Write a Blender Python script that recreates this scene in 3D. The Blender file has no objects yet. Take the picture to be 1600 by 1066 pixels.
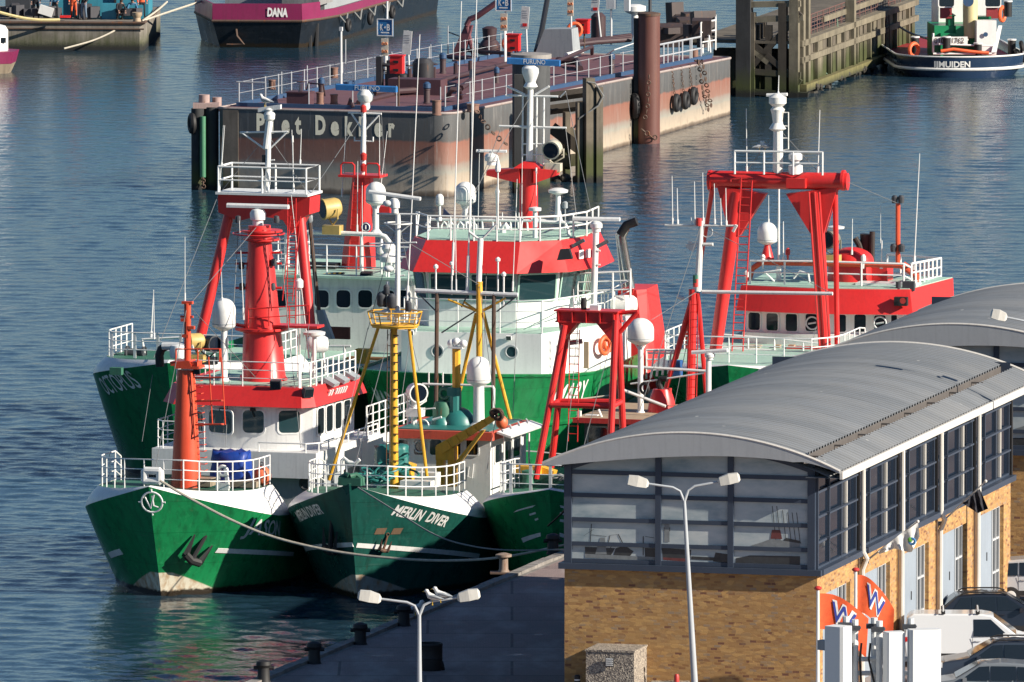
import bpy, bmesh, math, random
from mathutils import Vector, Matrix
R = math.radians
random.seed(7)
V = Vector
F = 22000.0; CAMH = 63.0; PITCH = 0.1
CP, SP = math.cos(PITCH), math.sin(PITCH)
scene = bpy.context.scene
col = scene.collection

# ---------------------------------------------------------------- survey: photograph coordinates -> metres
def ray(u, v):
    r = (u-800)/F; t = -(v-533)/F
    return V((r, CP+t*SP, -SP+t*CP))
def onY(u, v, Y):
    d = ray(u, v); return V((0, 0, CAMH))+d*(Y/d.y)
def onZ(u, v, z=0.0):
    d = ray(u, v); return V((0, 0, CAMH))+d*((z-CAMH)/d.z)

class Frame:
    """local frame: x to the viewer's right across, a (=y) away along the axis, z up"""
    def __init__(s, o, phi):
        s.o = V(o); s.phi = R(phi); c, n = math.cos(s.phi), math.sin(s.phi)
        s.ex = V((c, -n, 0)); s.ea = V((n, c, 0))
    def loc(s, w):
        r = w-s.o; return V((r.dot(s.ex), r.dot(s.ea), r.z))
    def world(s, p):
        return s.o+s.ex*p[0]+s.ea*p[1]+V((0, 0, p[2]))
    def p(s, u, v, a):                       # on the cross plane a
        c = V((0, 0, CAMH)); d = ray(u, v)
        k = (a-(c-s.o).dot(s.ea))/d.dot(s.ea); return s.loc(c+d*k)
    def px(s, u, v, x):                      # on the lengthwise plane x
        c = V((0, 0, CAMH)); d = ray(u, v)
        k = (x-(c-s.o).dot(s.ex))/d.dot(s.ex); return s.loc(c+d*k)
    def pz(s, u, v, z):                      # on the level z
        return s.loc(onZ(u, v, z+s.o.z))
    def face(s, u, v, A, B):                 # on the upright plane through plan points A, B
        A = V((A[0], A[1], 0)); B = V((B[0], B[1], 0)); t = (B-A).normalized(); n = V((t.y, -t.x, 0))
        c = s.loc(V((0, 0, CAMH))); d = ray(u, v); dl = V((d.dot(s.ex), d.dot(s.ea), d.z))
        k = (A-c).dot(n)/dl.dot(n); return c+dl*k

# ---------------------------------------------------------------- materials
MATS = {}
def nodes(name):
    m = bpy.data.materials.new(name); m.use_nodes = True
    nt = m.node_tree; b = nt.nodes['Principled BSDF']; return m, nt, b
def N(nt, t, **k):
    n = nt.nodes.new(t)
    for a, b in k.items():
        if a in n.inputs: n.inputs[a].default_value = b
        else: setattr(n, a, b)
    return n
def ramp(nt, fac, stops):
    r = nt.nodes.new('ShaderNodeValToRGB'); e = r.color_ramp.elements
    e[0].position, e[0].color = stops[0][0], stops[0][1]; e[1].position, e[1].color = stops[-1][0], stops[-1][1]
    for p, c in stops[1:-1]:
        x = e.new(p); x.color = c
    nt.links.new(fac, r.inputs[0]); return r.outputs[0]
def g4(v): return (v, v, v, 1)
def mixc(nt, f, a, b, blend='MIX'):
    n = nt.nodes.new('ShaderNodeMix'); n.data_type = 'RGBA'; n.blend_type = blend
    for s, i in ((f, 0), (a, 6), (b, 7)):
        if hasattr(s, 'is_linked'): nt.links.new(s, n.inputs[i])
        elif i == 0: n.inputs[0].default_value = s
        else: n.inputs[i].default_value = (*s[:3], 1)
    return n.outputs[2]
def math_(nt, op, a, b=0.0, c=0.0, clamp=False):
    n = nt.nodes.new('ShaderNodeMath'); n.operation = op; n.use_clamp = clamp
    for i, s in enumerate((a, b, c)):
        if hasattr(s, 'is_linked'): nt.links.new(s, n.inputs[i])
        else: n.inputs[i].default_value = s
    return n.outputs[0]
def coords(nt, scale=(1, 1, 1), out='Object'):
    t = nt.nodes.new('ShaderNodeTexCoord'); mp = nt.nodes.new('ShaderNodeMapping')
    mp.inputs['Scale'].default_value = scale; nt.links.new(t.outputs[out], mp.inputs[0]); return mp.outputs[0]
def noise(nt, vec, scale, detail=4, rough=.55):
    n = N(nt, 'ShaderNodeTexNoise', Scale=scale, Detail=detail, Roughness=rough); nt.links.new(vec, n.inputs['Vector']); return n.outputs[0]
def bump(nt, b, h, strength=.3, dist=.02):
    n = N(nt, 'ShaderNodeBump', Strength=strength, Distance=dist); nt.links.new(h, n.inputs['Height'])
    nt.links.new(n.outputs[0], b.inputs['Normal']); return n

RUST = (.17, .06, .018)
def paint(name, c, rough=.42, grime=.28, rust=.0, metal=0., bmp=.06, streak=True):
    """painted steel: weathered tone, vertical dirt runs, rust breaking through"""
    if name in MATS: return MATS[name]
    m, nt, b = nodes(name)
    big = noise(nt, coords(nt), .7, 5); fine = noise(nt, coords(nt), 9, 3)
    run = noise(nt, coords(nt, (5, 5, .35)), 1.6, 4, .6)
    dark = tuple(x*.55 for x in c); pale = tuple(min(.9, x*1.12+.01) for x in c)
    k = mixc(nt, math_(nt, 'MULTIPLY', ramp(nt, big, [(.3, g4(0)), (.75, g4(1))]), .5), c, pale)
    if streak:
        k = mixc(nt, math_(nt, 'MULTIPLY', ramp(nt, run, [(.48, g4(0)), (.8, g4(1))]), grime*1.6), k, tuple(x*.5+.012 for x in c))
    k = mixc(nt, math_(nt, 'MULTIPLY', ramp(nt, fine, [(.5, g4(0)), (.85, g4(1))]), grime), k, dark)
    if rust:
        r = noise(nt, coords(nt, (3.2, 3.2, .5)), 1.3, 7, .68)
        k = mixc(nt, ramp(nt, r, [(.66-rust*.22, g4(0)), (.76-rust*.2, g4(.85))]), k, RUST)
    nt.links.new(k, b.inputs['Base Color'])
    rr = ramp(nt, big, [(.2, g4(max(.05, rough-.12))), (.8, g4(min(1, rough+.14)))])
    nt.links.new(rr, b.inputs['Roughness']); b.inputs['Metallic'].default_value = metal
    if bmp: bump(nt, b, big, bmp, .05)
    MATS[name] = m; return m
def plain(name, c, rough=.5, metal=0., spec=.5):
    if name in MATS: return MATS[name]
    m, nt, b = nodes(name)
    f = noise(nt, coords(nt), 6, 4)
    k = mixc(nt, ramp(nt, f, [(.3, g4(0)), (.75, g4(1))]), tuple(x*.8 for x in c), tuple(min(.95, x*1.1) for x in c))
    nt.links.new(k, b.inputs['Base Color']); b.inputs['Roughness'].default_value = rough; b.inputs['Metallic'].default_value = metal
    b.inputs['Specular IOR Level'].default_value = spec
    MATS[name] = m; return m

# ---------------------------------------------------------------- objects
def tag(o, label=None, cat=None, group=None, kind=None):
    if label: o['label'] = label
    if cat: o['category'] = cat
    if group: o['group'] = group
    if kind: o['kind'] = kind
    return o
def thing(name, label, cat, loc=(0, 0, 0), rotz=0., group=None):
    o = bpy.data.objects.new(name, None); col.objects.link(o); o.empty_display_size = .3
    o.location = loc; o.rotation_euler = (0, 0, rotz); return tag(o, label, cat, group)
def shipthing(name, label, cat, fr, group=None):
    return thing(name, label, cat, fr.o, -fr.phi, group)
def copy_tree(o, parent=None):
    c = o.copy(); col.objects.link(c)
    if parent is not None: c.parent = parent
    for ch in o.children: copy_tree(ch, c)
    return c

def basis(d):
    d = V(d).normalized(); u = V((0, 0, 1)) if abs(d.z) < .9 else V((1, 0, 0))
    a = d.cross(u).normalized(); return a, a.cross(d).normalized() if False else d.cross(a).normalized(), d

class MB:
    def __init__(s): s.v = []; s.f = []; s.mi = []; s.cur = 0; s.seg = []
    def add(s, vs, fs):
        n = len(s.v); s.v += [tuple(p) for p in vs]; s.seg.append((n, len(s.v), len(s.f), len(s.f)+len(fs)))
        for f in fs: s.f.append(tuple(i+n for i in f)); s.mi.append(s.cur)
        return s
    def quad(s, *p): return s.add(p, [tuple(range(len(p)))])
    def box(s, c, d, rz=0., rx=0., ry=0.):
        c = V(c); M = Matrix.Rotation(rz, 3, 'Z') @ Matrix.Rotation(ry, 3, 'Y') @ Matrix.Rotation(rx, 3, 'X')
        vs = [c+M @ V((x*d[0]/2, y*d[1]/2, z*d[2]/2)) for z in (-1, 1) for y in (-1, 1) for x in (-1, 1)]
        return s.add(vs, [(0, 2, 3, 1), (4, 5, 7, 6), (0, 1, 5, 4), (2, 6, 7, 3), (0, 4, 6, 2), (1, 3, 7, 5)])
    def tube(s, p, q, r, r2=None, n=8, cap=True):
        p = V(p); q = V(q); r2 = r if r2 is None else r2
        if (q-p).length < 1e-6: return s
        a, b, d = basis(q-p)
        vs = []
        for c, rr in ((p, r), (q, r2)):
            for i in range(n):
                t = 2*math.pi*i/n; vs.append(c+a*math.cos(t)*rr+b*math.sin(t)*rr)
        fs = [(i, (i+1) % n, n+(i+1) % n, n+i) for i in range(n)]
        if cap: fs += [tuple(range(n-1, -1, -1)), tuple(range(n, 2*n))]
        return s.add(vs, fs)
    def path(s, pts, r, n=6):
        pts = [V(p) for p in pts]; m = len(pts); rings = []; a = None
        for i, p in enumerate(pts):
            d = ((pts[min(i+1, m-1)]-p).normalized()+(p-pts[max(i-1, 0)]).normalized())
            if d.length < 1e-6: d = V((0, 0, 1))
            d.normalize()
            if a is None: a = basis(d)[0]
            a = (a-d*a.dot(d)).normalized(); b = d.cross(a)
            rr = r[i] if isinstance(r, (list, tuple)) else r
            rings.append([p+a*math.cos(2*math.pi*k/n)*rr+b*math.sin(2*math.pi*k/n)*rr for k in range(n)])
        vs = [q for rg in rings for q in rg]
        fs = [(i*n+k, i*n+(k+1) % n, (i+1)*n+(k+1) % n, (i+1)*n+k) for i in range(m-1) for k in range(n)]
        fs += [tuple(range(n-1, -1, -1)), tuple((m-1)*n+k for k in range(n))]
        return s.add(vs, fs)
    def lathe(s, o, prof, n=16, ax=(0, 0, 1)):
        o = V(o); a, b, d = basis(ax); vs = []
        for r, h in prof:
            for k in range(n):
                t = 2*math.pi*k/n; vs.append(o+d*h+a*math.cos(t)*r+b*math.sin(t)*r)
        m = len(prof)
        fs = [(i*n+k, i*n+(k+1) % n, (i+1)*n+(k+1) % n, (i+1)*n+k) for i in range(m-1) for k in range(n)]
        fs += [tuple(range(n-1, -1, -1)), tuple((m-1)*n+k for k in range(n))]
        return s.add(vs, fs)
    def ball(s, c, r, n=12, sc=(1, 1, 1)):
        c = V(c); vs = []; m = n//2+1
        for i in range(1, m):
            t = math.pi*i/m
            for k in range(n):
                u = 2*math.pi*k/n; vs.append(c+V((math.sin(t)*math.cos(u)*r*sc[0], math.sin(t)*math.sin(u)*r*sc[1], math.cos(t)*r*sc[2])))
        b = len(vs); vs += [c+V((0, 0, r*sc[2])), c-V((0, 0, r*sc[2]))]
        fs = [(i*n+k, (i+1)*n+k, (i+1)*n+(k+1) % n, i*n+(k+1) % n) for i in range(m-2) for k in range(n)]
        fs += [(b, k, (k+1) % n) for k in range(n)]+[(b+1, (m-2)*n+(k+1) % n, (m-2)*n+k) for k in range(n)]
        return s.add(vs, fs)
    def torus(s, c, R1, r, ax=(0, 0, 1), n=20, k=8):
        a, b, d = basis(ax); c = V(c)
        vs = []; 
        for i in range(n):
            t = 2*math.pi*i/n; e = a*math.cos(t)+b*math.sin(t)
            for j in range(k):
                w = 2*math.pi*j/k; vs.append(c+e*(R1+r*math.cos(w))+d*r*math.sin(w))
        return s.add(vs, [(i*k+j, ((i+1) % n)*k+j, ((i+1) % n)*k+(j+1) % k, i*k+(j+1) % k) for i in range(n) for j in range(k)])
    def prism(s, poly, ext):
        """closed polygon (3-D points) pushed along ext"""
        poly = [V(p) for p in poly]; e = V(ext); n = len(poly)
        vs = poly+[p+e for p in poly]
        fs = [tuple(range(n-1, -1, -1)), tuple(range(n, 2*n))]+[(i, (i+1) % n, n+(i+1) % n, n+i) for i in range(n)]
        return s.add(vs, fs)
    def loft(s, A, B, cap=True):
        n = len(A); fs = [(i, (i+1) % n, n+(i+1) % n, n+i) for i in range(n)]
        if cap: fs += [tuple(range(n-1, -1, -1)), tuple(range(n, 2*n))]
        return s.add(list(A)+list(B), fs)
    def grid(s, rows, flip=False):
        m = len(rows); n = len(rows[0]); vs = [p for r in rows for p in r]
        fs = [(i*n+j, i*n+j+1, (i+1)*n+j+1, (i+1)*n+j) for i in range(m-1) for j in range(n-1)]
        if flip: fs = [f[::-1] for f in fs]
        return s.add(vs, fs)
    def rail(s, pts, h=1.05, rails=3, sp=1.0, r=.025, rp=None, up=(0, 0, 1), close=False, flat=False):
        """railing along base points"""
        pts = [V(p) for p in pts]; up = V(up)
        if close: pts = pts+[pts[0]]
        for i in range(rails):
            z = h*(i+1)/rails; s.path([p+up*z for p in pts], r if i == rails-1 else r*.75, 6)
        for i in range(len(pts)-1):
            L = (pts[i+1]-pts[i]).length; k = max(1, round(L/sp))
            for j in range(k+(1 if i == len(pts)-2 and not close else 0)):
                q = pts[i].lerp(pts[i+1], j/k)
                if flat:
                    d = (pts[i+1]-pts[i]).normalized(); s.box(q+up*h/2, (.12, .03, h), math.atan2(d.y, d.x))
                else: s.tube(q, q+up*h, rp or r, n=6)
        return s
    def ladder(s, p, q, side, w=.4, step=.3, r=.02):
        p = V(p); q = V(q); e = V(side).normalized()*w/2
        s.tube(p-e, q-e, r, n=6); s.tube(p+e, q+e, r, n=6)
        L = (q-p).length; k = int(L/step)
        for i in range(1, k+1):
            c = p.lerp(q, i/(k+.5)); s.tube(c-e, c+e, r*.8, n=5)
        return s
    def clusters(s, tol=.06):
        """groups of pieces that touch one another"""
        bb = []
        for a, b, _, _ in s.seg:
            q = s.v[a:b]; bb.append([min(p[k] for p in q)-tol for k in range(3)]+[max(p[k] for p in q)+tol for k in range(3)])
        g = list(range(len(bb)))
        def root(i):
            while g[i] != i: i = g[i]
            return i
        for i in range(len(bb)):
            for j in range(i):
                if all(bb[i][k] <= bb[j][k+3] and bb[j][k] <= bb[i][k+3] for k in range(3)): g[root(i)] = root(j)
        out = {}
        for i in range(len(bb)): out.setdefault(root(i), []).append(i)
        return list(out.values())
    def build(s, name, m, parent=None, smooth=35):
        if parent is not None and 1 < len(s.seg) < 90 and not any(k in name for k in ('letter', 'numeral', 'text', 'print', 'pane', 'sheet', 'glazing', 'slash', 'soffit', 'window', 'gutter', 'band', 'coaming', 'hull', 'wall', 'vent', 'seam', 'eyes', 'legs', 'border', 'cluster')):
            cl = s.clusters()
            if 1 < len(cl) < 14:
                first = None
                for c in cl:
                    q = MB()
                    for i in c:
                        a, b, fa, fb = s.seg[i]; q.v_off = len(q.v); q.add(s.v[a:b], [tuple(k-a for k in f) for f in s.f[fa:fb]])
                        for k in range(fb-fa): q.mi[len(q.mi)-(fb-fa)+k] = s.mi[fa+k]
                    o = q.build1(name, m, parent, smooth); first = first or o
                return first
        return s.build1(name, m, parent, smooth)
    def build1(s, name, m, parent=None, smooth=35):
        me = bpy.data.meshes.new(name); me.from_pydata(s.v, [], s.f)
        mm = m if isinstance(m, (list, tuple)) else [m]
        for x in mm: me.materials.append(x)
        if len(mm) > 1: me.polygons.foreach_set('material_index', s.mi)
        bm = bmesh.new(); bm.from_mesh(me); bmesh.ops.recalc_face_normals(bm, faces=bm.faces); bm.to_mesh(me); bm.free()
        if smooth:
            me.shade_smooth(); me.set_sharp_from_angle(angle=R(smooth))
        o = bpy.data.objects.new(name, me); col.objects.link(o)
        if parent is not None: o.parent = parent
        return o

def text_mesh(body, bold=.0, shear=0.):
    """lettering from the built-in font: (verts, faces) in x,y with the cap height scaled to 1, plus the width"""
    cu = bpy.data.curves.new('lettering', 'FONT'); cu.body = body; cu.offset = bold; cu.shear = shear; cu.resolution_u = 3
    o = bpy.data.objects.new('lettering', cu); col.objects.link(o)
    dg = bpy.context.evaluated_depsgraph_get(); me = bpy.data.meshes.new_from_object(o.evaluated_get(dg))
    vs = [v.co.copy() for v in me.vertices]; fs = [tuple(p.vertices) for p in me.polygons]
    bpy.data.objects.remove(o); bpy.data.curves.remove(cu); bpy.data.meshes.remove(me)
    x0 = min(v.x for v in vs); x1 = max(v.x for v in vs); cap = .69
    vs = [V(((v.x-x0)/cap, v.y/cap, 0)) for v in vs]
    return vs, fs, (x1-x0)/cap
def text_on(body, o, ux, uy, h, width=None, bold=.02, shear=0., off=0.):
    """flat lettering: o lower-left corner, ux/uy unit directions, h cap height; returns MB"""
    vs, fs, w = text_mesh(body, bold, shear); k = h if width is None else width/w
    o = V(o); ux = V(ux); uy = V(uy); n = ux.cross(uy)
    mb = MB(); mb.add([o+ux*(p.x*k)+uy*(p.y*h)+n*off for p in vs], fs); return mb

# ================================================================ camera, light, air
cd = bpy.data.cameras.new('camera'); cam = bpy.data.objects.new('camera', cd); col.objects.link(cam); scene.camera = cam
cam.location = (0, 0, CAMH); cam.rotation_euler = (R(90)-PITCH, 0, 0)
cd.sensor_width = 36; cd.lens = F/1600*36; cd.clip_start = 5; cd.clip_end = 20000

SUN_AZ, SUN_EL = R(24), R(26)            # toward the viewer from due right; height
to_sun = V((math.cos(SUN_AZ)*math.cos(SUN_EL), -math.sin(SUN_AZ)*math.cos(SUN_EL), math.sin(SUN_EL)))
sl = bpy.data.lights.new('sun', 'SUN'); sl.energy = 5.0; sl.angle = R(.5); sl.color = (1, .9, .76)
so = bpy.data.objects.new('sun', sl); col.objects.link(so); so.rotation_euler = (-to_sun).to_track_quat('-Z', 'Y').to_euler(); so.location = (60, 400, 90)
w = bpy.data.worlds.new('World'); scene.world = w; w.use_nodes = True
nt = w.node_tree; bg = nt.nodes['Background']; sky = nt.nodes.new('ShaderNodeTexSky'); sky.sky_type = 'NISHITA'
sky.sun_disc = False; sky.sun_elevation = SUN_EL; sky.sun_rotation = math.atan2(to_sun.x, to_sun.y); sky.dust_density = .0; sky.ozone_density = 5; sky.air_density = 1.0
nt.links.new(sky.outputs[0], bg.inputs[0]); bg.inputs[1].default_value = .052
vs = scene.view_settings; vs.view_transform = 'Standard'; vs.look = 'None'; vs.gamma = 1; vs.exposure = 0.74; vs.use_curve_mapping = False

# ================================================================ palette
WHITE = paint('white paint', (.74, .75, .74), .38, .22, .0)
WHITE_R = paint('rusty white paint', (.74, .74, .71), .42, .3, .28)
GALV = paint('galvanised pipe', (.62, .64, .65), .4, .2)
RED = paint('red paint', (.62, .027, .026), .36, .22)
ORANGE = paint('orange red paint', (.66, .075, .03), .4, .22)
DRED = paint('dull red paint', (.5, .035, .03), .45, .35, .12)
GREEN_D = paint('green deck paint', (.03, .14, .09), .6, .4, .1)
MINT = paint('mint deck paint', (.36, .55, .46), .6, .35)
GREY = paint('grey paint', (.3, .33, .35), .5, .3)
DGREY = paint('dark grey paint', (.045, .05, .06), .5, .3)
BLACK = plain('black rubber', (.014, .014, .016), .65)
YELLOW = paint('yellow paint', (.74, .4, .035), .45, .35, .1)
OCHRE = paint('ochre lamp housing', (.5, .36, .12), .45, .25)
STEEL = plain('polished steel', (.55, .55, .54), .22, 1.)
IRON = paint('rusty iron', (.09, .055, .04), .75, .5, .5)
ROPE = plain('pale rope', (.5, .46, .38), .85)
ROPE_G = plain('grey rope', (.22, .23, .23), .85)
WIRE = plain('steel wire', (.16, .17, .18), .5)
BUOY = plain('orange buoy', (.75, .16, .07), .5)
BROWN = paint('brown deck paint', (.4, .29, .19), .7, .3)
TEAL = paint('teal machinery paint', (.02, .16, .15), .4, .3)
BLUE_T = plain('blue tarpaulin', (.01, .05, .3), .45)
FLAGW = plain('white cloth', (.7, .7, .68), .8)
def glass_mat(name, c, rough=.06):
    m, nt, b = nodes(name); b.inputs['Base Color'].default_value = (*c, 1); b.inputs['Roughness'].default_value = rough
    b.inputs['IOR'].default_value = 1.5; b.inputs['Specular IOR Level'].default_value = .7
    f = noise(nt, coords(nt), .8, 2); bump(nt, b, f, .04, .05); MATS[name] = m; return m
GLASS = glass_mat('dark window glass', (.012, .018, .024))
GLASS_B = glass_mat('blue black glass', (.008, .014, .026)); GLASS_B.node_tree.nodes['Principled BSDF'].inputs['Specular IOR Level'].default_value = .3
GLASS_T = glass_mat('wheelhouse glass', (.02, .05, .06))

# ================================================================ water
import numpy as np
def water_mat():
    m, nt, b = nodes('harbour water')
    b.inputs['Base Color'].default_value = (.015, .042, .068, 1); b.inputs['IOR'].default_value = 1.33; b.inputs['Roughness'].default_value = .07
    geo = nt.nodes.new('ShaderNodeNewGeometry')
    def vec(sc, rot=0.):
        mp = nt.nodes.new('ShaderNodeMapping'); mp.inputs['Scale'].default_value = sc; mp.inputs['Rotation'].default_value = (0, 0, rot)
        nt.links.new(geo.outputs['Position'], mp.inputs[0]); return mp.outputs[0]
    a2 = noise(nt, vec((1, .8, 1), -.3), 3.0, 3, .6); a3 = noise(nt, vec((1, 1, 1), .5), 9, 2, .6)
    h = math_(nt, 'ADD', math_(nt, 'MULTIPLY', a2, .1), math_(nt, 'MULTIPLY', a3, .025))
    bp = N(nt, 'ShaderNodeBump', Strength=.8, Distance=RIPPLE); nt.links.new(h, bp.inputs['Height']); nt.links.new(bp.outputs[0], b.inputs['Normal'])
    return m
RIPPLE = .35; SLOPE = .088
WATER = water_mat()
def make_water():
    """wind waves as real geometry over the harbour in view, flat sheet out to the horizon"""
    rs = np.random.RandomState(4); nc, y0, y1, dy = 300, 455., 850., .21; nr = int((y1-y0)/dy)
    Y = (y0+np.arange(nr)*dy)[:, None]; U = np.linspace(-1, 1, nc)[None, :]; X = U*(Y*.0364*1.12+4)+U**15*600; Yg = Y+0*X; Z = np.zeros_like(X)
    patch = np.zeros_like(X)
    for k in range(14):
        lam = rs.uniform(14, 70); th = rs.normal(0, .9); kx, ky = 2*np.pi/lam*np.sin(th)*.5, 2*np.pi/lam*np.cos(th)*.55; patch += np.cos(kx*X+ky*Yg+rs.uniform(0, 6.3))
    patch = 1+.22*np.tanh(patch/2.6)
    calm = np.interp(Yg, [600, 690, 740], [1, .62, .42])
    n = 70
    for k in range(n):
        lam = np.exp(rs.uniform(np.log(.46), np.log(2.1))); th = rs.normal(.35, .75); q = 2*np.pi/lam; amp = SLOPE*np.sqrt(2./n)/q
        Z += amp*np.cos(q*(np.sin(th)*X+np.cos(th)*Yg)+rs.uniform(0, 6.3))
    Z *= patch*calm; Z[:, [0, -1]] = -.3; Z[[0, -1], :] = -.3
    me = bpy.data.meshes.new('water'); co = np.stack([X, Yg, Z], -1).reshape(-1, 3); me.vertices.add(nr*nc); me.vertices.foreach_set('co', co.ravel())
    i = np.arange((nr-1)*(nc-1)); r, c = i//(nc-1), i % (nc-1); a = r*nc+c; q = np.stack([a, a+1, a+nc+1, a+nc], -1)
    base = nr*nc; me.vertices.add(4); me.vertices.foreach_set('co', np.concatenate([co.ravel(), [-3000, -200, -.3, 3000, -200, -.3, 3000, 6000, -.3, -3000, 6000, -.3]]))
    q = np.concatenate([q, [[base, base+1, base+2, base+3]]]); me.loops.add(q.size); me.loops.foreach_set('vertex_index', q.ravel().astype(np.int32)); me.polygons.add(len(q)); me.polygons.foreach_set('loop_start', (np.arange(len(q))*4).astype(np.int32)); me.polygons.foreach_set('loop_total', np.full(len(q), 4, np.int32))
    me.update(calc_edges=True); me.shade_smooth(); me.materials.append(WATER); o = bpy.data.objects.new('water', me); col.objects.link(o); tag(o, kind='structure')
make_water()

# ================================================================ hull surface
def lerp(a, b, t): return a+(b-a)*t
class Hull:
    def __init__(s, fr, L, B, zb, zm, ls, rake, Ed, Ew, nd=2.3, nw=1.6, flare=.86):
        s.__dict__.update(locals())
    def zd(s, a): return s.zm+(s.zb-s.zm)*math.exp(-max(a+s.rake, 0)/s.ls)
    def stem(s, t): return -s.rake*(max(t, 0)**1.15) if t >= 0 else -t*1.2
    def hb(s, a, t):
        q = a-s.stem(t)
        if q <= 0: return 0.
        c = max(0, min(t, 1.)); E = lerp(s.Ew, s.Ed, c); n = lerp(s.nw, s.nd, c)
        f = 1-(1-min(q/E, 1))**n
        k = max(0, (a-s.L*.72)/(s.L*.28)); f *= 1-.22*k*k
        return s.B/2*lerp(s.flare, 1, c)*f*(1+.04*max(0, t-1))
    def S(s, a, z, side): return V((side*s.hb(a, z/s.zd(a)), a, z))
    def nrm(s, a, z, side):
        e = .03; p = s.S(a, z, side); n = (s.S(a+e, z, side)-p).cross(s.S(a, z+e, side)-p)
        if n.length < 1e-9: return V((side, 0, 0))
        n.normalize(); return n if n.x*side >= 0 else -n
    def hit(s, u, v, side):
        a = -s.rake-.3; pv = None
        while a < s.L:
            p = s.fr.p(u, v, a); g = side*p.x-s.hb(a, p.z/s.zd(a))
            if g <= 0 and p.z < s.zd(a)*1.15 and s.hb(a, p.z/s.zd(a)) > 0: return a, p.z
            a += .02
        return None
    def mesh(s, mat, parent, name='hull', cut=None):
        mb = MB(); na = 46; nz = 12
        for side in (1, -1):
            rows = []
            for i in range(nz+1):
                t = lerp(-.35, 1, i/nz); row = []
                for j in range(na+1):
                    a0 = s.stem(t); a = a0+(s.L-a0)*(j/na)**2.0
                    row.append((side*s.hb(a, t), a, t*s.zd(a)))
                rows.append(row)
            mb.grid(rows, side < 0)
        # transom
        n = nz+1; st = [(s.hb(s.L, lerp(-.35, 1, i/nz)), lerp(-.35, 1, i/nz)*s.zd(s.L)) for i in range(n)]
        mb.grid([[(x, s.L, z) for x, z in st], [(-x, s.L, z) for x, z in st]])
        return mb.build(name, mat, parent, 32)
    def deck(s, mat, parent, dz=-.35, a0=None, a1=None, name='deck'):
        mb = MB(); r1, r2 = [], []
        a0 = -s.rake*.8 if a0 is None else a0; a1 = s.L if a1 is None else a1
        for j in range(31):
            a = lerp(a0, a1, j/30); h = s.hb(a, 1+dz/s.zd(a))*.995; z = s.zd(a)+dz
            r1.append((-h, a, z)); r2.append((h, a, z))
        return mb.grid([r1, r2]).build(name, mat, parent)
    def strip(s, side, a0, a1, zf, w, mat, parent, name='rubbing_strake', off=.04, n=30, sharp=0.):
        mb = MB(); lo, hi, lo2, hi2 = [], [], [], []
        for j in range(n+1):
            a = lerp(a0, a1, j/n); z = zf(a) if callable(zf) else zf
            d = s.nrm(a, z, side)
            lo.append(s.S(a, z-w/2, side)-d*.02); hi.append(s.S(a, z+w/2, side)-d*.02)
            lo2.append(s.S(a, z-w/2, side)+d*off); hi2.append(s.S(a, z+w/2, side)+d*off)
        mb.grid([lo, lo2, hi2, hi])
        for k in (0, n): mb.quad(lo[k], lo2[k], hi2[k], hi[k])
        return mb.build(name, mat, parent, 30)
    def text(s, body, side, pa, pb, h, mat, parent, bold=.02, shear=0., off=.015, name='name_lettering'):
        """pa, pb: photograph points of the left and right end of the baseline; h cap height in metres"""
        A = s.hit(*pa, side); B = s.hit(*pb, side)
        if not A or not B: print('NO HIT', body, pa, A, pb, B); return None
        vs, fs, w = text_mesh(body, bold, shear); out = []
        for p in vs:
            f = p.x/w; a = lerp(A[0], B[0], f); z = lerp(A[1], B[1], f)+p.y*h
            out.append(s.S(a, z, side)+s.nrm(a, z, side)*off)
        mb = MB(); mb.add(out, fs); return mb.build(name, mat, parent, 0)
    def patch(s, side, poly, mat, parent, name, off=.012, k=6):
        """a painted panel following the plating: poly = 4 (a, z) corners"""
        (a0, z0), (a1, z1), (a2, z2), (a3, z3) = poly; rows = []
        for i in range(k+1):
            r = []
            for j in range(k+1):
                u, v = i/k, j/k
                a = lerp(lerp(a0, a1, u), lerp(a3, a2, u), v); z = lerp(lerp(z0, z1, u), lerp(z3, z2, u), v)
                r.append(s.S(a, z, side)+s.nrm(a, z, side)*off)
            rows.append(r)
        return MB().grid(rows).build(name, mat, parent, 30)
    def whaleback(s, mat, parent, a1, zt, inset, name='whaleback', n=24, tail=0., round_=3, top_mat=None):
        """rounded white bow cover between the knuckle and the forecastle deck; zt(a) top level"""
        a0 = -s.rake; mb = MB(); L_, R_ = [], []
        prof = [[], []]
        for si, side in enumerate((-1, 1)):
            rows = [[] for _ in range(round_+2)]
            for j in range(n+1):
                a = lerp(a0, a1, (j/n)**1.3); z = s.zd(a); h = s.hb(a, 1)
                T = zt(a); f = min(1., (a-a0)/1.2)
                if tail and a > a1-tail: T = lerp(T, z+.03, ((a-(a1-tail))/tail))
                for i in range(round_+2):
                    t = i/(round_+1)
                    x = h-min(h*.9, inset*f)*(t**1.9); rows[i].append((side*max(x, 0), a+.25*(1-f)*t, z+(T-z)*t))
            mb.grid(rows, side < 0); prof[si] = rows[-1]
        o = mb.build(name, mat, parent, 50)
        d = MB().grid([[V(p)-V((0, 0, .03)) for p in prof[0]], [V(p)-V((0, 0, .03)) for p in prof[1]]]).build('forecastle_deck', top_mat or GREEN_D, parent)
        return o, prof

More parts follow.
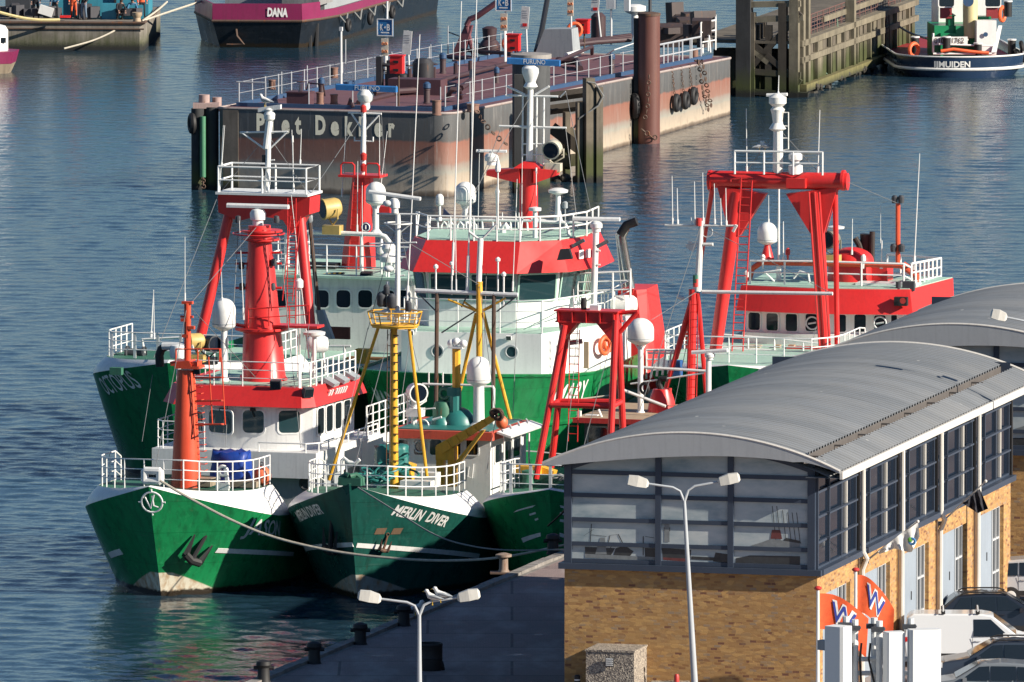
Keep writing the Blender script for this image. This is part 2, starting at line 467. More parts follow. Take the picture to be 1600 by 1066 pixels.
def hull_paint(name, c, boot=(.62, .6, .52), bz=.95, k=.42, kn=1.35, rust=.25, low=(.012, .016, .02)):
    """hull colour with a pale boot-top wedge at the stem, scum line and rust weeping down"""
    m, nt, b = nodes(name)
    t = nt.nodes.new('ShaderNodeTexCoord'); sep = nt.nodes.new('ShaderNodeSeparateXYZ'); nt.links.new(t.outputs['Object'], sep.inputs[0])
    big = noise(nt, coords(nt), .6, 5); run = noise(nt, coords(nt, (2.6, 2.6, .22)), 1.7, 5, .62); fine = noise(nt, coords(nt), 5, 4)
    plate = N(nt, 'ShaderNodeTexBrick', Scale=1.0); plate.inputs['Color1'].default_value = g4(.5); plate.inputs['Color2'].default_value = g4(.55); plate.inputs['Mortar'].default_value = g4(.2)
    plate.inputs['Mortar Size'].default_value = .014; plate.inputs['Brick Width'].default_value = 2.6; plate.inputs['Row Height'].default_value = 1.25
    cmb = nt.nodes.new('ShaderNodeCombineXYZ'); nt.links.new(sep.outputs[1], cmb.inputs[0]); nt.links.new(sep.outputs[2], cmb.inputs[1]); nt.links.new(cmb.outputs[0], plate.inputs[0])
    base = mixc(nt, ramp(nt, big, [(.3, g4(0)), (.75, g4(.6))]), c, tuple(min(1, x*1.35+.006) for x in c))
    base = mixc(nt, ramp(nt, run, [(.46, g4(0)), (.72, g4(.75))]), base, tuple(x*.4+.006 for x in c))
    base = mixc(nt, ramp(nt, fine, [(.58, g4(0)), (.76, g4(.4))]), base, tuple(x*1.5+.03 for x in c))
    base = mixc(nt, ramp(nt, plate.outputs[0], [(.25, g4(.4)), (.4, g4(0))]), base, tuple(x*.35 for x in c))
    base = mixc(nt, ramp(nt, noise(nt, coords(nt, (.6, .6, 6)), 1.1, 6, .7), [(.6, g4(0)), (.7, g4(.35))]), base, tuple(x*.6+.07 for x in c))
    rs = noise(nt, coords(nt, (4, 4, .4)), 1.2, 7, .7)
    base = mixc(nt, ramp(nt, rs, [(.70-rust*.2, g4(0)), (.80-rust*.2, g4(.6))]), base, RUST)
    if boot:
        # pale wedge: height falls away aft of the stem
        lim = math_(nt, 'SUBTRACT', bz, math_(nt, 'MULTIPLY', math_(nt, 'MAXIMUM', sep.outputs[1], 0.), k))
        edge = math_(nt, 'MULTIPLY', math_(nt, 'SUBTRACT', lim, sep.outputs[2]), 25., clamp=True)
        bt = mixc(nt, ramp(nt, noise(nt, coords(nt, (1.5, 1.5, .6)), 2.2, 6, .65), [(.42, g4(0)), (.62, g4(.85))]), boot, (.36, .19, .07))
        base = mixc(nt, edge, base, bt)
    sc = math_(nt, 'MULTIPLY', math_(nt, 'SUBTRACT', math_(nt, 'ADD', .16, math_(nt, 'MULTIPLY', fine, .22)), sep.outputs[2]), 12., clamp=True)
    base = mixc(nt, sc, base, (.03, .022, .014))
    nt.links.new(base, b.inputs['Base Color'])
    nt.links.new(ramp(nt, big, [(.2, g4(.2)), (.8, g4(.4))]), b.inputs['Roughness'])
    hh = math_(nt, 'ADD', math_(nt, 'MULTIPLY', plate.outputs[0], .5), math_(nt, 'MULTIPLY', big, 1.4))
    bump(nt, b, hh, .22, .06); return m

# ================================================================ fittings shared by the boats (photograph points on a cross plane a)
def mid(p, q, t=.5): return V(p).lerp(V(q), t)
class Gear:
    def __init__(s, fr, root): s.fr = fr; s.root = root
    def put(s, mb, name, mat, smooth=35, parent=None): return mb.build(name, mat, parent or s.root, smooth)
    def antenna(s, b, t, a, r=.022, name='whip_antenna', mat=None, foot=True):
        p = s.fr.p(*b, a); q = s.fr.p(*t, a); mb = MB(); mb.tube(p, q, r, r*.55, 6)
        if foot: mb.tube(p, mid(p, q, .12), r*1.9, n=6)
        return s.put(mb, name, mat or WHITE)
    def dome(s, cx, ytop, ybot, w, a, yfoot=None, r=.1, name='satellite_dome', struts=False):
        t = s.fr.p(cx, ytop, a); b = s.fr.p(cx, ybot, a); hw = (s.fr.p(cx+w/2, ybot, a)-s.fr.p(cx-w/2, ybot, a)).length/2; H_ = t.z-b.z
        rc = min(hw*1.0, H_*.5); prof = [(hw*.4, -hw*.28), (hw*.93, 0), (hw, H_*.06), (hw, H_-rc)]
        prof += [(hw*math.cos(i*math.pi/12), H_-rc+rc*math.sin(i*math.pi/12)) for i in range(1, 6)]+[(.02, H_)]
        o = s.put(MB().lathe(b, prof, 24), name, WHITE, 40)
        o2 = s.put(MB().lathe(b, [(hw*1.015, H_*.1), (hw*1.015, H_*.13)], 24), 'dome_seam', GREY, 30, o)
        if yfoot is not None:
            f = s.fr.p(cx, yfoot, a)
            mb = MB().tube(f, b+V((0, 0, -.02)), r*1.12, r, 12).lathe(f, [(r*2.2, 0), (r*2.2, .05), (r*1.2, .2)], 12)
            if struts:
                for k in range(4):
                    e = V((math.cos(k*math.pi/2+.7), math.sin(k*math.pi/2+.7), 0)); mb.tube(b+e*hw*.6, b-V((0, 0, .45)), .03, n=5)
            s.put(mb, 'dome_pedestal', WHITE)
        return o
    def radar(s, c, w, a, yfoot, tilt=0., name='radar_scanner', bw=.12, yaw=0., r=.16, mat=None):
        """scanner bar centred at photo point c, w photo pixels wide"""
        p = s.fr.p(*c, a); L = w/F*s.fr.world(p).y/max(.3, math.cos(yaw)); f = s.fr.p(c[0], yfoot, a); hz = p.z-f.z
        u = V((math.cos(yaw), math.sin(yaw), tilt)); 
        mb = MB(); n = u.cross(V((0, 0, 1))).normalized(); up = n.cross(u).normalized()
        pr = [(-.5, -.5), (-.5, .1), (-.3, .5), (.3, .5), (.5, .1), (.5, -.5)]
        A = [p-u*L/2+n*(x*bw*1.5)+up*(y*bw) for x, y in pr]; B = [p+u*L/2+n*(x*bw*1.5)+up*(y*bw) for x, y in pr]; mb.loft(A, B)
        o = s.put(mb, name, mat or WHITE)
        s.put(MB().lathe(f, [(r*.7, 0), (r*.7, hz*.25), (r, hz*.3), (r*1.05, hz*.62), (r*.8, hz*.8), (r*.35, hz*.86), (r*.35, hz)], 14), 'radar_pedestal', mat or WHITE)
        return o
    def searchlight(s, c, d, a, facing, name='searchlight', mat=None):
        p = s.fr.p(*c, a); f = V(facing).normalized(); 
        o = s.put(MB().lathe(p-f*d*.45, [(d*.2, 0), (d*.42, d*.12), (d*.5, d*.3), (d*.5, d*.95), (d*.54, d*.96), (d*.54, d*1.02), (d*.46, d*1.02)], 18, f), name, mat or OCHRE, 30)
        s.put(MB().lathe(p-f*d*.45, [(d*.46, d*1.0), (d*.45, d*1.04)], 18, f), 'lens', GLASS_B, 30, o)
        mb = MB(); sd = f.cross(V((0, 0, 1))).normalized()
        pts = [p+sd*d*.6, p+sd*d*.6-V((0, 0, d*.5)), p-V((0, 0, d*.85)), p-sd*d*.6-V((0, 0, d*.5)), p-sd*d*.6]; mb.path(pts, .035, 6)
        mb.box(p-V((0, 0, d*1.08)), (d*.9, d*.7, d*.45)); s.put(mb, 'yoke', mat or OCHRE, 30, o); return o
    def flood(s, c, a, sz=.3, yaw=0., mat=None, tiltx=.25):
        p = s.fr.p(*c, a); mb = MB(); mb.box(p, (sz, sz*.5, sz*.85), yaw, tiltx); mb.cur = 1
        M = Matrix.Rotation(yaw, 3, 'Z') @ Matrix.Rotation(tiltx, 3, 'X')
        mb.box(p+M @ V((0, -sz*.26, 0)), (sz*.86, .02, sz*.7), yaw, tiltx); return s.put(mb, 'floodlight', [mat or DGREY, GLASS], 0)
    def tubes(s, segs, a, r, mat, name, n=8):
        mb = MB()
        for q in segs:
            mb.path([s.fr.p(u, v, (a if len(rest) == 0 else rest[0])) for u, v, *rest in q], r, n)
        return s.put(mb, name, mat)
    def window(s, A, B, cx, cy, w, h, frame=WHITE, pane=GLASS, rad=.28, fw=.06, proud=.03, name='window'):
        """rounded window centred at photo point on the upright wall through plan points A-B"""
        c = s.fr.face(cx, cy, A, B); l = s.fr.face(cx-w/2, cy, A, B); t = s.fr.face(cx, cy-h/2, A, B)
        hw = (c-l).length; hh = abs(t.z-c.z); u = (V((B[0], B[1], 0))-V((A[0], A[1], 0))).normalized(); n = V((u.y, -u.x, 0))
        return s.window_at(c, u, n, hw, hh, frame, pane, rad, fw, proud, name)
    def window_at(s, c, u, n, hw, hh, frame=WHITE, pane=GLASS, rad=.28, fw=.06, proud=.03, name='window', up=V((0, 0, 1))):
        def ring(hw, hh, off):
            r = min(hw, hh)*2*rad; r = min(r, hw*.999, hh*.999); pts = []
            for (sx, sz, st) in ((1, 1, 0), (-1, 1, 1), (-1, -1, 2), (1, -1, 3)):
                for k in range(5):
                    t = (st+k/4)*math.pi/2; pts.append(c+u*(sx*(hw-r)+math.cos(t)*r)+up*(sz*(hh-r)+math.sin(t)*r)+n*off)
            return pts
        o1 = ring(hw+fw, hh+fw, -.01); o2 = ring(hw+fw, hh+fw, proud); i2 = ring(hw, hh, proud); i1 = ring(hw, hh, -.01); k = len(o1)
        mb = MB(); q = o1+o2+i2+i1
        mb.add(q, [(r*k+i, r*k+(i+1) % k, (r+1)*k+(i+1) % k, (r+1)*k+i) for r in range(3) for i in range(k)])
        o = s.put(mb, name, frame, 40)
        g = MB(); g.add(ring(hw+.005, hh+.005, .012), [tuple(range(k))]); s.put(g, 'pane', pane, 0, o); return o
    def house(s, plan, z0, z1, mat, name='wheelhouse', roof=True, grow=0., parent=None):
        """walls over a plan polygon; grow leans the top outward"""
        cx = sum(p[0] for p in plan)/len(plan); cy = sum(p[1] for p in plan)/len(plan)
        A = [V((x, y, z0)) for x, y in plan]; B = [V((x+(x-cx)*grow, y+(y-cy)*grow, z1)) for x, y in plan]
        return s.put(MB().loft(A, B), name, mat, 25, parent)

# ================================================================ first row of boats, bows towards the viewer
JF = Frame(onZ(252, 932), 17); MF = Frame(onZ(558, 936), 17); IF_ = Frame(onZ(872, 934), 17)
GREEN_J = hull_paint('green hull paint', (.009, .215, .07), (.66, .62, .5), .95, .5, rust=.3)
GREEN_M = hull_paint('bottle green hull paint', (.01, .078, .062), (.4, .4, .36), .95, .42, rust=.25)
GREEN_I = hull_paint('bright green hull paint', (.009, .215, .07), None, rust=.05)
GREEN_O = hull_paint('dark green hull paint', (.005, .15, .05), (.4, .4, .36), .8, .42, rust=.1)
GREEN_A = hull_paint('mid green hull paint', (.008, .18, .055), None, rust=.06)

def strip_px(H, side, p, q, w, mat, root, name='white_stripe', off=.02):
    A = H.hit(*p, side); B = H.hit(*q, side)
    if not A or not B: print('NO HIT strip', p, A, q, B); return None
    return H.strip(side, A[0], B[0], lambda a: lerp(A[1], B[1], (a-A[0])/(B[0]-A[0]+1e-9)), w, mat, root, name, off)
def anchor(H, side, c, sz, mat, root, tilt=.5):
    """stockless anchor hanging in the hawse: shank, crown and two flukes"""
    a, z = H.hit(*c, side); n = H.nrm(a, z, side); o = H.S(a, z, side)+n*.12; u = n.cross(V((0, 0, 1))).normalized()
    if u.y < 0: u = -u
    up = (V((0, 0, 1))*math.cos(tilt)+u*math.sin(tilt)).normalized(); sd = up.cross(n).normalized(); mb = MB()
    mb.path([o-up*sz*.42, o+up*sz*.6], [sz*.1, sz*.07], 8)
    mb.path([o-up*sz*.42-sd*sz*.34, o-up*sz*.5, o-up*sz*.42+sd*sz*.34], sz*.14, 8)
    for k in (-1, 1):
        b = o-up*sz*.42+sd*sz*.3*k+n*.05
        mb.loft([b-sd*sz*.13, b+n*.09, b+sd*sz*.13, b-n*.06], [p+up*sz*.72+sd*sz*.1*k for p in (b-sd*sz*.03, b+n*.03, b+sd*sz*.03, b-n*.02)])
    mb.torus(o+up*sz*.66, sz*.12, sz*.03, n, 12, 5)
    return mb.build('anchor', mat, root, 30)
def whale_rail(prof, root, h, i0=2, rails=3, mat=WHITE, name='bow_railing', sp=1.0, r=.03, inset=.1, flat=False):
    L_, R_ = prof; zc = L_[len(L_)//2][2]-.35; L_ = [p for p in L_ if p[2] > zc]; R_ = [p for p in R_ if p[2] > zc]; pts = [V(p)+V((inset, 0, 0)) for p in L_[:i0-1:-1]]+[V(p)-V((inset, 0, 0)) for p in R_[i0:]]
    q = [pts[0]]
    for p in pts[1:]:
        if (p-q[-1]).length > .55: q.append(p)
    return MB().rail(q, h, rails, sp, r, flat=flat).build(name, mat, root)

# ---------------------------------------------------------------- the trawler at the left end of the first row
root = shipthing('fishing_trawler', 'bright green trawler at front left with round white bow emblem and thick red column', 'trawler', JF, 'trawlers moored side by side')
J = Hull(JF, 28, 7.4, 4.35, 2.58, 2.6, 1.5, 4.1, 5.6, 2.4, 1.9, .93)
J.mesh(GREEN_J, root); wb, prof = J.whaleback(WHITE, root, 5.0, lambda a: 3.95+.42*math.exp(-(a+1.5)/1.3), .55, tail=.9)
J.deck(GREEN_D, root, -.5, 4.2)
g = Gear(JF, root)
whale_rail(prof, root, 1.12, 5, 3, sp=.85)
J.text('JASON', 1, (379, 834), (436, 838), .58, plain('faded white lettering', (.72, .74, .72), .6), root, .02, -.1)
strip_px(J, 1, (338, 860), (458, 866), .17, WHITE, root); strip_px(J, -1, (172, 868), (190, 862), .2, WHITE, root)
anchor(J, 1, (309, 853), 1.15, BLACK, root, .55)
# round emblem on the stem
e = JF.p(238, 784, -1.52); n = V((.1, -.97, -.22)).normalized(); ux = V((.99, .1, 0)).normalized(); uy = n.cross(ux)*-1; uy = uy if uy.z > 0 else -uy
mb = MB().torus(e+n*.06, .4, .04, n, 28, 6)
for k in range(4):
    d = ux*math.cos(k*math.pi/2)+uy*math.sin(k*math.pi/2); mb.tube(e+n*.06+d*.42, e+n*.06+d*.52, .035, n=6)
for p, q in (((-.26, .2), (-.06, -.24)), ((-.06, -.24), (.1, .3)), ((.02, .26), (.06, -.14)), ((.06, -.14), (.24, -.2))):
    mb.tube(e+n*.07+ux*p[0]+uy*p[1], e+n*.07+ux*q[0]+uy*q[1], .035, n=6)
g.put(mb, 'bow_emblem', WHITE)
# fairlead ring and towing eye on the bow
c = JF.p(238, 744, -.9); mb = MB(); n0 = 28
pts = [c+V((max(-.3, min(.3, .52*math.cos(t))), 0, max(-.2, min(.2, .4*math.sin(t))))) for t in [2*math.pi*k/n0 for k in range(n0+1)]]
mb.path(pts, .15, 10); g.put(mb, 'fairlead', WHITE)
c = JF.p(348, 748, 1.2); mb = MB()
for s_ in (-1, 1): mb.box(c+V((s_*.17, 0, 0)), (.13, .12, .75), 0, 0, s_*-.12)
mb.box(c-V((0, 0, .3)), (.5, .13, .3)); mb.torus(c+V((0, 0, .3)), .17, .07, (0, 1, 0), 16, 6); g.put(mb, 'towing_eye', WHITE)
g.put(MB().box(JF.p(300, 752, 2.4), (1.7, .7, .3)).box(JF.p(380, 756, 2.6), (1.2, .5, .22)), 'deck_grating', plain('weathered wood', (.3, .25, .18), .8))
# foremast
b = JF.p(291, 752, 2.3); t = JF.p(291, 578, 2.3)
g.put(MB().lathe(b, [(.58, -.3), (.56, .25), (.34, t.z-b.z)], 22), 'foremast', ORANGE)
mb = MB(); c = JF.p(296, 573, 2.3); mb.box(c, (.95, .8, .1)); mb.box(c+V((0, 0, .12)), (.8, .6, .2)); mb.prism([c+V((-.62, -.4, .05)), c+V((.2, -.4, .05)), c+V((.1, -.4, .26)), c+V((-.66, -.4, .2))], (0, .8, 0))
mb.path([JF.p(293, 565, 2.3), JF.p(293, 474, 2.3)], .13, 10); mb.box(JF.p(293, 473, 2.3), (.42, .2, .1)); mb.box(JF.p(292, 495, 2.3), (.5, .1, .08))
for u, v in ((288, 500), (299, 512), (290, 525)): mb.box(JF.p(u, v, 2.25), (.25, .16, .12))
g.put(mb, 'mast_head', ORANGE)
mb = MB(); 
mb.rail([JF.p(275, 566, 1.9), JF.p(343, 566, 1.9), JF.p(345, 566, 2.8)], .5, 1, .9, .03)
for v in (590, 626, 663):
    mb.path([JF.p(305, v+1, 2.0), JF.p(345, v, 1.8), JF.p(349, v, 2.3), JF.p(308, v, 2.8)], .035, 6)
for u in (326, 346): mb.path([JF.p(u, 558, 1.9), JF.p(u+6, 664, 1.9)], .025, 6)
for k in range(16): 
    v = 585+k*10; c = JF.p(306+k*.55, v, 2.2); mb.path([c, c+V((.18, -.05, 0)), c+V((.18, .25, 0))], .018, 5)
g.put(mb, 'mast_ladder', ORANGE)
g.antenna((289, 470), (289, 370), 2.3, .018); g.flood((308, 580), 2.2, .25)
# deckhouse below the wheelhouse
hz = lambda v, a=8.6: JF.p(440, v, a).z
g.house([(-3.3, 8.8), (3.35, 8.8), (3.35, 17), (-3.3, 17)], hz(748), hz(708), WHITE, 'deckhouse')
g.house([(-3.1, 9.5), (3.2, 9.5), (3.2, 17), (-3.1, 17)], 2.0, hz(748)-.002, GREY, 'lower_deckhouse')
c = JF.p(476, 756, 9.3); g.put(MB().torus(c+V((0, .15, 0)), .24, .05, (0, 1, 0)).lathe(c+V((0, .16, 0)), [(.22, -.01), (.22, .01)], 16, (0, 1, 0)), 'porthole', DGREY)
zt = hz(708)
g.put(MB().rail([(-3.25, 16.5, zt), (-3.25, 9.4, zt), (-2.9, 8.95, zt), (-1.2, 8.9, zt)], 1.05, 3, 1.1, .025).rail([(1.0, 8.9, zt), (2.9, 8.9, zt), (3.3, 9.3, zt), (3.3, 16.8, zt)], .35, 1, 1.3, .03), 'deckhouse_railing', WHITE)
# wheelhouse
P0, P1, P2, P3 = (-2.75, 10.5), (-1.0, 9.7), (1.45, 9.7), (2.75, 10.3)
zb = zt; zw = JF.p(400, 634, 9.7).z
g.house([P0, P1, P2, P3, (2.85, 15.2), (-2.85, 15.2)], zb, zw, WHITE, 'wheelhouse')
for A, B, u in ((P0, P1, 301), (P0, P1, 345), (P1, P2, 396), (P2, P3, 452)):
    g.window(A, B, u, 659, 33 if u != 345 else 36, 35, WHITE, GLASS_T, .2, .06)
for k in range(4): g.window_at(V((2.79+.02*k, 11.1+k*1.05, lerp(zb, zw, .6))), V((.02, 1, 0)).normalized(), V((1, -.02, 0)), .38, .5, WHITE, GLASS, .18)
for u in (345, 393): g.put(MB().tube(JF.p(u, 640, 9.6), JF.p(u+4, 652, 9.62), .025).box(JF.p(u+2, 640, 9.62), (.2, .1, .12)), 'wiper', BLACK)
lo = [(-3.3, 10.2), (-2.6, 9.3), (2.6, 9.3), (3.0, 9.9), (3.25, 15.6), (-3.3, 15.6)]; hi = [(-2.95, 10.4), (-2.4, 9.75), (2.45, 9.75), (2.75, 10.2), (3.0, 15.4), (-3.0, 15.4)]
z2 = JF.p(370, 604, 9.7).z
g.put(MB().loft([V((x, a, zw)) for x, a in lo], [V((x, a, z2)) for x, a in hi]), 'roof_band', RED, 20)
g.put(MB().box((0, 12.7, z2+.02), (5.0, 5.0, .05)), 'roof_deck', MINT)
rp = [(-2.85, 15.2, z2), (-2.85, 10.5, z2), (-2.3, 9.9, z2), (2.35, 9.9, z2), (2.65, 10.3, z2), (2.9, 15.2, z2)]
g.put(MB().rail(rp[:4], .95, 3, 1.1, .025), 'roof_railing', WHITE); g.put(MB().rail(rp[3:], .95, 3, .6, .025, flat=True), 'roof_railing', WHITE)
mb = MB(); n = V((.98, -.06, .2)).normalized()
for k, x in enumerate((0, 1, 3, 4, 5, 6, 7)):
    mb.box((3.0+.02*k, 11.6+x*.24, lerp(zw, z2, .5)), (.05, .16, .26), 0, 0, .42)
g.put(mb, 'roof_mark', WHITE, 0)
for c, y in (((481, 613), .9), ((431, 601), .1)): g.flood(c, 9.75, .42, y)
for k in range(3): g.put(MB().box((2.95, 12+k*1.3, z2+.05), (.5, .7, .14), 0, 0, .5), 'floodlight', GREY, 0)
# big red column with radar
b = JF.p(412, 592, 12); t = JF.p(405, 352, 12); hh = t.z-b.z
g.put(MB().lathe(b, [(.95, -.05), (.85, .1), (.74, hh*.3), (.66, hh*.45), (.56, hh*.72), (.47, hh*.84), (.44, hh)], 26, (t-b)), 'radar_column', RED)
mb = MB()
for v, rr, th in ((362, .8, .07), (375, .72, .06), (515, 1.05, .09), (590, .85, .1)): mb.lathe(JF.p(409, v, 12), [(rr*.55, -th*1.6), (rr, 0), (rr, th)], 20)
mb.box(JF.p(455, 509, 12), (2.4, .9, .09)); mb.rail([JF.p(388, 512, 11.2), JF.p(452, 508, 11.2), JF.p(483, 506, 11.4)], .72, 2, .8, .028)
mb.path([JF.p(352, 504, 11.6), JF.p(395, 512, 11.6)], .07, 6)
for v in (395, 412, 450): mb.path([JF.p(368, v, 12), JF.p(440, v, 12)], .05, 6)
mb.torus(JF.p(404, 365, 12), 1.0, .03, (0, 0, 1), 20, 6)
g.put(mb, 'column_platform', RED)
for u, v in ((372, 343), (432, 343), (377, 415), (428, 410), (378, 448), (426, 448), (396, 449)): g.put(MB().lathe(JF.p(u, v, 11.8), [(.1, -.14), (.12, -.05), (.1, .12), (.04, .15)], 10), 'mast_lamp', DGREY)
g.put(MB().ladder(JF.p(449, 470, 11.5), JF.p(462, 338, 11.5), (1, 0, 0), .4), 'column_ladder', RED)
g.radar((403, 322), 101, 12, 352, .0, bw=.16, r=.3)
g.dome(350, 466, 511, 35, 11.2, 598, .125)
g.put(MB().lathe(JF.p(279, 557, 10.4), [(.1, -.7), (.1, -.1), (.32, -.05), (.36, .2), (.28, .42), (.05, .48)], 16), 'satellite_dome', WHITE)
g.put(MB().path([JF.p(254, 541, 10.5), JF.p(303, 540, 10.5)], .15, 10), 'stowed_fender', GALV)
g.put(MB().path([JF.p(250, 573, 10.6), JF.p(249, 555, 10.6), JF.p(252, 546, 10.6), JF.p(258, 542, 10.6)], .17, 10), 'vent_pipe', BLACK)
g.searchlight((309, 533), .62, 10.8, (-.8, -.6, 0)); g.searchlight((327, 537), .62, 11.2, (.8, -.5, 0), mat=DGREY)
c = JF.p(491, 523, 13); g.put(MB().lathe(c, [(.08, -1.7), (.08, -.1), (.42, 0), (.44, .1), (.3, .14)], 18), 'radar_disc', WHITE)
c = JF.p(496, 538, 14.3); g.put(MB().lathe(c-V((.42, .1, 0)), [(.02, 0), (.24, .03), (.33, .15), (.34, .4), (.35, .42), (.34, .44), (.33, .7), (.24, .84), (.02, .87)], 18, (.9, .3, 0)), 'liferaft_canister', WHITE)
g.put(MB().tube(c+V((-.3, 0, -1.2)), c+V((-.2, 0, -.3)), .05).tube(c+V((.3, .1, -1.2)), c+V((.2, .1, -.3)), .05), 'raft_cradle', WHITE)
for b_, t_, a in (((241, 530), (240, 455), 14), ((483, 560), (455, 305), 13), ((381, 500), (374, 345), 11.4), ((347, 470), (346, 425), 11)): g.antenna(b_, t_, a, .02)
g.put(MB().lathe(JF.p(467, 449, 12.5), [(.04, -.1), (.17, 0), (.17, .25), (.1, .33), (.02, .35)], 14), 'satellite_dome', WHITE)
g.put(MB().ladder(JF.p(467, 590, 12.8), JF.p(466, 455, 12.8), (1, 0, 0), .1, .5, .02), 'antenna_pole', WHITE)
# aft bulwark and rails seen past the wheelhouse
mb = MB(); pts = [V((3.3, 15.4+k*.8, zt-.2+.0*k)) for k in range(9)]; mb.rail(pts, 1.35, 4, .55, .03, flat=True); g.put(mb, 'aft_railing', WHITE)
g.put(MB().box((3.35, 19, zt-.7), (.1, 9, 1.2)), 'bulwark', WHITE)
# loose things on its foredeck
def lumpy_box(c, d, seed, mat, name, amp=.12, rz=.2):
    rnd = random.Random(seed); bm = bmesh.new(); bmesh.ops.create_cube(bm, size=1); bmesh.ops.subdivide_edges(bm, edges=bm.edges[:], cuts=5, use_grid_fill=True)
    for v_ in bm.verts:
        p = v_.co; k = 1-.12*max(0, p.z+.5)*2*abs(p.x)*abs(p.y)*4; fold = math.sin(p.x*19+p.z*5+seed)*.03+math.sin(p.y*23+p.x*9)*.02
        v_.co = V((p.x*d[0]*k, p.y*d[1]*k, (p.z+(fold if p.z > .4 else 0))*d[2])) + V((rnd.uniform(-1, 1), rnd.uniform(-1, 1), rnd.uniform(-1, 1)))*amp*.25
    me = bpy.data.meshes.new(name); bm.to_mesh(me); bm.free(); me.materials.append(mat); me.shade_smooth()
    o = bpy.data.objects.new(name, me); col.objects.link(o); o.location = c; o.rotation_euler = (0, 0, rz); return o
tag(lumpy_box(JF.world(JF.p(362, 735, 4.6)), (1.55, 1.2, 1.45), 3, BLUE_T, 'tarpaulin_cover', .16, -.3), 'blue tarpaulin wrapped round deck gear behind the bow railing of the left green trawler', 'tarpaulin')
def buoy(c, r, label, mat=BUOY, sc=(1, 1, 1.1), eye=True, group=None, cat='buoy'):
    t_ = thing('buoy', label, cat, c, 0, group); MB().ball((0, 0, 0), r, 16, sc).build('float', mat, t_)
    MB().lathe((0, 0, r*sc[2]*.9), [(r*.25, 0), (r*.2, r*.25)], 10).torus((0, 0, r*sc[2]*1.2), r*.16, r*.06, (0, 1, 0), 10, 5).build('eye', DGREY, t_); return t_
buoy(JF.world(JF.p(409, 744, 4.2)), .36, 'orange buoy lying on the foredeck beside the blue tarpaulin')
buoy(JF.world(JF.p(534, 662, 16.5)), .36, 'red ball buoy hung in the rails aft of the left trawler wheelhouse', plain('red buoy', (.65, .03, .03), .45))
buoy(JF.world(V((3.9, 5.4, 2.45))), .27, 'small faded pink fender ball squeezed between the two left bows', plain('pink fender', (.5, .16, .15), .5))

# ---------------------------------------------------------------- the dive boat in the middle of the first row
root = shipthing('dive_vessel', 'bottle green boat in the middle of the front row with yellow masts', 'boat', MF, 'trawlers moored side by side')
M = Hull(MF, 25, 7.4, 4.5, 2.42, 2.9, 1.0, 4.4, 6.4, 2.1, 1.7, .92)
M.mesh(GREEN_M, root); wb, prof = M.whaleback(WHITE, root, 5.6, lambda a: 3.75+.7*math.exp(-(a+1)/1.1), .75, tail=.9, round_=4)
M.deck(GREEN_D, root, -.5, 4.6)
g = Gear(MF, root)
whale_rail(prof, root, 1.1, 7, 3, sp=.95)
M.text('MERLIN', 1, (610, 804), (656, 814), .38, WHITE, root, .03, .15); M.text('DIVER', 1, (663, 814), (694, 823), .36, MATS['faded white lettering'], root, .03, .15)
M.text('MERLIN DIVER', -1, (470, 815), (507, 802), .36, MATS['faded white lettering'], root, .02)
strip_px(M, 1, (556, 852), (748, 869), .17, WHITE, root); strip_px(M, -1, (477, 858), (553, 851), .17, WHITE, root)
anchor(M, 1, (599, 848), .55, IRON, root, .3); anchor(M, -1, (521, 838), 1.1, BLACK, root, -.1)
for c in ((594, 830), (619, 830)):
    h = M.hit(*c, 1); M.patch(1, [(h[0]-.12, h[1]-.12), (h[0]+.12, h[1]-.12), (h[0]+.12, h[1]+.12), (h[0]-.12, h[1]+.12)], paint('rusty plate', (.16, .1, .06), .6, .4, .3), root, 'hull_plate')
c = MF.p(549, 752, -.7); mb = MB(); mb.box(c, (.9, .5, .3)); 
for s_ in (-1, 1): mb.path([c+V((s_*.45, 0, -.15)), c+V((s_*.42, 0, .12)), c+V((s_*.2, 0, .25)), c+V((0, -.2, .2))], .1, 8)
g.put(mb, 'bow_fairlead', GREEN_D)
# foremast with crow's nest
am = 5.3
b = MF.p(616, 742, am); t = MF.p(617, 508, am)
g.put(MB().lathe(b, [(.17, -.6), (.16, 0), (.12, t.z-b.z)], 18), 'foremast', YELLOW)
mb = MB(); mb.tube(MF.p(591, 512, am), MF.p(514, 750, am+.7), .065); mb.tube(MF.p(639, 512, am), MF.p(667, 745, am+.7), .065); g.put(mb, 'mast_leg', YELLOW)
mb = MB(); mb.ladder(MF.p(606, 742, am-.15), MF.p(608, 515, am-.15), (1, 0, 0), .12, .42, .02)
for k in range(15): c = MF.p(617, 525+k*14, am-.28); mb.box(c+V((0, .14, 0)), (.2, .05, .04))
g.put(mb, 'mast_rungs', IRON)
z0 = MF.p(617, 508, am).z; z1 = MF.p(617, 487, am).z; c = MF.p(617, 508, am); mb = MB()
def ngon(c, rx, ry, z, n=8): return [V((c.x+rx*math.cos(2*math.pi*(k+.5)/n), c.y+ry*math.sin(2*math.pi*(k+.5)/n), z)) for k in range(n)]
lo, hi = ngon(c, .92, .7, z0), ngon(c, 1.06, .85, z1); mb.prism(ngon(c, .9, .68, z0-.1), (0, 0, .1)); mb.path(hi+[hi[0]], .03); mb.path(lo+[lo[0]], .045)
for p, q in zip(lo, hi): mb.tube(p, q, .025, n=6)
for p, q in zip(lo, hi): mb.tube(p.lerp(q, .5), lo[(lo.index(p)+1) % 8].lerp(hi[(lo.index(p)+1) % 8], .5), .015, n=5)
g.put(mb, 'crows_nest', YELLOW)
mb = MB(); mb.path([MF.p(621, 505, am), MF.p(622, 335, am)], .1, 10)
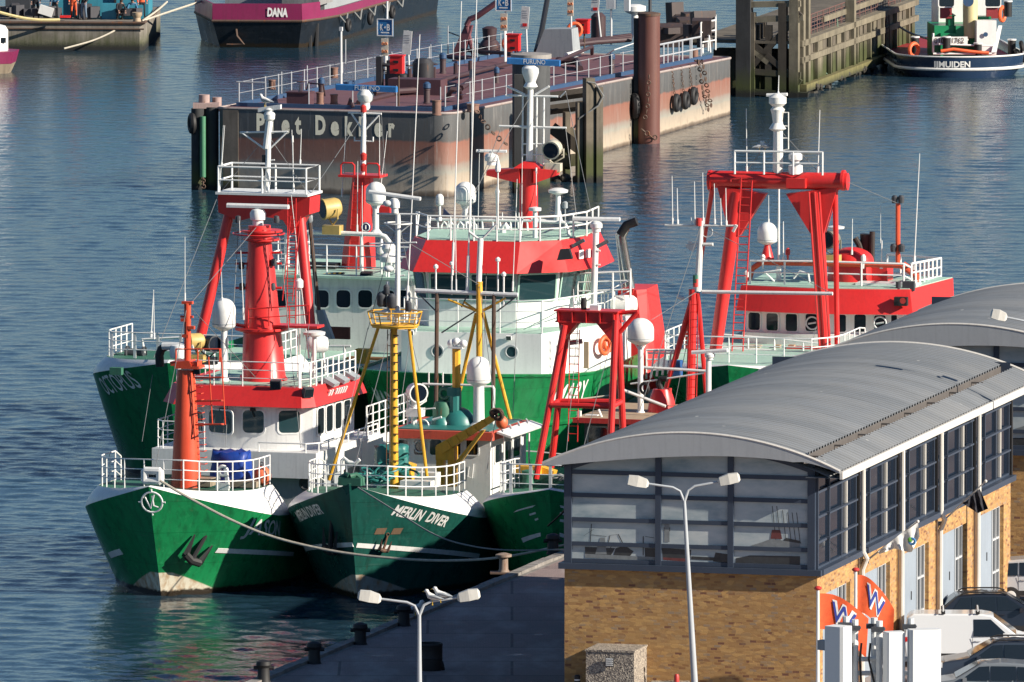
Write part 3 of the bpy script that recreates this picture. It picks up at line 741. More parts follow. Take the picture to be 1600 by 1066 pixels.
mb.path([MF.p(577, 381, am), MF.p(651, 379, am)], .035); mb.path([MF.p(589, 334, am), MF.p(652, 335, am)], .04); mb.torus(MF.p(622, 349, am), .52, .03, (0, 0, 1), 18, 6)
for u in (602, 642): mb.path([MF.p(622, 366, am), MF.p(u, 350, am)], .025)
mb.path([MF.p(607, 500, am), MF.p(606, 440, am)], .06); mb.path([MF.p(618, 432, am), MF.p(632, 430, am)], .03); mb.path([MF.p(608, 400, am), MF.p(634, 402, am)], .03)
g.put(mb, 'topmast', WHITE)
g.radar((617, 305), 84, am, 333, -.11, bw=.13, r=.2)
for u, v, s_ in ((604, 452, .2), (596, 467, .3), (612, 470, .3), (638, 478, .22)): g.put(MB().lathe(MF.p(u, v, am-.2), [(s_*.4, -s_), (s_*.6, -s_*.7), (s_*.6, s_*.5), (s_*.3, s_*.9)], 12), 'mast_lamp', DGREY)
for u, v in ((607, 420), (603, 488), (623, 490), (606, 318)): g.put(MB().ball(MF.p(u, v, am-.1), .16, 12, (1.3, 1, .8)), 'satellite_pod', WHITE)
# wheelhouse
aw = 11.0; X0, X1 = MF.p(619, 700, aw).x, MF.p(766, 700, aw).x; zr0 = MF.p(700, 686, aw).z; zr1 = MF.p(700, 673, aw).z
A, B = (X0, aw), (X1, aw)
g.house([A, B, (X1+.1, aw+4.4), (X0-.1, aw+4.4)], 2.0, zr0, WHITE, 'wheelhouse')
for u, w_, h_ in ((630, 15, 23), (655, 16, 23), (681, 18, 24), (712, 16, 24), (738, 18, 24)): g.window(A, B, u, 699, w_, h_, WHITE, GLASS, .2, .05)
g.put(MB().torus(MF.p(656, 698, aw-.06), .22, .03, (0, 1, 0), 18, 6), 'clear_view_screen', GALV)
for k in range(3): g.window_at(V((X1+.03+.02*k, aw+.9+k*1.15, zr0-.6)), V((.02, 1, 0)).normalized(), V((1, -.02, 0)), .4, .34, WHITE, GLASS, .15)
g.put(MB().prism([(X0-.2, aw-.25, zr0), (X1+.15, aw-.25, zr0), (X1+.3, aw+4.6, zr0), (X0-.3, aw+4.6, zr0)], (0, 0, zr1-zr0)), 'roof_band', paint('faded red paint', (.6, .09, .05), .5, .3, .1))
g.put(MB().box(((X0+X1)/2, aw+2.2, zr1+.02), (X1-X0-.1, 4.4, .04)), 'roof_deck', TEAL)
g.put(MB().box((X1+.55, aw+2.2, zr1-.1), (.6, 4.4, .08), 0, 0, .3), 'roof_visor', WHITE)
mb = MB(); pts = [V((X1+.5, aw+.2, 2.2)), V((X1+.5, aw+.2, zr1-.4)), V((X1+.45, aw+.3, zr1+.0)), V((X1+.2, aw+.8, zr1+.1))]
for k in range(4): mb.path([p+V((0, k*1.1, 0)) for p in pts], .035)
mb.path([(X1+.5, aw, 3.3), (X1+.5, aw+4.5, 3.3)], .03); g.put(mb, 'side_rails', WHITE)
g.put(MB().path([MF.p(733, 729, aw-.05), MF.p(731, 745, aw-.05), MF.p(738, 747, aw-.05), MF.p(740, 725, aw-.05)], .02), 'handrail', WHITE)
# crane
mb = MB(); p, q = MF.p(690, 702, 9.6), MF.p(772, 652, 9.6); d = (q-p).normalized(); s_ = V((0, .22, 0)); u_ = d.cross(V((0, 1, 0))).normalized()*-.2
mb.loft([p-u_*1.1-s_, p+u_*.9-s_, p+u_*.9+s_, p-u_*1.1+s_], [q-u_*.6-s_*.6, q+u_*.6-s_*.6, q+u_*.6+s_*.6, q-u_*.6+s_*.6])
for k in range(1, 6): c = p.lerp(q, k/6); mb.box(c-V((0, .24, 0)), (.07, .03, .3), 0, 0, -.55)
mb.loft([MF.p(700+dx, 742, 9.6)+s_*k for dx, k in ((-3, -1), (5, -1), (5, 1), (-3, 1))], [MF.p(755+dx, 672, 9.6)+s_*k*.6 for dx, k in ((-2, -1), (3, -1), (3, 1), (-2, 1))])
for u in (689, 707): mb.box(MF.p(u, 728, 9.7), (.3, .3, 1.6))
mb.box(MF.p(698, 708, 9.7), (.75, .5, .5)); g.put(mb, 'crane', YELLOW)
mb = MB(); rnd = random.Random(5); c = MF.p(777, 648, 9.6)
for k in range(9): mb.torus(c+V((rnd.uniform(-.08, .08), rnd.uniform(-.1, .1), rnd.uniform(-.08, .08))), .2, .035, (rnd.uniform(-1, 1), 1, rnd.uniform(-1, 1)), 14, 5)
g.put(mb, 'crane_rope_coil', IRON); buoy(MF.world(MF.p(784, 660, 10)), .24, 'small faded orange buoy hung at the tip of the yellow crane')
# roof gear
c = MF.p(716, 671, 13.2); g.put(MB().lathe(c, [(.72, 0), (.72, .2), (.62, .5), (.42, .75), (.2, .85)], 20), 'winch_cover', TEAL)
g.put(MB().lathe(MF.p(689, 672, 12.8), [(.42, 0), (.4, .3), (.25, .52), (.05, .58)], 16), 'roof_ventilator', TEAL)
g.put(MB().path([MF.p(711, 650, 13), MF.p(711, 606, 13)], .25, 10).box(MF.p(706, 612, 12.9), (.3, .3, .3)), 'gantry_post', TEAL)
g.put(MB().path([MF.p(713, 612, 13.1), MF.p(713, 545, 13.1)], .17, 8), 'post', YELLOW)
mb = MB().box(MF.p(713, 543, 13.1), (.6, .4, .06)); 
for u in (705, 713, 724): mb.ball(MF.p(u, 534+abs(u-713)*.3, 13.1), .16, 12).tube(MF.p(u, 543, 13.1), MF.p(u, 535, 13.1), .05)
g.put(mb, 'antenna_cluster', WHITE)
g.put(MB().lathe(MF.p(692, 650, 13), [(.4, -.4), (.4, .3), (.3, .55), (.1, .6)], 14).torus(MF.p(695, 615, 13), .2, .08, (.2, 1, 0), 14, 6), 'capstan', GREEN_D)
g.dome(748, 557, 598, 36, 13.0, 668, .21)
o = g.searchlight((649, 613), .72, 12.5, (.6, -.8, 0), mat=WHITE); g.put(MB().path([MF.p(647, 625, 12.5), MF.p(647, 672, 12.5)], .12, 8).path([MF.p(637, 672, 12.5), MF.p(637, 607, 12.5)], .04), 'light_post', WHITE)
mb = MB(); mb.torus(MF.p(662, 665, 12.4), .22, .035, (.2, 1, 0), 14, 5); mb.path([MF.p(655, 640, 12.4), MF.p(680, 638, 12.4)], .03); mb.path([MF.p(676, 656, 12.4), MF.p(690, 652, 12.4)], .05); g.put(mb, 'roof_handrail', WHITE)
mb = MB(); mb.path([MF.p(755, 604, 13.4), MF.p(770, 604, 13.4), MF.p(772, 608, 13.4), MF.p(771, 668, 13.4)], .05); mb.path([MF.p(660, 600, 14), MF.p(740, 602, 14)], .05)
for u in (670, 692): mb.path([MF.p(u, 605, 14), MF.p(u, 582, 14)], .03)
g.put(mb, 'roof_frame', WHITE)
# after mast with crossbar
aa = 16.5; mb = MB(); mb.path([MF.p(749, 650, aa), MF.p(749, 440, aa)], .125, 10); g.put(mb, 'after_mast', YELLOW)
mb = MB(); mb.tube(MF.p(744, 490, aa), MF.p(718, 612, aa+.8), .075); mb.tube(MF.p(755, 488, aa), MF.p(812, 712, aa+.8), .075)
for u, v in ((700, 468), (725, 472), (772, 478), (790, 466)): mb.tube(MF.p(749, 488, aa), MF.p(u, v, aa), .045)
g.put(mb, 'after_mast_leg', YELLOW)
mb = MB(); mb.path([MF.p(748, 445, aa), MF.p(751, 372, aa)], .11, 10); mb.path([MF.p(751, 376, aa), MF.p(733, 362, aa)], .05); mb.path([MF.p(751, 376, aa), MF.p(776, 350, aa)], .05); mb.lathe(MF.p(778, 350, aa), [(.03, -.2), (.03, 2.0), (.1, 2.05), (.12, 2.2), (.02, 2.6)], 8); g.put(mb, 'after_topmast', WHITE)
g.put(MB().path([MF.p(649, 454, aa), MF.p(809, 461, aa)], .09, 8), 'crossbar', GALV)
mb = MB()
for u, v1 in ((683, 660), (772, 662)): mb.path([MF.p(u, 458, aa), MF.p(u-2, v1, aa)], .085, 8)
g.put(mb, 'stanchion', IRON)
mb = MB()
for p_, q_ in (((655, 460), (682, 487)), ((806, 464), (776, 487)), ((749, 482), (690, 520)), ((733, 455), (721, 480))): mb.tube(MF.p(*p_, aa), MF.p(*q_, aa), .03, n=5)
g.put(mb, 'crossbar_brace', DGREY)
for b_, t_, r in (((730, 455), (745, -8), .035), ((707, 430), (721, 2), .03), ((635, 500), (656, 54), .03), ((713, 455), (711, 300), .02), ((801, 455), (806, 330), .02)): g.antenna(b_, t_, aa, r)
for u, v, w_ in ((681, 418, 4), (706, 413, 5), (778, 407, 5), (787, 430, 5)):
    c = MF.p(u, v, aa); g.put(MB().lathe(c, [(.035, -1.2), (.035, -.05), (.09, -.03), (.1, .06), (.03, .13)], 10), 'gps_antenna', WHITE)
# foredeck gear
def heap(c, n, r, seed, mat, name, label, cat, fr):
    rnd = random.Random(seed); mb = MB()
    for k in range(n):
        o = V((rnd.gauss(0, r*.4), rnd.gauss(0, r*.3), abs(rnd.gauss(0, r*.25)))); mb.torus(o, rnd.uniform(.12, .3)*r*1.6, .03+.02*rnd.random(), (rnd.uniform(-.6, .6), rnd.uniform(-.6, .6), 1), 14, 5)
    o = mb.build(name, mat); o.location = fr.world(c); return tag(o, label, cat)
heap(MF.p(605, 742, 5.6), 26, .9, 2, TEAL, 'net_heap', 'heap of dark green netting by the foot of the yellow mast', 'net', MF)
heap(MF.p(585, 752, 3.2), 14, .7, 9, TEAL, 'rope_coil', 'loose green rope coiled on the bow deck of the middle boat', 'rope', MF)
tag(lumpy_box(MF.world(MF.p(612, 718, 6.5)), (1.3, .9, 1.1), 12, TEAL, 'covered_winch', .12, .1), 'dark teal cover over deck gear left of the thick yellow mast', 'cover')
g.put(MB().box(MF.p(630, 742, 7), (.8, .6, .7)).box(MF.p(637, 742, 7), (.3, .62, .9), 0, 0, .3), 'winch', YELLOW)
g.put(MB().box(MF.p(668, 748, 6.5), (.9, .5, .5)).box(MF.p(652, 755, 5), (1.2, .6, .2)), 'hatch', WHITE)
g.put(MB().path([MF.p(534, 757, 2), MF.p(534, 720, 2), MF.p(538, 716, 2), MF.p(545, 722, 2), MF.p(555, 724, 2), MF.p(562, 718, 2)], .07, 8), 'bow_rail_end', WHITE)

# ---------------------------------------------------------------- the trawler lying against the quay
root = shipthing('fishing_trawler', 'green trawler with white bow slashes, half hidden by the glazed brick building', 'trawler', IF_, 'trawlers moored side by side')
I = Hull(IF_, 26, 7.1, 4.25, 2.6, 3.2, 1.2, 3.6, 5.5, 2.6, 1.9, .93)
I.mesh(GREEN_I, root); wb, prof = I.whaleback(WHITE, root, 5.0, lambda a: 3.7+.6*math.exp(-(a+1.2)/1.4), .6, tail=.7)
I.deck(GREEN_D, root, -.5, 4.0); g = Gear(IF_, root)
whale_rail(prof, root, 1.1, 8, 3, sp=.8, flat=True)
I.text('INGE', -1, (767, 838), (794, 830), .62, MATS['faded white lettering'], root, .0, .0)
def slash(side, pts):
    h = [I.hit(u, v, side) for u, v in pts]
    if all(h): I.patch(side, h, WHITE, root, 'white_slash')
for q in ([(803, 801), (833, 793), (838, 789), (808, 797)], [(829, 806), (839, 803), (838, 800), (828, 803)], [(837, 814), (842, 812), (841, 809), (836, 811)], [(818, 848), (846, 838), (845, 832), (815, 841)]): slash(-1, q)
for q in ([(874, 793), (897, 799), (897, 795), (874, 789)], [(874, 803), (890, 808), (893, 805), (874, 800)], [(874, 815), (880, 816), (882, 812), (874, 811)], [(873, 838), (897, 846), (897, 840), (873, 832)]): slash(1, q)
strip_px(I, -1, (763, 863), (797, 851), .16, WHITE, root)
# red gantry over the foredeck
g1, g2 = 4.2, 6.4
mb = MB(); mb.tube(IF_.p(882, 508, g1+.5), IF_.p(837, 748, g1), .13, .13, 10); mb.tube(IF_.p(962, 500, g1+.5), IF_.p(954, 690, g1), .13, .13, 10)
mb.tube(IF_.p(887, 505, g2-.5), IF_.p(861, 730, g2), .13, .13, 10); mb.tube(IF_.p(966, 505, g2-.5), IF_.p(974, 690, g2), .13, .13, 10)
mb.tube(IF_.p(861, 633, g1+.2), IF_.p(957, 635, g1+.2), .11); mb.tube(IF_.p(872, 627, g2-.3), IF_.p(970, 628, g2-.3), .11); mb.tube(IF_.p(861, 633, g1+.2), IF_.p(872, 627, g2-.3), .1); mb.tube(IF_.p(957, 635, g1+.2), IF_.p(970, 628, g2-.3), .1)
g.put(mb, 'gantry_legs', RED)
mb = MB(); c = IF_.p(921, 494, 5.3); mb.box(c, (2.4, .75, .38)); mb.box(c+V((0, 0, .22)), (2.55, 1.0, .06)); mb.box(c+V((0, 0, -.2)), (2.45, .95, .06))
for s_ in (-1, 1): mb.prism([c+V((s_*1.15, -.35, -.2)), c+V((s_*.35, -.35, -.2)), c+V((s_*1.0, -.35, -.95))], (0, .7, 0))
for k in range(5): mb.box(c+V((-1.1+k*.55, 0, 0)), (.05, 1.0, .46))
mb.tube(IF_.p(995, 488, 5.3), IF_.p(968, 520, 5.3), .09); mb.tube(IF_.p(968, 489, 5.3), IF_.p(997, 487, 5.3), .08); g.put(mb, 'gantry_beam', RED)
for u in (890, 897, 912, 935): g.antenna((u, 487), (u-1, 470 if u != 897 else 452), 5.3, .02)
g.put(MB().lathe(IF_.p(912, 474, 5.3), [(.1, -.3), (.12, 0), (.1, .2)], 10), 'mast_lamp', BLACK); g.put(MB().box(IF_.p(930, 483, 5.2), (.35, .3, .3)), 'lamp_box', WHITE)
g.put(MB().ladder(IF_.p(895, 690, g1+1), IF_.p(898, 515, g1+1), (1, 0, 0), .38), 'gantry_ladder', RED)
# wheelhouse with flat brown roof
zr = IF_.p(905, 655, 9.5).z; X0, X1 = IF_.p(912, 655, 9.7).x, IF_.p(1040, 655, 9.7).x
g.house([(X0, 9.8), (X1, 9.8), (X1, 15), (X0, 15)], 2.0, zr-.1, DGREY, 'wheelhouse')
for k in range(3): g.window_at(V((X0+.55+k*1.0, 9.79, zr-.75)), V((1, 0, 0)), V((0, -1, 0)), .38, .42, GREY, GLASS, .15)
g.put(MB().box(((X0+X1)/2, 12.3, zr), (X1-X0+.6, 6.0, .12)), 'roof', BROWN); g.put(MB().box(((X0+X1)/2, 9.28, zr-.02), (X1-X0+.62, .05, .2)), 'roof_edge', DRED)
g.put(MB().box(IF_.p(905, 648, 10), (.15, .15, .3)).tube(IF_.p(935, 640, 10), IF_.p(940, 652, 10), .05).box(IF_.p(925, 650, 10.4), (.5, .3, .1)), 'roof_fitting', WHITE)
g.dome(1001, 497, 533, 40, 12, 650, .11, struts=True)
b = IF_.p(1034, 652, 12.5); g.put(MB().lathe(b, [(.58, -.3), (.55, .3), (.48, .7), (.36, 1.05), (.34, 1.1)], 20), 'funnel', RED); g.put(MB().torus(b+V((0, 0, .55)), .53, .02, (0.15, 0, 1), 20, 5), 'funnel_band', IRON)
g.put(MB().path([b+V((0, 0, 1.0)), b+V((-.12, 0, 1.3)), b+V((-.05, 0, 1.5)), b+V((.22, 0, 1.5))], .12, 10), 'exhaust_pipe', BLACK); g.put(MB().path([b+V((.3, -.1, .2)), b+V((.33, -.05, 1.15))], .09, 8), 'exhaust_pipe', DRED)
mb = MB(); mb.path([IF_.p(975, 610, 11), IF_.p(1040, 635, 11)], .06); mb.path([IF_.p(970, 572, 12.5), IF_.p(1105, 580, 12.5)], .06); mb.path([IF_.p(985, 600, 12.5), IF_.p(1100, 583, 12.5)], .04); g.put(mb, 'boom', WHITE)
g.put(MB().torus(IF_.p(1007, 607, 11.5), .2, .06, (.4, 1, 0), 14, 6), 'hose_coil', BLACK)
# red tripod mast
at = 15.5; mb = MB(); mb.path([IF_.p(1078, 650, at), IF_.p(1083, 452, at)], .17, 10); mb.tube(IF_.p(1083, 460, at), IF_.p(1040, 610, at), .1); mb.tube(IF_.p(1090, 458, at), IF_.p(1107, 655, at+.6), .095); mb.tube(IF_.p(1080, 480, at), IF_.p(1056, 560, at+.5), .1)
mb.ladder(IF_.p(1081, 640, at-.25), IF_.p(1085, 470, at-.25), (1, 0, 0), .35); g.put(mb, 'tripod_mast', RED)
mb = MB(); mb.path([IF_.p(1090, 455, at), IF_.p(1096, 345, at)], [.15, .09], 10); mb.path([IF_.p(1039, 352, at), IF_.p(1152, 353, at)], .045); mb.path([IF_.p(1096, 382, at), IF_.p(1114, 382, at)], .07); mb.box(IF_.p(1080, 385, at), (.35, .06, .3), 0, 0, .5); mb.path([IF_.p(1072, 382, at), IF_.p(1094, 380, at)], .04)
mb.torus(IF_.p(1105, 362, at), .22, .015, (0, 1, 0), 14, 5); mb.box(IF_.p(1148, 357, at), (.1, .1, .3), 0, 0, .5); g.put(mb, 'topmast', WHITE_R)
for u, y0, y1 in ((1051, 350, 275), (1059, 350, 294), (1086, 352, 284), (1099, 350, 270), (1117, 350, 287), (1127, 352, 310), (1135, 352, 294), (1081, 350, 340)): g.antenna((u, y0), (u-1, y1), at, .025)
for u, v, m_ in ((1092, 347, DRED), (1087, 442, DRED), (1087, 436, GREEN_D)): g.put(MB().lathe(IF_.p(u, v, at-.1), [(.11, -.15), (.11, .15)], 10), 'mast_lamp', m_)
g.put(MB().path([IF_.p(1097, 456, at), IF_.p(1301, 459, at)], .07, 8), 'derrick_boom', WHITE)
g.put(MB().path([IF_.p(1058, 463, at), IF_.p(1068, 467, at)], .09, 8), 'floodlight', GALV)
g.radar((1109, 549), 58, 11.8, 562, .09, bw=.14, r=.2); g.put(MB().path([IF_.p(1107, 562, 11.8), IF_.p(1107, 660, 11.8)], .11, 10), 'radar_mast', WHITE)
mb = MB()
for k in range(4): mb.path([IF_.p(1017+k*9, 590-k*2, 16), IF_.p(1022+k*9, 548, 16), IF_.p(1028+k*9, 548, 16)], .05)
mb.path([IF_.p(1012, 552, 16), IF_.p(1060, 552, 16)], .04); mb.path([IF_.p(1014, 575, 16), IF_.p(1064, 575, 16)], .03); g.put(mb, 'raft_rack', WHITE)
g.put(MB().box(IF_.p(1055, 575, 16.5), (.5, .4, .6)), 'locker', plain('blue locker', (.02, .1, .3), .5))
# yellow net drum and gear on the foredeck
g.put(MB().box(IF_.p(825, 742, 5.2), (1.0, .5, .7)).box(IF_.p(850, 742, 5.6), (.8, .5, .6), 0, 0, .3), 'winch', YELLOW)
g.put(MB().lathe(IF_.p(825, 752, 3.8), [(.25, -.1), (.2, .1), (.26, .4), (.05, .45)], 12).box(IF_.p(850, 752, 4.5), (2.8, .4, .5)), 'bollard', GREEN_D)
heap(IF_.p(883, 748, 4.2), 10, .5, 21, ROPE_G, 'rope_coil', 'grey hose and rope heaped on the bow deck beside the glazed building corner', 'rope', IF_)

# ================================================================ second row of boats
OF = Frame(onZ(280, 752), 17); AF = Frame(onZ(712, 752), 12); GF = Frame(onZ(1150, 752), 14)
FADED = MATS['faded white lettering']
def gull(name_c, label, r=.2, rz=0., mat=None, group=None):
    """standing gull: body, neck and head in one mesh, wings and tail, legs"""
    t = thing('gull', label, 'gull', name_c, rz, group)
    mb = MB(); mb.path([(-.2, 0, .19), (-.12, 0, .2), (0, 0, .22), (.1, 0, .26), (.15, 0, .33), (.17, 0, .38), (.2, 0, .385), (.25, 0, .37)], [.015, .055, .09, .085, .05, .052, .05, .008], 10); mb.build('body', FLAGW, t, 60)
    mb = MB()
    for s in (-1, 1): mb.path([(.08, s*.07, .25), (-.05, s*.085, .245), (-.2, s*.045, .2), (-.3, s*.015, .18)], [.03, .045, .03, .006], 8)
    mb.build('wings', plain('gull grey', (.32, .35, .38), .8), t, 60)
    MB().tube((.24, 0, .375), (.3, 0, .355), .014, .004, 6).build('beak', plain('gull beak', (.6, .4, .05), .5), t)
    mb = MB()
    for s in (-1, 1): mb.tube((.02, s*.035, 0), (.01, s*.035, .18), .009, n=5)
    mb.build('legs', MATS['gull beak'], t); t.scale = (r/.2,)*3; return t

# ---------------------------------------------------------------- the boat behind the left trawler
root = shipthing('fishing_trawler', 'dark green trawler behind the front row at far left, tall red goalpost gantry', 'trawler', OF, 'trawlers of the second row')
O = Hull(OF, 34, 8.6, 5.0, 3.72, 2.6, 1.5, 3.9, 5.2, 2.6, 1.9, .93)
O.mesh(GREEN_O, root); wb, prof = O.whaleback(WHITE, root, 5.5, lambda a: 4.85+.25*math.exp(-(a+1.5)/1.5), .6, tail=.6)
O.deck(MINT, root, -.3, 4.5); g = Gear(OF, root)
whale_rail(prof, root, 1.05, 9, 3, sp=1.0, flat=True)
O.text('OCTOPUS', -1, (169, 617), (224, 605), .66, FADED, root, .01); strip_px(O, -1, (167, 666), (193, 664), .2, WHITE, root)
# goalpost gantry with railed platform
ag = 8.0; L0, L1 = OF.p(362, 318, ag+.6), OF.p(312, 532, ag-.2); R0, R1 = OF.p(467, 325, ag+.6), OF.p(488, 545, ag-.2)
g.put(MB().tube(L1, L0, .22, .22, 16), 'gantry_leg', RED); g.put(MB().tube(R1, R0, .23, .23, 16), 'gantry_leg', RED)
mb = MB(); T = lambda u, v: OF.p(u, v, ag)
mb.prism([T(340, 304), T(484, 309), T(483, 335), T(468, 342), T(455, 365), T(442, 344), T(405, 337), T(372, 346), T(356, 338), T(341, 332)], (0, 1.4, 0)); g.put(mb, 'gantry_head', RED)
mb = MB(); p = T(412, 303); mb.box(p+V((0, .7, 0)), (4.0, 2.0, .1)); mb.rail([p+V((-1.9, -.2, 0)), p+V((1.9, -.2, 0)), p+V((1.9, 1.6, 0)), p+V((-1.9, 1.6, 0))], 1.1, 2, 1.9, .045, close=True); g.put(mb, 'gantry_platform', WHITE)
g.put(MB().ladder(OF.p(455, 530, ag-.3), OF.p(456, 310, ag-.3), (1, 0, 0), .36, .3, .022), 'gantry_ladder', RED)
mb = MB(); mb.path([T(417, 300), T(421, 180)], [.13, .1], 10); mb.path([T(375, 207), T(450, 206)], .045)
for u, v in ((377, 207), (448, 207)): mb.path([T(418, 236), T(u, v)], .04)
mb.path([T(416, 232), T(421, 190)], .15, 10); mb.lathe(T(421, 190), [(.1, 0), (.22, .1), (.24, .3), (.16, .42), (.2, .5), (.1, .58)], 14); mb.path([T(411, 252), T(429, 250)], .03); g.put(mb, 'gantry_mast', WHITE)
g.put(MB().loft([T(404, 172)+V(q) for q in ((0, -.1, -.09), (0, -.1, .09), (0, .1, .09), (0, .1, -.09))], [T(439, 167)+V(q) for q in ((0, -.1, -.09), (0, -.1, .09), (0, .1, .09), (0, .1, -.09))]), 'radar_scanner', WHITE)
g.put(MB().lathe(T(412, 266), [(.12, -.2), (.13, .2)], 10).lathe(T(413, 248), [(.1, -.15), (.1, .15)], 10), 'mast_lamp', BLACK)
for b_, t_ in (((346, 262), (351, 196)), ((469, 256), (471, 202)), ((459, 300), (456, 203)), ((343, 300), (349, 196))): g.antenna(b_, t_, ag, .022)
gull(OF.world(T(415, 168)), 'gull standing on the small radar at the top of the left gantry mast', .26, 2.6)
# mooring bitts, drum and rails on its bow
g.put(MB().path([OF.p(225, 552, 2.5), OF.p(223, 530, 2.5), OF.p(285, 527, 2.5)], .06), 'bow_bar', WHITE)
g.put(MB().lathe(OF.p(212, 552, 2.5)-V((.4, 0, 0)), [(.3, 0), (.3, .08), (.2, .1), (.2, .7), (.3, .72), (.3, .8)], 14, (1, 0, 0)), 'windlass', DGREY)
g.antenna((236, 527), (240, 453), 3, .03); g.put(MB().box(OF.p(182, 580, -1.0), (.5, .3, .3)), 'bow_fairlead', GREEN_D)
# superstructure with oval windows
aw = 20.; X0, X1 = OF.p(415, 500, aw).x, OF.p(648, 500, aw).x; z1 = OF.p(530, 434, aw).z; z0 = OF.p(530, 556, aw).z
A, B = (X0, aw), (X1, aw)
g.house([(X0-.1, aw+1.2), (X0+.5, aw), (X1, aw), (X1+.3, aw+.6), (X1+.3, aw+7), (X0-.1, aw+7)], z0, z1, paint('cream white paint', (.72, .71, .68), .4, .3, .1), 'wheelhouse')
g.house([(X0-.3, aw+1), (X1+.5, aw+.3), (X1+.5, aw+7), (X0-.3, aw+7)], 2.6, z0-.01, plain('brown plating', (.2, .09, .03), .6), 'deckhouse')
for u in (437, 503, 537, 571, 606, 630): g.window((X0, aw), (X1, aw), u, 467, 22, 27, WHITE, GLASS_B, .3, .045, .05)
g.put(MB().box(((X0+X1)/2+.1, aw+3.3, z1+.04), (X1-X0+.6, 7.3, .1)), 'roof_deck', MINT)
rb = [(X0, aw+6, z1), (X0, aw+.3, z1), (X1, aw+.15, z1), (X1+.3, aw+.6, z1), (X1+.3, aw+6.5, z1)]
g.put(MB().rail(rb, 1.35, 3, 1.3, .035), 'roof_railing', WHITE)
mb = MB(); mb.path([OF.p(470, 362, aw+2), OF.p(594, 367, aw+2), OF.p(602, 370, aw+2), OF.p(616, 388, aw+2), OF.p(617, 428, aw+2)], .1, 10); mb.path([OF.p(598, 367, aw+3), OF.p(611, 388, aw+3), OF.p(612, 428, aw+3)], .09, 8)
for u in (447, 477, 565): mb.path([OF.p(u, 364, aw+2), OF.p(u, 430, aw+2)], .08)
g.put(mb, 'roof_frame', WHITE)
g.searchlight((520, 325), .85, aw+2, (-.75, -.66, -.1)); g.dome(587, 284, 317, 30, aw+2.2, 366, .13, struts=True)
for u, h in ((480, 425), (452, 425), (445, 405)): g.put(MB().lathe(OF.p(u-1, 430, aw+3), [(.24, 0), (.24, (430-h)/38), (.2, (432-h)/38)], 14), 'roof_ventilator', WHITE)
g.put(MB().box(OF.p(500, 418, aw+3), (1.6, .8, .4)), 'roof_locker', BLACK)
mb = MB(); 
for k in range(14): mb.cur = k % 2; p, q = OF.p(lerp(480, 538, k/14), lerp(433, 429, k/14), aw+.6), OF.p(lerp(480, 538, (k+1)/14), lerp(433, 429, (k+1)/14), aw+.6); mb.tube(p, q, .1, n=8)
g.put(mb, 'striped_hose', [YELLOW, BLACK])
g.flood((573, 433), aw+.4, .5, 0); g.put(MB().lathe(OF.p(596, 425, aw+1), [(.04, -.1), (.04, .7), (.2, .8), (.2, .95), (.1, 1.15), (.04, 1.4)], 12), 'gps_antenna', WHITE); g.put(MB().lathe(OF.p(607, 436, aw), [(.05, 0), (.05, .7), (.35, .72), (.38, .95), (.2, 1.1), (.3, 1.3), (.25, 1.45), (.1, 1.5)], 12), 'satellite_pod', WHITE)
# red mast
am = aw+3.5; b = OF.p(559, 436, am); t = OF.p(567, 276, am); hh = t.z-b.z; mb = MB()
mb.loft([b+V((x*.72, y*.6, 0)) for x, y in ((-1, -.5), (-.5, -1), (.5, -1), (1, -.5), (1, .5), (.5, 1), (-.5, 1), (-1, .5))], [t+V((x*.4, y*.4, 0)) for x, y in ((-1, -.5), (-.5, -1), (.5, -1), (1, -.5), (1, .5), (.5, 1), (-.5, 1), (-1, .5))])
mb.box(t+V((0, 0, .05)), (1.85, 1.1, .1)); mb.box(OF.p(590, 328, am), (1.2, .4, .35))
for s_ in (-1, 1): 
    c = t+V((s_*.55, -.4, .1)); mb.path([c+V((-.3, 0, 0)), c+V((-.3, 0, .4)), c+V((-.2, 0, .5)), c+V((.2, 0, .5)), c+V((.3, 0, .4)), c+V((.3, 0, 0))], .04)
g.put(mb, 'red_mast', RED, 30)
g.put(MB().ladder(OF.p(551, 425, am-.75), OF.p(559, 285, am-.55), (1, 0, 0), .4, .32, .025), 'mast_ladder', DRED)
c = OF.p(572, 355, am-.72); g.put(MB().lathe(c, [(.22, 0), (.22, .04)], 18, (0, -1, 0)), 'round_sign', plain('sign blue', (.02, .04, .2), .5)); g.put(MB().torus(c-V((0, .06, 0)), .17, .025, (0, 1, 0), 16, 5).tube(c+V((0, -.06, -.08)), c+V((0, -.06, .09)), .03), 'sign_mark', WHITE)
mb = MB(); mb.path([OF.p(567, 276, am), OF.p(569, 148, am)], [.13, .09], 10); mb.path([OF.p(544, 176, am), OF.p(596, 178, am)], .05); mb.path([OF.p(548, 176, am), OF.p(568, 205, am)], .04); mb.path([OF.p(594, 178, am), OF.p(569, 205, am)], .04)
mb.path([OF.p(554, 220, am), OF.p(583, 221, am)], .03); mb.path([OF.p(554, 221, am), OF.p(554, 214, am)], .03); mb.path([OF.p(583, 221, am), OF.p(583, 214, am)], .03); mb.lathe(OF.p(571, 172, am), [(.13, 0), (.2, .1), (.2, .3), (.32, .42), (.36, .65), (.25, .85), (.1, .9)], 14); g.put(mb, 'topmast', WHITE)
for v in (170, 245, 262): g.put(MB().lathe(OF.p(568, v, am-.15), [(.12, -.15), (.14, .1), (.05, .18)], 10), 'mast_lamp', DRED)
BLUE_R = plain('radar blue', (.03, .16, .42), .45)
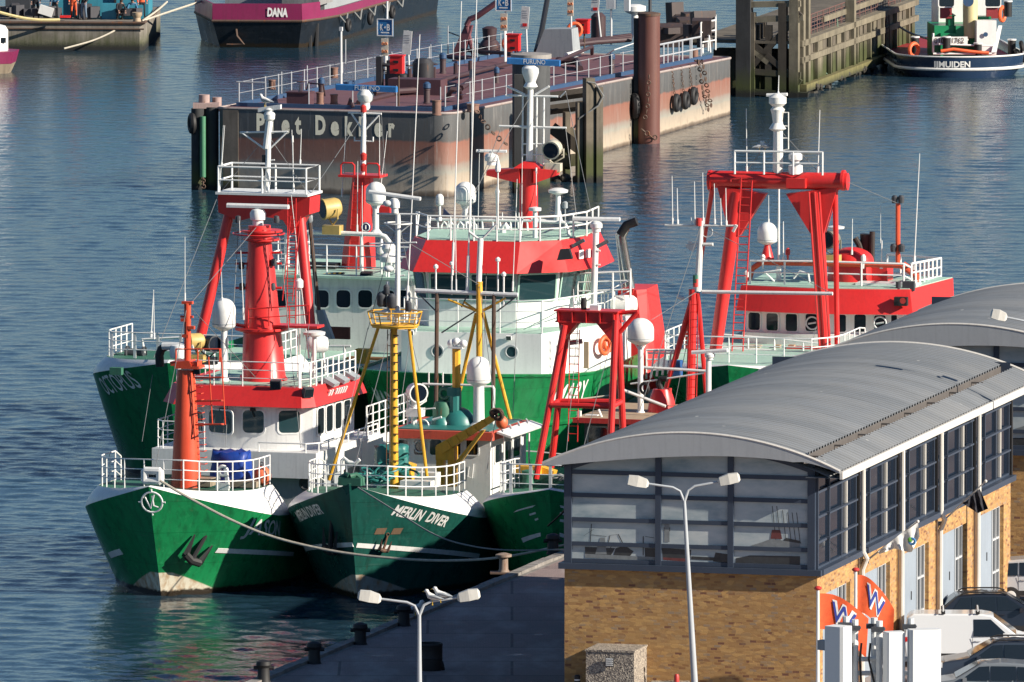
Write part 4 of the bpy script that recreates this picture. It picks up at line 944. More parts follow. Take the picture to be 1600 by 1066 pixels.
def blue_radar(g, fr, c, half, a):
    p, q = fr.p(c[0]-half, c[1]-2, a), fr.p(c[0]+half, c[1]+2, a); n = V((0, -1, 0)); mb = MB()
    sq = [V((0, y, z)) for y, z in ((-.14, -.12), (-.14, .1), (0, .14), (.14, .1), (.14, -.12))]
    mb.loft([p+s_ for s_ in sq], [q+s_ for s_ in sq]); o = g.put(mb, 'radar_scanner', BLUE_R)
    u = (q-p).normalized(); w_ = (q-p).length*.36
    text_on('FURUNO', p.lerp(q, .32)+V((0, -.15, -.07)), u, V((0, 0, 1)), .19, w_*1.15, .0).build('radar_lettering', WHITE, o, 0); return o
blue_radar(g, OF, (573, 138), 47, am)
for b_, t_, a in (((534, 308), (541, 196), am), ((594, 300), (605, 205), am), ((593, 280), (593, 178), am), ((558, 365), (559, 252), aw+2), ((566, 430), (566, 290), aw+.6), ((457, 212), (459, 300), ag)): g.antenna(b_, t_, a, .022)
g.put(MB().path([OF.p(484, 345, 13), OF.p(492, 430, 13), OF.p(500, 500, 13), OF.p(512, 540, 13)], .09, 8), 'derrick', IRON); g.put(MB().prism([OF.p(493, 485, 12.9), OF.p(504, 485, 12.9), OF.p(520, 530, 12.9), OF.p(505, 530, 12.9)], (0, .3, 0)), 'derrick_head', GREY)
g.put(MB().lathe(OF.p(484, 345, 13), [(.08, -.1), (.13, 0), (.13, .2), (.06, .3)], 10), 'mast_lamp', GREY)
g.put(MB().box(OF.p(518, 520, 16), (1.6, .2, .5)), 'timber_baulk', plain('dark red timber', (.16, .05, .03), .8))
g.put(MB().box(OF.p(573, 575, 17), (1.6, .6, .9)), 'stern_locker', plain('brown plating', (.2, .09, .03), .6)); g.put(MB().prism([OF.p(555, 580, 15), OF.p(574, 582, 15), OF.p(579, 630, 15), OF.p(560, 637, 15)], (0, .8, 0)).box(OF.p(566, 560, 15.4), (.5, .5, .8)), 'winch', YELLOW)
mb = MB(); mb.rail([OF.p(545, 600, 15.5), OF.p(590, 612, 15.5), OF.p(600, 640, 15.5)], 1.0, 3, .5, .025); g.put(mb, 'deck_railing', DGREY)
g.put(MB().path([OF.p(512, 572, 17), OF.p(548, 572, 17)], .06).path([OF.p(538, 540, 17), OF.p(540, 580, 17)], .06).path([OF.p(512, 541, 17), OF.p(548, 541, 17)], .06), 'deck_frame', GALV)

# ---------------------------------------------------------------- the big boat in the middle of the second row
root = shipthing('fishing_vessel', 'large vessel in the middle of the second row with white superstructure and wide windows', 'trawler', AF, 'trawlers of the second row')
A_ = Hull(AF, 21, 9.8, 4.5, 3.95, 6, 1.0, 6.0, 8.0, 2.5, 2.1, .96)
A_.mesh(GREEN_A, root); A_.deck(MINT, root, -.12); g = Gear(AF, root); f = AF
A_.strip(1, -.8, 20.5, lambda a: A_.zd(a)-.04, .1, GREEN_A, root, 'gunwale', .06, 50); A_.strip(-1, -.8, 20.5, lambda a: A_.zd(a)-.04, .1, GREEN_A, root, 'gunwale', .06, 50)
A_.text('MARY', 1, (856, 637), (911, 627), .9, WHITE, root, .02, -.1); A_.text('MARY', -1, (596, 640), (640, 652), .9, FADED, root, .02)
rail_ = []
A_.strip(1, 1, 20, 2.2, .12, GREEN_A, root, 'rubbing_strake', .09, 40)
# lower house
a0 = 2.6; X0, X1 = f.p(623, 540, a0).x, f.p(846, 540, a0).x; zl0 = 3.6; zl1 = f.p(730, 520, a0).z
mint_w = paint('pale mint paint', (.74, .77, .745), .45, .2); W2 = paint('clean white paint', (.78, .78, .76), .38, .16)
P = [(X0-.1, 6), (X0, a0+.5), (X0+.6, a0), (X1, a0), (X1+1.7, a0+4.5), (X1+1.7, 12.6), (X0-.1, 12.6)]
g.house(P, zl0, zl1, W2, 'superstructure')
for u, m_ in ((683, 'port'), (799, 'port')):
    c = f.p(u, 549 if u < 700 else 550, a0); g.put(MB().torus(c, .25, .05, (0, 1, 0), 20, 6), 'porthole', GREY); g.put(MB().lathe(c, [(.25, .0), (.25, .01)], 20, (0, -1, 0)), 'porthole_glass', GLASS_T, 0)
# bridge front, wheelhouse
a1 = 4.6; zb1 = f.p(750, 473, a1).z; zw1 = f.p(750, 424, a1).z; Y0, Y1 = f.p(648, 480, a1).x, f.p(806, 480, a1).x
Q = [(Y0-.2, 9.8), (Y0-.2, a1+1.4), (Y0+.6, a1), (Y1, a1), (Y1+1.5, a1+1.0), (Y1+2.2, a1+3), (Y1+2.2, 9.8)]
g.house(Q, zl1-.005, zb1, mint_w, 'bridge_front')
g.house([(x, a+.02) for x, a in Q], zb1-.004, zw1, WHITE, 'wheelhouse', grow=.05)
def wh_win(A, B, fa, fb, zlo, zhi, lean, frame=MINT, pane=GLASS_T):
    A = V((*A, 0)); B = V((*B, 0)); u = (B-A).normalized(); n = V((u.y, -u.x, 0)); p = A.lerp(B, (fa+fb)/2); hw = (B-A).length*(fb-fa)/2; zm = (zlo+zhi)/2
    up = (V((0, 0, 1))*(zhi-zlo)+n*lean).normalized(); nn = u.cross(up); nn = nn if nn.dot(n) > 0 else -nn
    g.window_at(V((p.x, p.y, zm))+n*(lean*.5+.03), u, nn, hw, (zhi-zlo)/2, frame, pane, .06, .07, .03, up=up)
zl, zh = zb1+.12, zw1-.12
for i, (fa, fb) in ((2, (.03, .47)), (2, (.5, .98)), (1, (.08, .92)), (3, (.06, .94)), (4, (.08, .92)), (5, (.01, .15)), (5, (.18, .32)), (5, (.35, .49)), (5, (.52, .66))): wh_win(Q[i], Q[i+1], fa, fb, zl, zh, .16)
zr1 = f.p(760, 377, a1).z
lo = [(Y0-.9, 10.2), (Y0-.9, a1+.9), (Y0+.1, a1-.8), (Y1+.2, a1-.8), (Y1+2.1, a1+.4), (Y1+3.0, a1+2.8), (Y1+3.0, 10.2)]; hi = [(Y0-.3, 10.0), (Y0-.3, a1+1.3), (Y0+.5, a1-.1), (Y1+.2, a1-.1), (Y1+1.7, a1+.9), (Y1+2.4, a1+3), (Y1+2.4, 10.0)]
g.put(MB().loft([V((x, a, zw1)) for x, a in lo], [V((x, a, zr1)) for x, a in hi]), 'roof_band', RED, 15)
g.put(MB().prism([V((x*.96, a+.1, zr1+.01)) for x, a in hi], (0, 0, .04)), 'roof_deck', MINT)
g.put(MB().prism([f.p(875, 390, a1-.5), f.p(889, 389, a1-.5), f.p(894, 405, a1-.85), f.p(870, 407, a1-.85)], (0, .3, 0)), 'recessed_lamp', BLACK)
mb = MB(); 
for k in range(3): mb.box((Y1+2.4+k*.18, a1+1.6+k*.5, (zw1+zr1)/2), (.05, .32, .36), -.38)
g.put(mb, 'roof_mark', WHITE, 0)
# rails: walkway in front of the bridge, monkey island
rw = [V((X0+.1, a0+.6, zl1)), V((X0+.7, a0+.1, zl1)), V((X1, a0+.1, zl1)), V((X1+1.7, a0+4.5, zl1)), V((X1+1.7, 12.5, zl1))]
g.put(MB().rail(rw, 1.35, 3, 1.9, .028), 'bridge_railing', WHITE); g.put(MB().prism([(p.x, p.y, zl1) for p in rw]+[(X0, 12.5, zl1)], (0, 0, .03)), 'bridge_walkway', MINT)
mb = MB(); hr = [V((x*.98, a+.1, zr1)) for x, a in hi]; mb.rail(hr[1:], 1.0, 2, 1.1, .04); 
for p in hr[1:4]: mb.path([p+V((0, 0, 0)), p+V((.05, .3, 1.0))], .04)
g.put(mb, 'roof_railing', WHITE)
mb = MB(); mb.path([f.p(665, 352, 9), f.p(672, 343, 9), f.p(830, 345, 9)], .06, 8); mb.path([f.p(830, 343, 9), f.p(920, 350, 9)], .06, 8); mb.path([f.p(840, 346, 7), f.p(882, 348, 7), f.p(888, 360, 7), f.p(890, 382, 7)], .07, 8)
for k in range(12): u = 672+k*14+random.uniform(-3, 3); mb.path([f.p(u, 345, 9), f.p(u+2, 378, 9)], .045)
for u in (690, 700, 715, 735): mb.path([f.p(u, 372, 9), f.p(u, 352, 9), f.p(u+4, 346, 9), f.p(u+9, 352, 9), f.p(u+10, 372, 9)], .05)
g.put(mb, 'antenna_frame', WHITE)
g.put(MB().box(f.p(728, 366, 9.3), (.8, .5, .7)).path([f.p(786, 374, 8), f.p(786, 356, 8), f.p(790, 352, 8), f.p(793, 358, 8)], .13, 10), 'roof_ventilator', W2)
g.dome(727, 284, 316, 33, 9.5, 352, .12, struts=True); g.dome(687, 303, 320, 12, 9, 345, .05)
g.put(MB().prism([f.p(693, 326, 9.1), f.p(704, 337, 9.1), f.p(692, 339, 9.1)], (0, .1, 0)), 'pennant', plain('navy cloth', (.01, .02, .07), .8))
# red mast with arms, white lattice topmast
am = 10.5; b = f.p(826, 374, am); t = f.p(826, 262, am); g.put(MB().lathe(b, [(.42, -.1), (.4, 0), (.36, t.z-b.z)], 24), 'mast_base', plain('mint base', (.4, .58, .48), .6)); 
mb = MB(); mb.lathe(b+V((0, 0, .25)), [(.4, 0), (.37, t.z-b.z-.2)], 24)
for s_, u in ((-1, 762), (1, 872)):
    e_ = f.p(u, 266, am); c = t+V((s_*.3, 0, 0)); mb.loft([c+V((0, y, z)) for y, z in ((-.45, .0), (.45, 0), (.45, -.62), (-.45, -.62))], [e_+V((0, y, z)) for y, z in ((-.3, .02), (.3, .02), (.3, -.2), (-.3, -.2))])
mb.loft([t+V((x*.55, y*.5, 0)) for x, y in ((-1, -1), (1, -1), (1, 1), (-1, 1))], [f.p(828, 252, am)+V((x*.22, y*.2, 0)) for x, y in ((-1, -1), (1, -1), (1, 1), (-1, 1))]); g.put(mb, 'red_mast', RED)
mb = MB(); mb.path([f.p(827, 262, am), f.p(829, 140, am)], [.15, .12], 12); mb.lathe(f.p(829, 140, am), [(.12, 0), (.3, .12), (.2, .3), (.28, .5), (.36, .7), (.36, .9), (.24, 1.0)], 14)
for u in (816, 838, 849): mb.path([f.p(u, 262, am), f.p(u+1, 150, am)], .04)
for v in (150, 200, 225, 242): mb.path([f.p(816, v, am), f.p(850, v, am)], .035)
mb.path([f.p(780, 197, am), f.p(885, 200, am)], .05); mb.path([f.p(790, 149, am), f.p(872, 151, am)], .05); mb.path([f.p(875, 152, am), f.p(884, 143, am)], .03); mb.path([f.p(792, 135, am), f.p(820, 148, am)], .05); mb.path([f.p(858, 135, am), f.p(836, 148, am)], .05); g.put(mb, 'lattice_topmast', WHITE)
blue_radar(g, f, (834, 97), 41, am); g.radar((768, 236), 48, am, 258, 0, bw=.11, r=.28)
g.searchlight((865, 232), .72, am, (-.1, -1, -.15), mat=paint('pale lamp housing', (.5, .47, .38), .5, .3)); g.put(MB().box(f.p(863, 264, am), (.65, .5, .26)), 'lamp_base', OCHRE)
g.put(MB().lathe(f.p(872, 346, 9), [(.2, 0), (.12, .4), (.1, 1.1), (.4, 1.2), (.42, 1.3), (.2, 1.38)], 18), 'mushroom_antenna', WHITE)
g.put(MB().lathe(f.p(883, 326, 9), [(.03, -.9), (.03, 0), (.11, .02), (.11, .25), (.05, .3)], 10), 'mast_lamp', GREY)
# radar pole on the walkway, floodlights, raft
g.radar((932, 342), 75, 6.5, 362, 0, bw=.15, r=.25); g.put(MB().path([f.p(931, 362, 6.5), f.p(927, 492, 6.5)], .135, 12), 'radar_mast', W2)
mb = MB(); mb.path([f.p(933, 392, 6.4), f.p(938, 392, 6.4)], .04); mb.path([f.p(933, 414, 6.4), f.p(938, 414, 6.4)], .04); g.put(mb, 'mast_step', W2)
for u, v in ((904, 380), (942, 381)): g.put(MB().box(f.p(u, v, 6), (.55, .2, .16), 0, 0, -.5), 'floodlight', STEEL, 0)
for b_, t_, r in (((777, 418), (776, 408), .01), ((815, 360), (816, 245), .02), ((735, 378), (739, 60), .03), ((806, 345), (808, 280), .02), ((838, 262), (838, 338), .02), ((776, 345), (777, 300), .03), ((785, 345), (785, 332), .03), ((811, 344), (811, 332), .03), ((745, 462), (749, 240), .02)): g.antenna(b_, t_, 9 if r > .01 else a1, r)
g.put(MB().lathe(f.p(777, 302, 9), [(.03, -1.2), (.08, 0), (.1, .06), (.03, .28)], 10), 'gps_antenna', WHITE); g.put(MB().lathe(f.p(836, 330, 6), [(.1, -1.1), (.1, 0), (.26, .02), (.26, .14), (.05, .18)], 12), 'gps_antenna', WHITE)
g.put(MB().rail([f.p(875, 470, 7), f.p(985, 466, 7), f.p(985, 462, 10)], 1.1, 3, .8, .045).rail([f.p(920, 495, 8), f.p(960, 490, 8)], .9, 1, .25, .03), 'side_railing', WHITE)
c = f.p(972, 478, 9.5); g.put(MB().lathe(c-V((.5, 0, 0)), [(.02, 0), (.3, .04), (.42, .2), (.43, .55), (.45, .58), (.43, .61), (.42, .95), (.3, 1.1), (.02, 1.14)], 18, (.95, .3, 0)), 'liferaft_canister', W2)
# casing and exhaust at the starboard side
c0 = f.p(1000, 560, 14); mb = MB(); 
zt = f.p(1000, 452, 14).z; x0, x1 = f.p(958, 500, 14).x, f.p(1023, 500, 14).x
mb.loft([V((x, a, 2.5)) for x, a in ((x0-.3, 13.4), (x1-.1, 13.4), (x1+.25, 13.9), (x1+.25, 16.5), (x0-.3, 16.5))], [V((x, a, zt)) for x, a in ((x0+.3, 13.6), (x1-.7, 13.6), (x1-.35, 14.0), (x1-.35, 16.3), (x0+.3, 16.3))]); g.put(mb, 'red_casing', RED, 20)
g.put(MB().prism([f.p(960, 470, 13.3), f.p(975, 450, 13.3), f.p(990, 452, 13.3), f.p(985, 470, 13.3)], (0, .2, 0)), 'casing_louvre', DRED)
mb = MB(); mb.path([f.p(986, 455, 14.5), f.p(971, 370, 14.5), f.p(978, 355, 14.5)], .2, 14); mb.path([f.p(976, 455, 14.9), f.p(966, 368, 14.9), f.p(972, 356, 14.9)], .13, 12); g.put(mb, 'exhaust_pipe', STEEL); g.put(MB().path([f.p(969, 367, 14.4), f.p(979, 352, 14.4), f.p(995, 346, 14.4)], .19, 14), 'exhaust_tip', BLACK)
mb = MB(); mb.torus(f.p(945, 540, a0+4), .34, .09, (.9, -.4, 0), 18, 8); mb.torus(f.p(952, 535, a0+4.5), .34, .09, (.9, -.4, 0), 18, 8); g.put(mb, 'lifebuoy', paint('orange lifebuoy', (.75, .13, .04), .5, .2))
g.put(MB().box(f.p(897, 535, 3.6), (.7, .08, .2), 0, 0, -.15), 'name_board', plain('dark name board', (.06, .02, .03), .5)); g.put(MB().box(f.p(916, 555, 4.0), (.2, .08, 1.1)), 'ladder_board', BROWN)
g.put(MB().ladder(f.p(896, 580, 3.0), f.p(896, 512, 3.0), (1, 0, 0), .38), 'house_ladder', WHITE)
mb = MB(); mb.path([f.p(818, 515, 2.4), f.p(858, 495, 2.4), f.p(870, 488, 2.4)], .02); g.put(mb, 'hand_wire', MINT)
for u, v in ((642, 520), (795, 528)): g.flood((u, v), a0-.1, .22, 0, WHITE)
# mooring lines lying along its bow
# ---------------------------------------------------------------- the gantry boat at the right
root = shipthing('fishing_trawler', 'trawler at right of the second row with broad red gantry, half behind grey roofs', 'trawler', GF, 'trawlers of the second row')
Gh = Hull(GF, 36, 8.6, 4.9, 3.85, 3.5, 1.5, 5, 10, 2.2, 1.45); f = GF
Gh.mesh(GREEN_O, root); wb, prof = Gh.whaleback(WHITE, root, 8, lambda a: 4.7+.2*math.exp(-(a+1.5)/1.5), .5, tail=.6, top_mat=MINT); Gh.deck(MINT, root, .3, 7)
g = Gear(GF, root); whale_rail(prof, root, 1.05, 9, 3, sp=1.2)
mb = MB(); mb.rail([f.p(1010, 592, 9), f.p(1140, 590, 9), f.p(1300, 600, 9)], 1.2, 3, 1.4, .045); mb.rail([f.p(1128, 560, 12), f.p(1210, 566, 12), f.p(1300, 577, 12)], 1.0, 2, 1.2, .04); g.put(mb, 'deck_railing', WHITE)
g.put(MB().box(f.p(1178, 560, 13), (.6, .5, 1.1)).box(f.p(1237, 565, 13), (.25, .3, 1.4)).box(f.p(1215, 565, 13), (.25, .3, 1.4)), 'deck_locker', BROWN)
g.put(MB().lathe(f.p(1145, 592, 9.5), [(.5, -.3), (.5, .1), (.35, .15), (.35, .25)], 16), 'mooring_bitt', plain('cream mooring bitt', (.45, .4, .3), .6))
ag = 7.; T = lambda u, v, a=ag: f.p(u, v, a); mb = MB(); mb.tube(T(1107, 280), T(1325, 284), .36, n=18)
for u in (1110, 1318): mb.lathe(T(u, 282)-V((.06, 0, 0)), [(.43, 0), (.43, .12)], 16, (1, 0, 0))
g.put(mb, 'gantry_beam', RED)
for q in ([(1120, 290), (1196, 303), (1156, 368), (1140, 368)], [(1228, 303), (1308, 293), (1287, 365), (1266, 365)]): g.put(MB().prism([T(u, v, ag-.25) for u, v in q], (0, .5, 0)), 'gantry_gusset', RED)
g.put(MB().tube(T(1112, 590, ag-.2), T(1153, 300), .25, .3, 16), 'gantry_leg', RED)
mb = MB(); mb.tube(T(1292, 590, ag-.2), T(1275, 300), .24, .28, 16)
for d in (-6, 3, 10): mb.tube(T(1290+d, 590, ag-.55), T(1270+d, 300, ag-.45), .05, n=6)
g.put(mb, 'gantry_leg', RED)
g.put(MB().tube(T(1308, 545), T(1305, 292), .11, .11, 10), 'gantry_stay', RED); g.put(MB().tube(T(1062, 600, ag+2.5), T(1114, 290), .1, .1, 10), 'gantry_stay', RED)
g.put(MB().ladder(T(1150, 590, ag-.7), T(1167, 278, ag-.5), (1, 0, 0), .46, .33, .03).rail([T(1142, 284, ag-.5), T(1172, 282, ag-.5)], .1, 1), 'gantry_ladder', RED)
mb = MB(); mb.rail([T(1148, 272, ag-.6), T(1285, 274, ag-.6), T(1285, 274, ag+.6), T(1148, 272, ag+.6)], .95, 2, 1.2, .045, close=True); g.put(mb, 'gantry_railing', WHITE)
mb = MB(); mb.path([T(1216, 275), T(1216, 190)], .2, 10); mb.path([T(1211, 275), T(1212, 190)], .1, 8); mb.lathe(T(1215, 205), [(.2, 0), (.36, .1), (.2, .35), (.24, .7), (.3, .9), (.2, 1.0), (.36, 1.15), (.36, 1.4), (.15, 1.55)], 14); mb.path([T(1220, 236), T(1232, 233), T(1232, 176), T(1222, 176)], .03); mb.path([T(1220, 216), T(1232, 216)], .03); mb.path([T(1220, 197), T(1232, 197)], .03); g.put(mb, 'gantry_mast', WHITE_R)
g.radar((1214, 148), 33, ag, 152, .05, bw=.12, r=.1)
g.put(MB().lathe(T(1243, 268), [(.3, -.1), (.3, .25), (.15, .3), (.15, .4), (.28, .5), (.28, .7), (.1, .85)], 14), 'gantry_lamp', WHITE); g.put(MB().box(T(1245, 286, ag-.4), (.8, .5, .4)), 'gantry_bracket', RED)
for b_, t_ in (((1167, 272), (1166, 170)), ((1278, 272), (1281, 172)), ((1216, 147), (1217, 118))): g.antenna(b_, t_, ag, .025)
for u, l in ((1186, 'left'), (1196, 'right')): gull(f.world(T(u, 237)), 'gull resting on the gantry platform rail of the right hand boat, %s of a pair' % l, .2, .3 if l == 'left' else 2.8, group='gulls on the right gantry')
# wheelhouse with curved front
aw = 15.; zb = f.p(1290, 520, aw).z; zt = f.p(1290, 487, aw).z; zr = f.p(1290, 449, aw).z
def cplan(x0, x1, a, bulge, d, n=10): return [(lerp(x0, x1, k/n), a-bulge*math.sin(math.pi*k/n)) for k in range(n+1)]+[(x1+.2, a+d), (x0-.2, a+d)]
X0, X1 = f.p(1166, 500, aw).x, f.p(1402, 500, aw).x; pl = cplan(X0, X1, aw, .35, 7)
g.house(pl, zb-.02, zt, W2, 'wheelhouse'); g.house(cplan(X0-.1, X1+.4, aw-.3, .4, 7.5), 3.8, zb-.025, W2, 'deckhouse'); g.put(MB().prism([V((x, a-.12, zb-.06)) for x, a in pl], (0, 0, .06)), 'house_ledge', W2)
for u, v in ((1179, 502), (1207, 503), (1237, 504), (1268, 504), (1313, 505), (1344, 505), (1375, 506), (1397, 506)):
    x = f.p(u, v, aw-.2).x; k = max(0, min(9, int((x-X0)/(X1-X0)*10))); g.window(pl[k], pl[k+1], u, v, 18 if u < 1395 else 9, 27, WHITE, GLASS_B, .2, .05, .05)
for u in (1269, 1375): g.put(MB().torus(f.p(u, 505, aw-.5), .26, .035, (0, 1, 0), 18, 6).path([f.p(u-6, 506, aw-.5), f.p(u+6, 504, aw-.5)], .04), 'clear_view_screen', GALV)
lo = cplan(X0-.35, X1+.75, aw-.4, .6, 8.5); hi = cplan(X0-.2, X1+.55, aw-.1, .55, 8)
lo[11] = (X1+1.3, aw+5.2); hi[11] = (X1+1.25, aw+5.2); lo[12] = (lo[12][0], aw+5.2); hi[12] = (hi[12][0], aw+5.2)
g.put(MB().loft([V((x, a, zt)) for x, a in lo], [V((x, a, zr)) for x, a in hi]), 'roof_band', RED, 25); g.put(MB().prism([V((x*.99, a+.1, zr)) for x, a in hi], (0, 0, .03)), 'roof_deck', MINT)
g.put(MB().box(f.p(1408, 471, aw-.6), (.55, .3, .36)), 'recessed_lamp', BLACK); g.put(MB().lathe(f.p(1411, 470, aw-.8), [(.1, 0), (.13, .05)], 12, (0, -1, 0)), 'lamp_lens', DRED); g.put(MB().box(f.p(1444, 463, aw+2), (.3, .05, .18), -.3), 'name_plate', WHITE, 0)
mb = MB(); mb.rail([f.p(1172, 444, aw+.4), f.p(1280, 445, aw-.2), f.p(1412, 449, aw+.3), f.p(1424, 455, aw+1)], .98, 2, 1.7, .045); mb.rail([f.p(1424, 455, aw+1), f.p(1470, 446, aw+6), f.p(1386, 440, aw+7)], 1.15, 3, .7, .05); g.put(mb, 'roof_railing', WHITE)
mb = MB(); mb.path([f.p(1170, 438, aw+2), f.p(1175, 420, aw+2), f.p(1190, 410, aw+2), f.p(1310, 412, aw+2), f.p(1408, 415, aw+2), f.p(1432, 432, aw+2), f.p(1430, 455, aw+2)], .13, 10); mb.path([f.p(1403, 415, aw+2), f.p(1403, 318, aw+2)], .1, 8); mb.path([f.p(1412, 412, aw+2.6), f.p(1436, 430, aw+2.6)], .1, 8); g.put(mb, 'roof_pipe_frame', paint('orange pipe', (.62, .08, .03), .45, .3))
for u, v in ((1398, 312), (1408, 312), (1396, 388), (1409, 388)): g.put(MB().lathe(f.p(u, v, aw+1.9), [(.12, -.15), (.14, .1), (.08, .18)], 10), 'mast_lamp', DGREY)
g.dome(1199, 347, 378, 31, aw+2, None); g.put(MB().lathe(f.p(1199, 408, aw+2), [(.32, 0), (.1, .75)], 12), 'dome_pedestal', RED)
c = f.p(1330, 445, aw+3); mb = MB(); mb.lathe(c, [(1.0, 0), (.98, .9), (.95, 1.0)], 26); mb.ball(c+V((0, 0, 1.0)), .95, 22, (1, 1, .62)); mb.box(c+V((1.0, .3, .45)), (1.2, 1.2, .9)); g.put(mb, 'funnel_casing', RED)
mb = MB(); mb.path([f.p(1349, 402, aw+4), f.p(1342, 382, aw+4), f.p(1336, 372, aw+4)], .13, 10); mb.path([f.p(1352, 408, aw+4.2), f.p(1354, 366, aw+4.2)], [.2, .28], 12); mb.path([f.p(1362, 408, aw+4), f.p(1363, 362, aw+4)], .12, 10); g.put(mb, 'exhaust_pipe', plain('sooty pipe', (.03, .022, .02), .7))
g.searchlight((1299, 374), .75, aw+1.5, (-.3, -1, 0), mat=plain('dull lamp housing', (.2, .2, .16), .5)); g.put(MB().box(f.p(1302, 404, aw+1.4), (.6, .5, .3)), 'lamp_base', OCHRE)
g.put(MB().lathe(f.p(1306, 395, aw+4), [(.06, 0), (.06, .95), (.35, 1.02), (.37, 1.1), (.1, 1.16)], 14), 'radar_disc', WHITE)
for b_, t_, r in (((1217, 440), (1217, 240), .06), ((1224, 410), (1224, 346), .03), ((1201, 347), (1201, 305), .02), ((1331, 398), (1332, 342), .025), ((1428, 422), (1437, 240), .03), ((1377, 420), (1378, 376), .04), ((1376, 380), (1376, 320), .012)): g.antenna(b_, t_, aw+2, r)
for u, v, m_ in ((1231, 395, DRED), (1349, 405, WHITE), (1192, 405, WHITE), (1166, 430, WHITE)): g.put(MB().lathe(f.p(u, v, aw+1.6), [(.03, -.4), (.05, -.1), (.1, -.08), (.1, .12), (.04, .2)], 10), 'roof_lamp', m_)
g.put(MB().box(f.p(1420, 447, aw+.2), (.5, .3, .4)).lathe(f.p(1404, 444, aw), [(.12, -.2), (.12, .1)], 10), 'floodlight', DGREY)
g.put(MB().box(f.p(1388, 447, aw+1.5), (2.6, 1.0, .3)).path([f.p(1210, 440, aw+1), f.p(1195, 425, aw+1), f.p(1220, 422, aw+1)], .05).path([f.p(1265, 442, aw+1), f.p(1263, 428, aw+1), f.p(1250, 424, aw+1), f.p(1240, 435, aw+1)], .05), 'roof_box', WHITE)
g.put(MB().box(f.p(1265, 547, aw-2), (1.8, .8, .25)), 'hatch_cover', DRED)

# ---------------------------------------------------------------- standing rigging and thin stays
def stays(fr, root, segs, m=WIRE, r=.014):
    for p, q, a, b in segs: MB().tube(fr.p(*p, a), fr.p(*q, b), r, n=5).build('stay_wire', m, root, 0)
R_ = {o['label'].split(' ')[0]+o['label'].split(' ')[1]: o for o in bpy.data.objects if o.parent is None and o.get('category') in ('trawler', 'boat')}
stays(JF, R_['brightgreen'], [((293, 475), (240, 745), 2.3, -.9), ((293, 475), (409, 600), 2.3, 12), ((372, 365), (352, 700), 12, 9), ((436, 365), (470, 700), 12, 9), ((405, 350), (293, 480), 12, 2.3), ((483, 506), (470, 605), 11.5, 10)])
stays(MF, R_['bottlegreen'], [((617, 490), (549, 750), 5.3, -.7), ((622, 340), (575, 515), 5.3, 5.3), ((622, 340), (655, 500), 5.3, 5.3), ((622, 370), (749, 445), 5.3, 16.5), ((775, 650), (749, 445), 9.6, 16.5), ((651, 455), (625, 640), 16.5, 15), ((809, 461), (800, 690), 16.5, 15), ((775, 650), (760, 740), 9.6, 8), ((575, 512), (520, 752), 5.3, 3)])
stays(IF_, R_['greentrawler'], [((905, 487), (882, 740), 5.3, 1), ((1096, 350), (1000, 640), 15.5, 10), ((1090, 455), (1040, 700), 15.5, 15), ((1300, 459), (1096, 352), 15.5, 15.5), ((1018, 500), (1090, 455), 12, 15.5), ((962, 505), (900, 745), 5, 2)])
stays(OF, R_['darkgreen'], [((240, 575), (222, 690), -1, -1.6), ((341, 305), (240, 560), 8, -1), ((418, 210), (345, 300), 8, 8), ((418, 210), (480, 300), 8, 8), ((568, 180), (484, 305), 23.5, 8), ((544, 178), (536, 275), 23.5, 23.5), ((596, 180), (602, 275), 23.5, 23.5), ((484, 310), (500, 560), 8, 14)])
stays(AF, R_['largevessel'], [((884, 143), (925, 340), 10.5, 6.5), ((783, 200), (727, 345), 10.5, 9), ((884, 202), (905, 375), 10.5, 9), ((829, 150), (700, 370), 10.5, 5), ((640, 520), (655, 580), 2.5, .5), ((760, 425), (755, 580), 4, 1)])
stays(GF, R_['trawlerat'], [((1110, 285), (1075, 540), 7, 1), ((1216, 200), (1165, 270), 7, 7), ((1216, 200), (1280, 270), 7, 7), ((1325, 285), (1403, 318), 7, 17), ((1160, 300), (1120, 560), 7, 9), ((1274, 515), (1268, 545), 14, 12)])

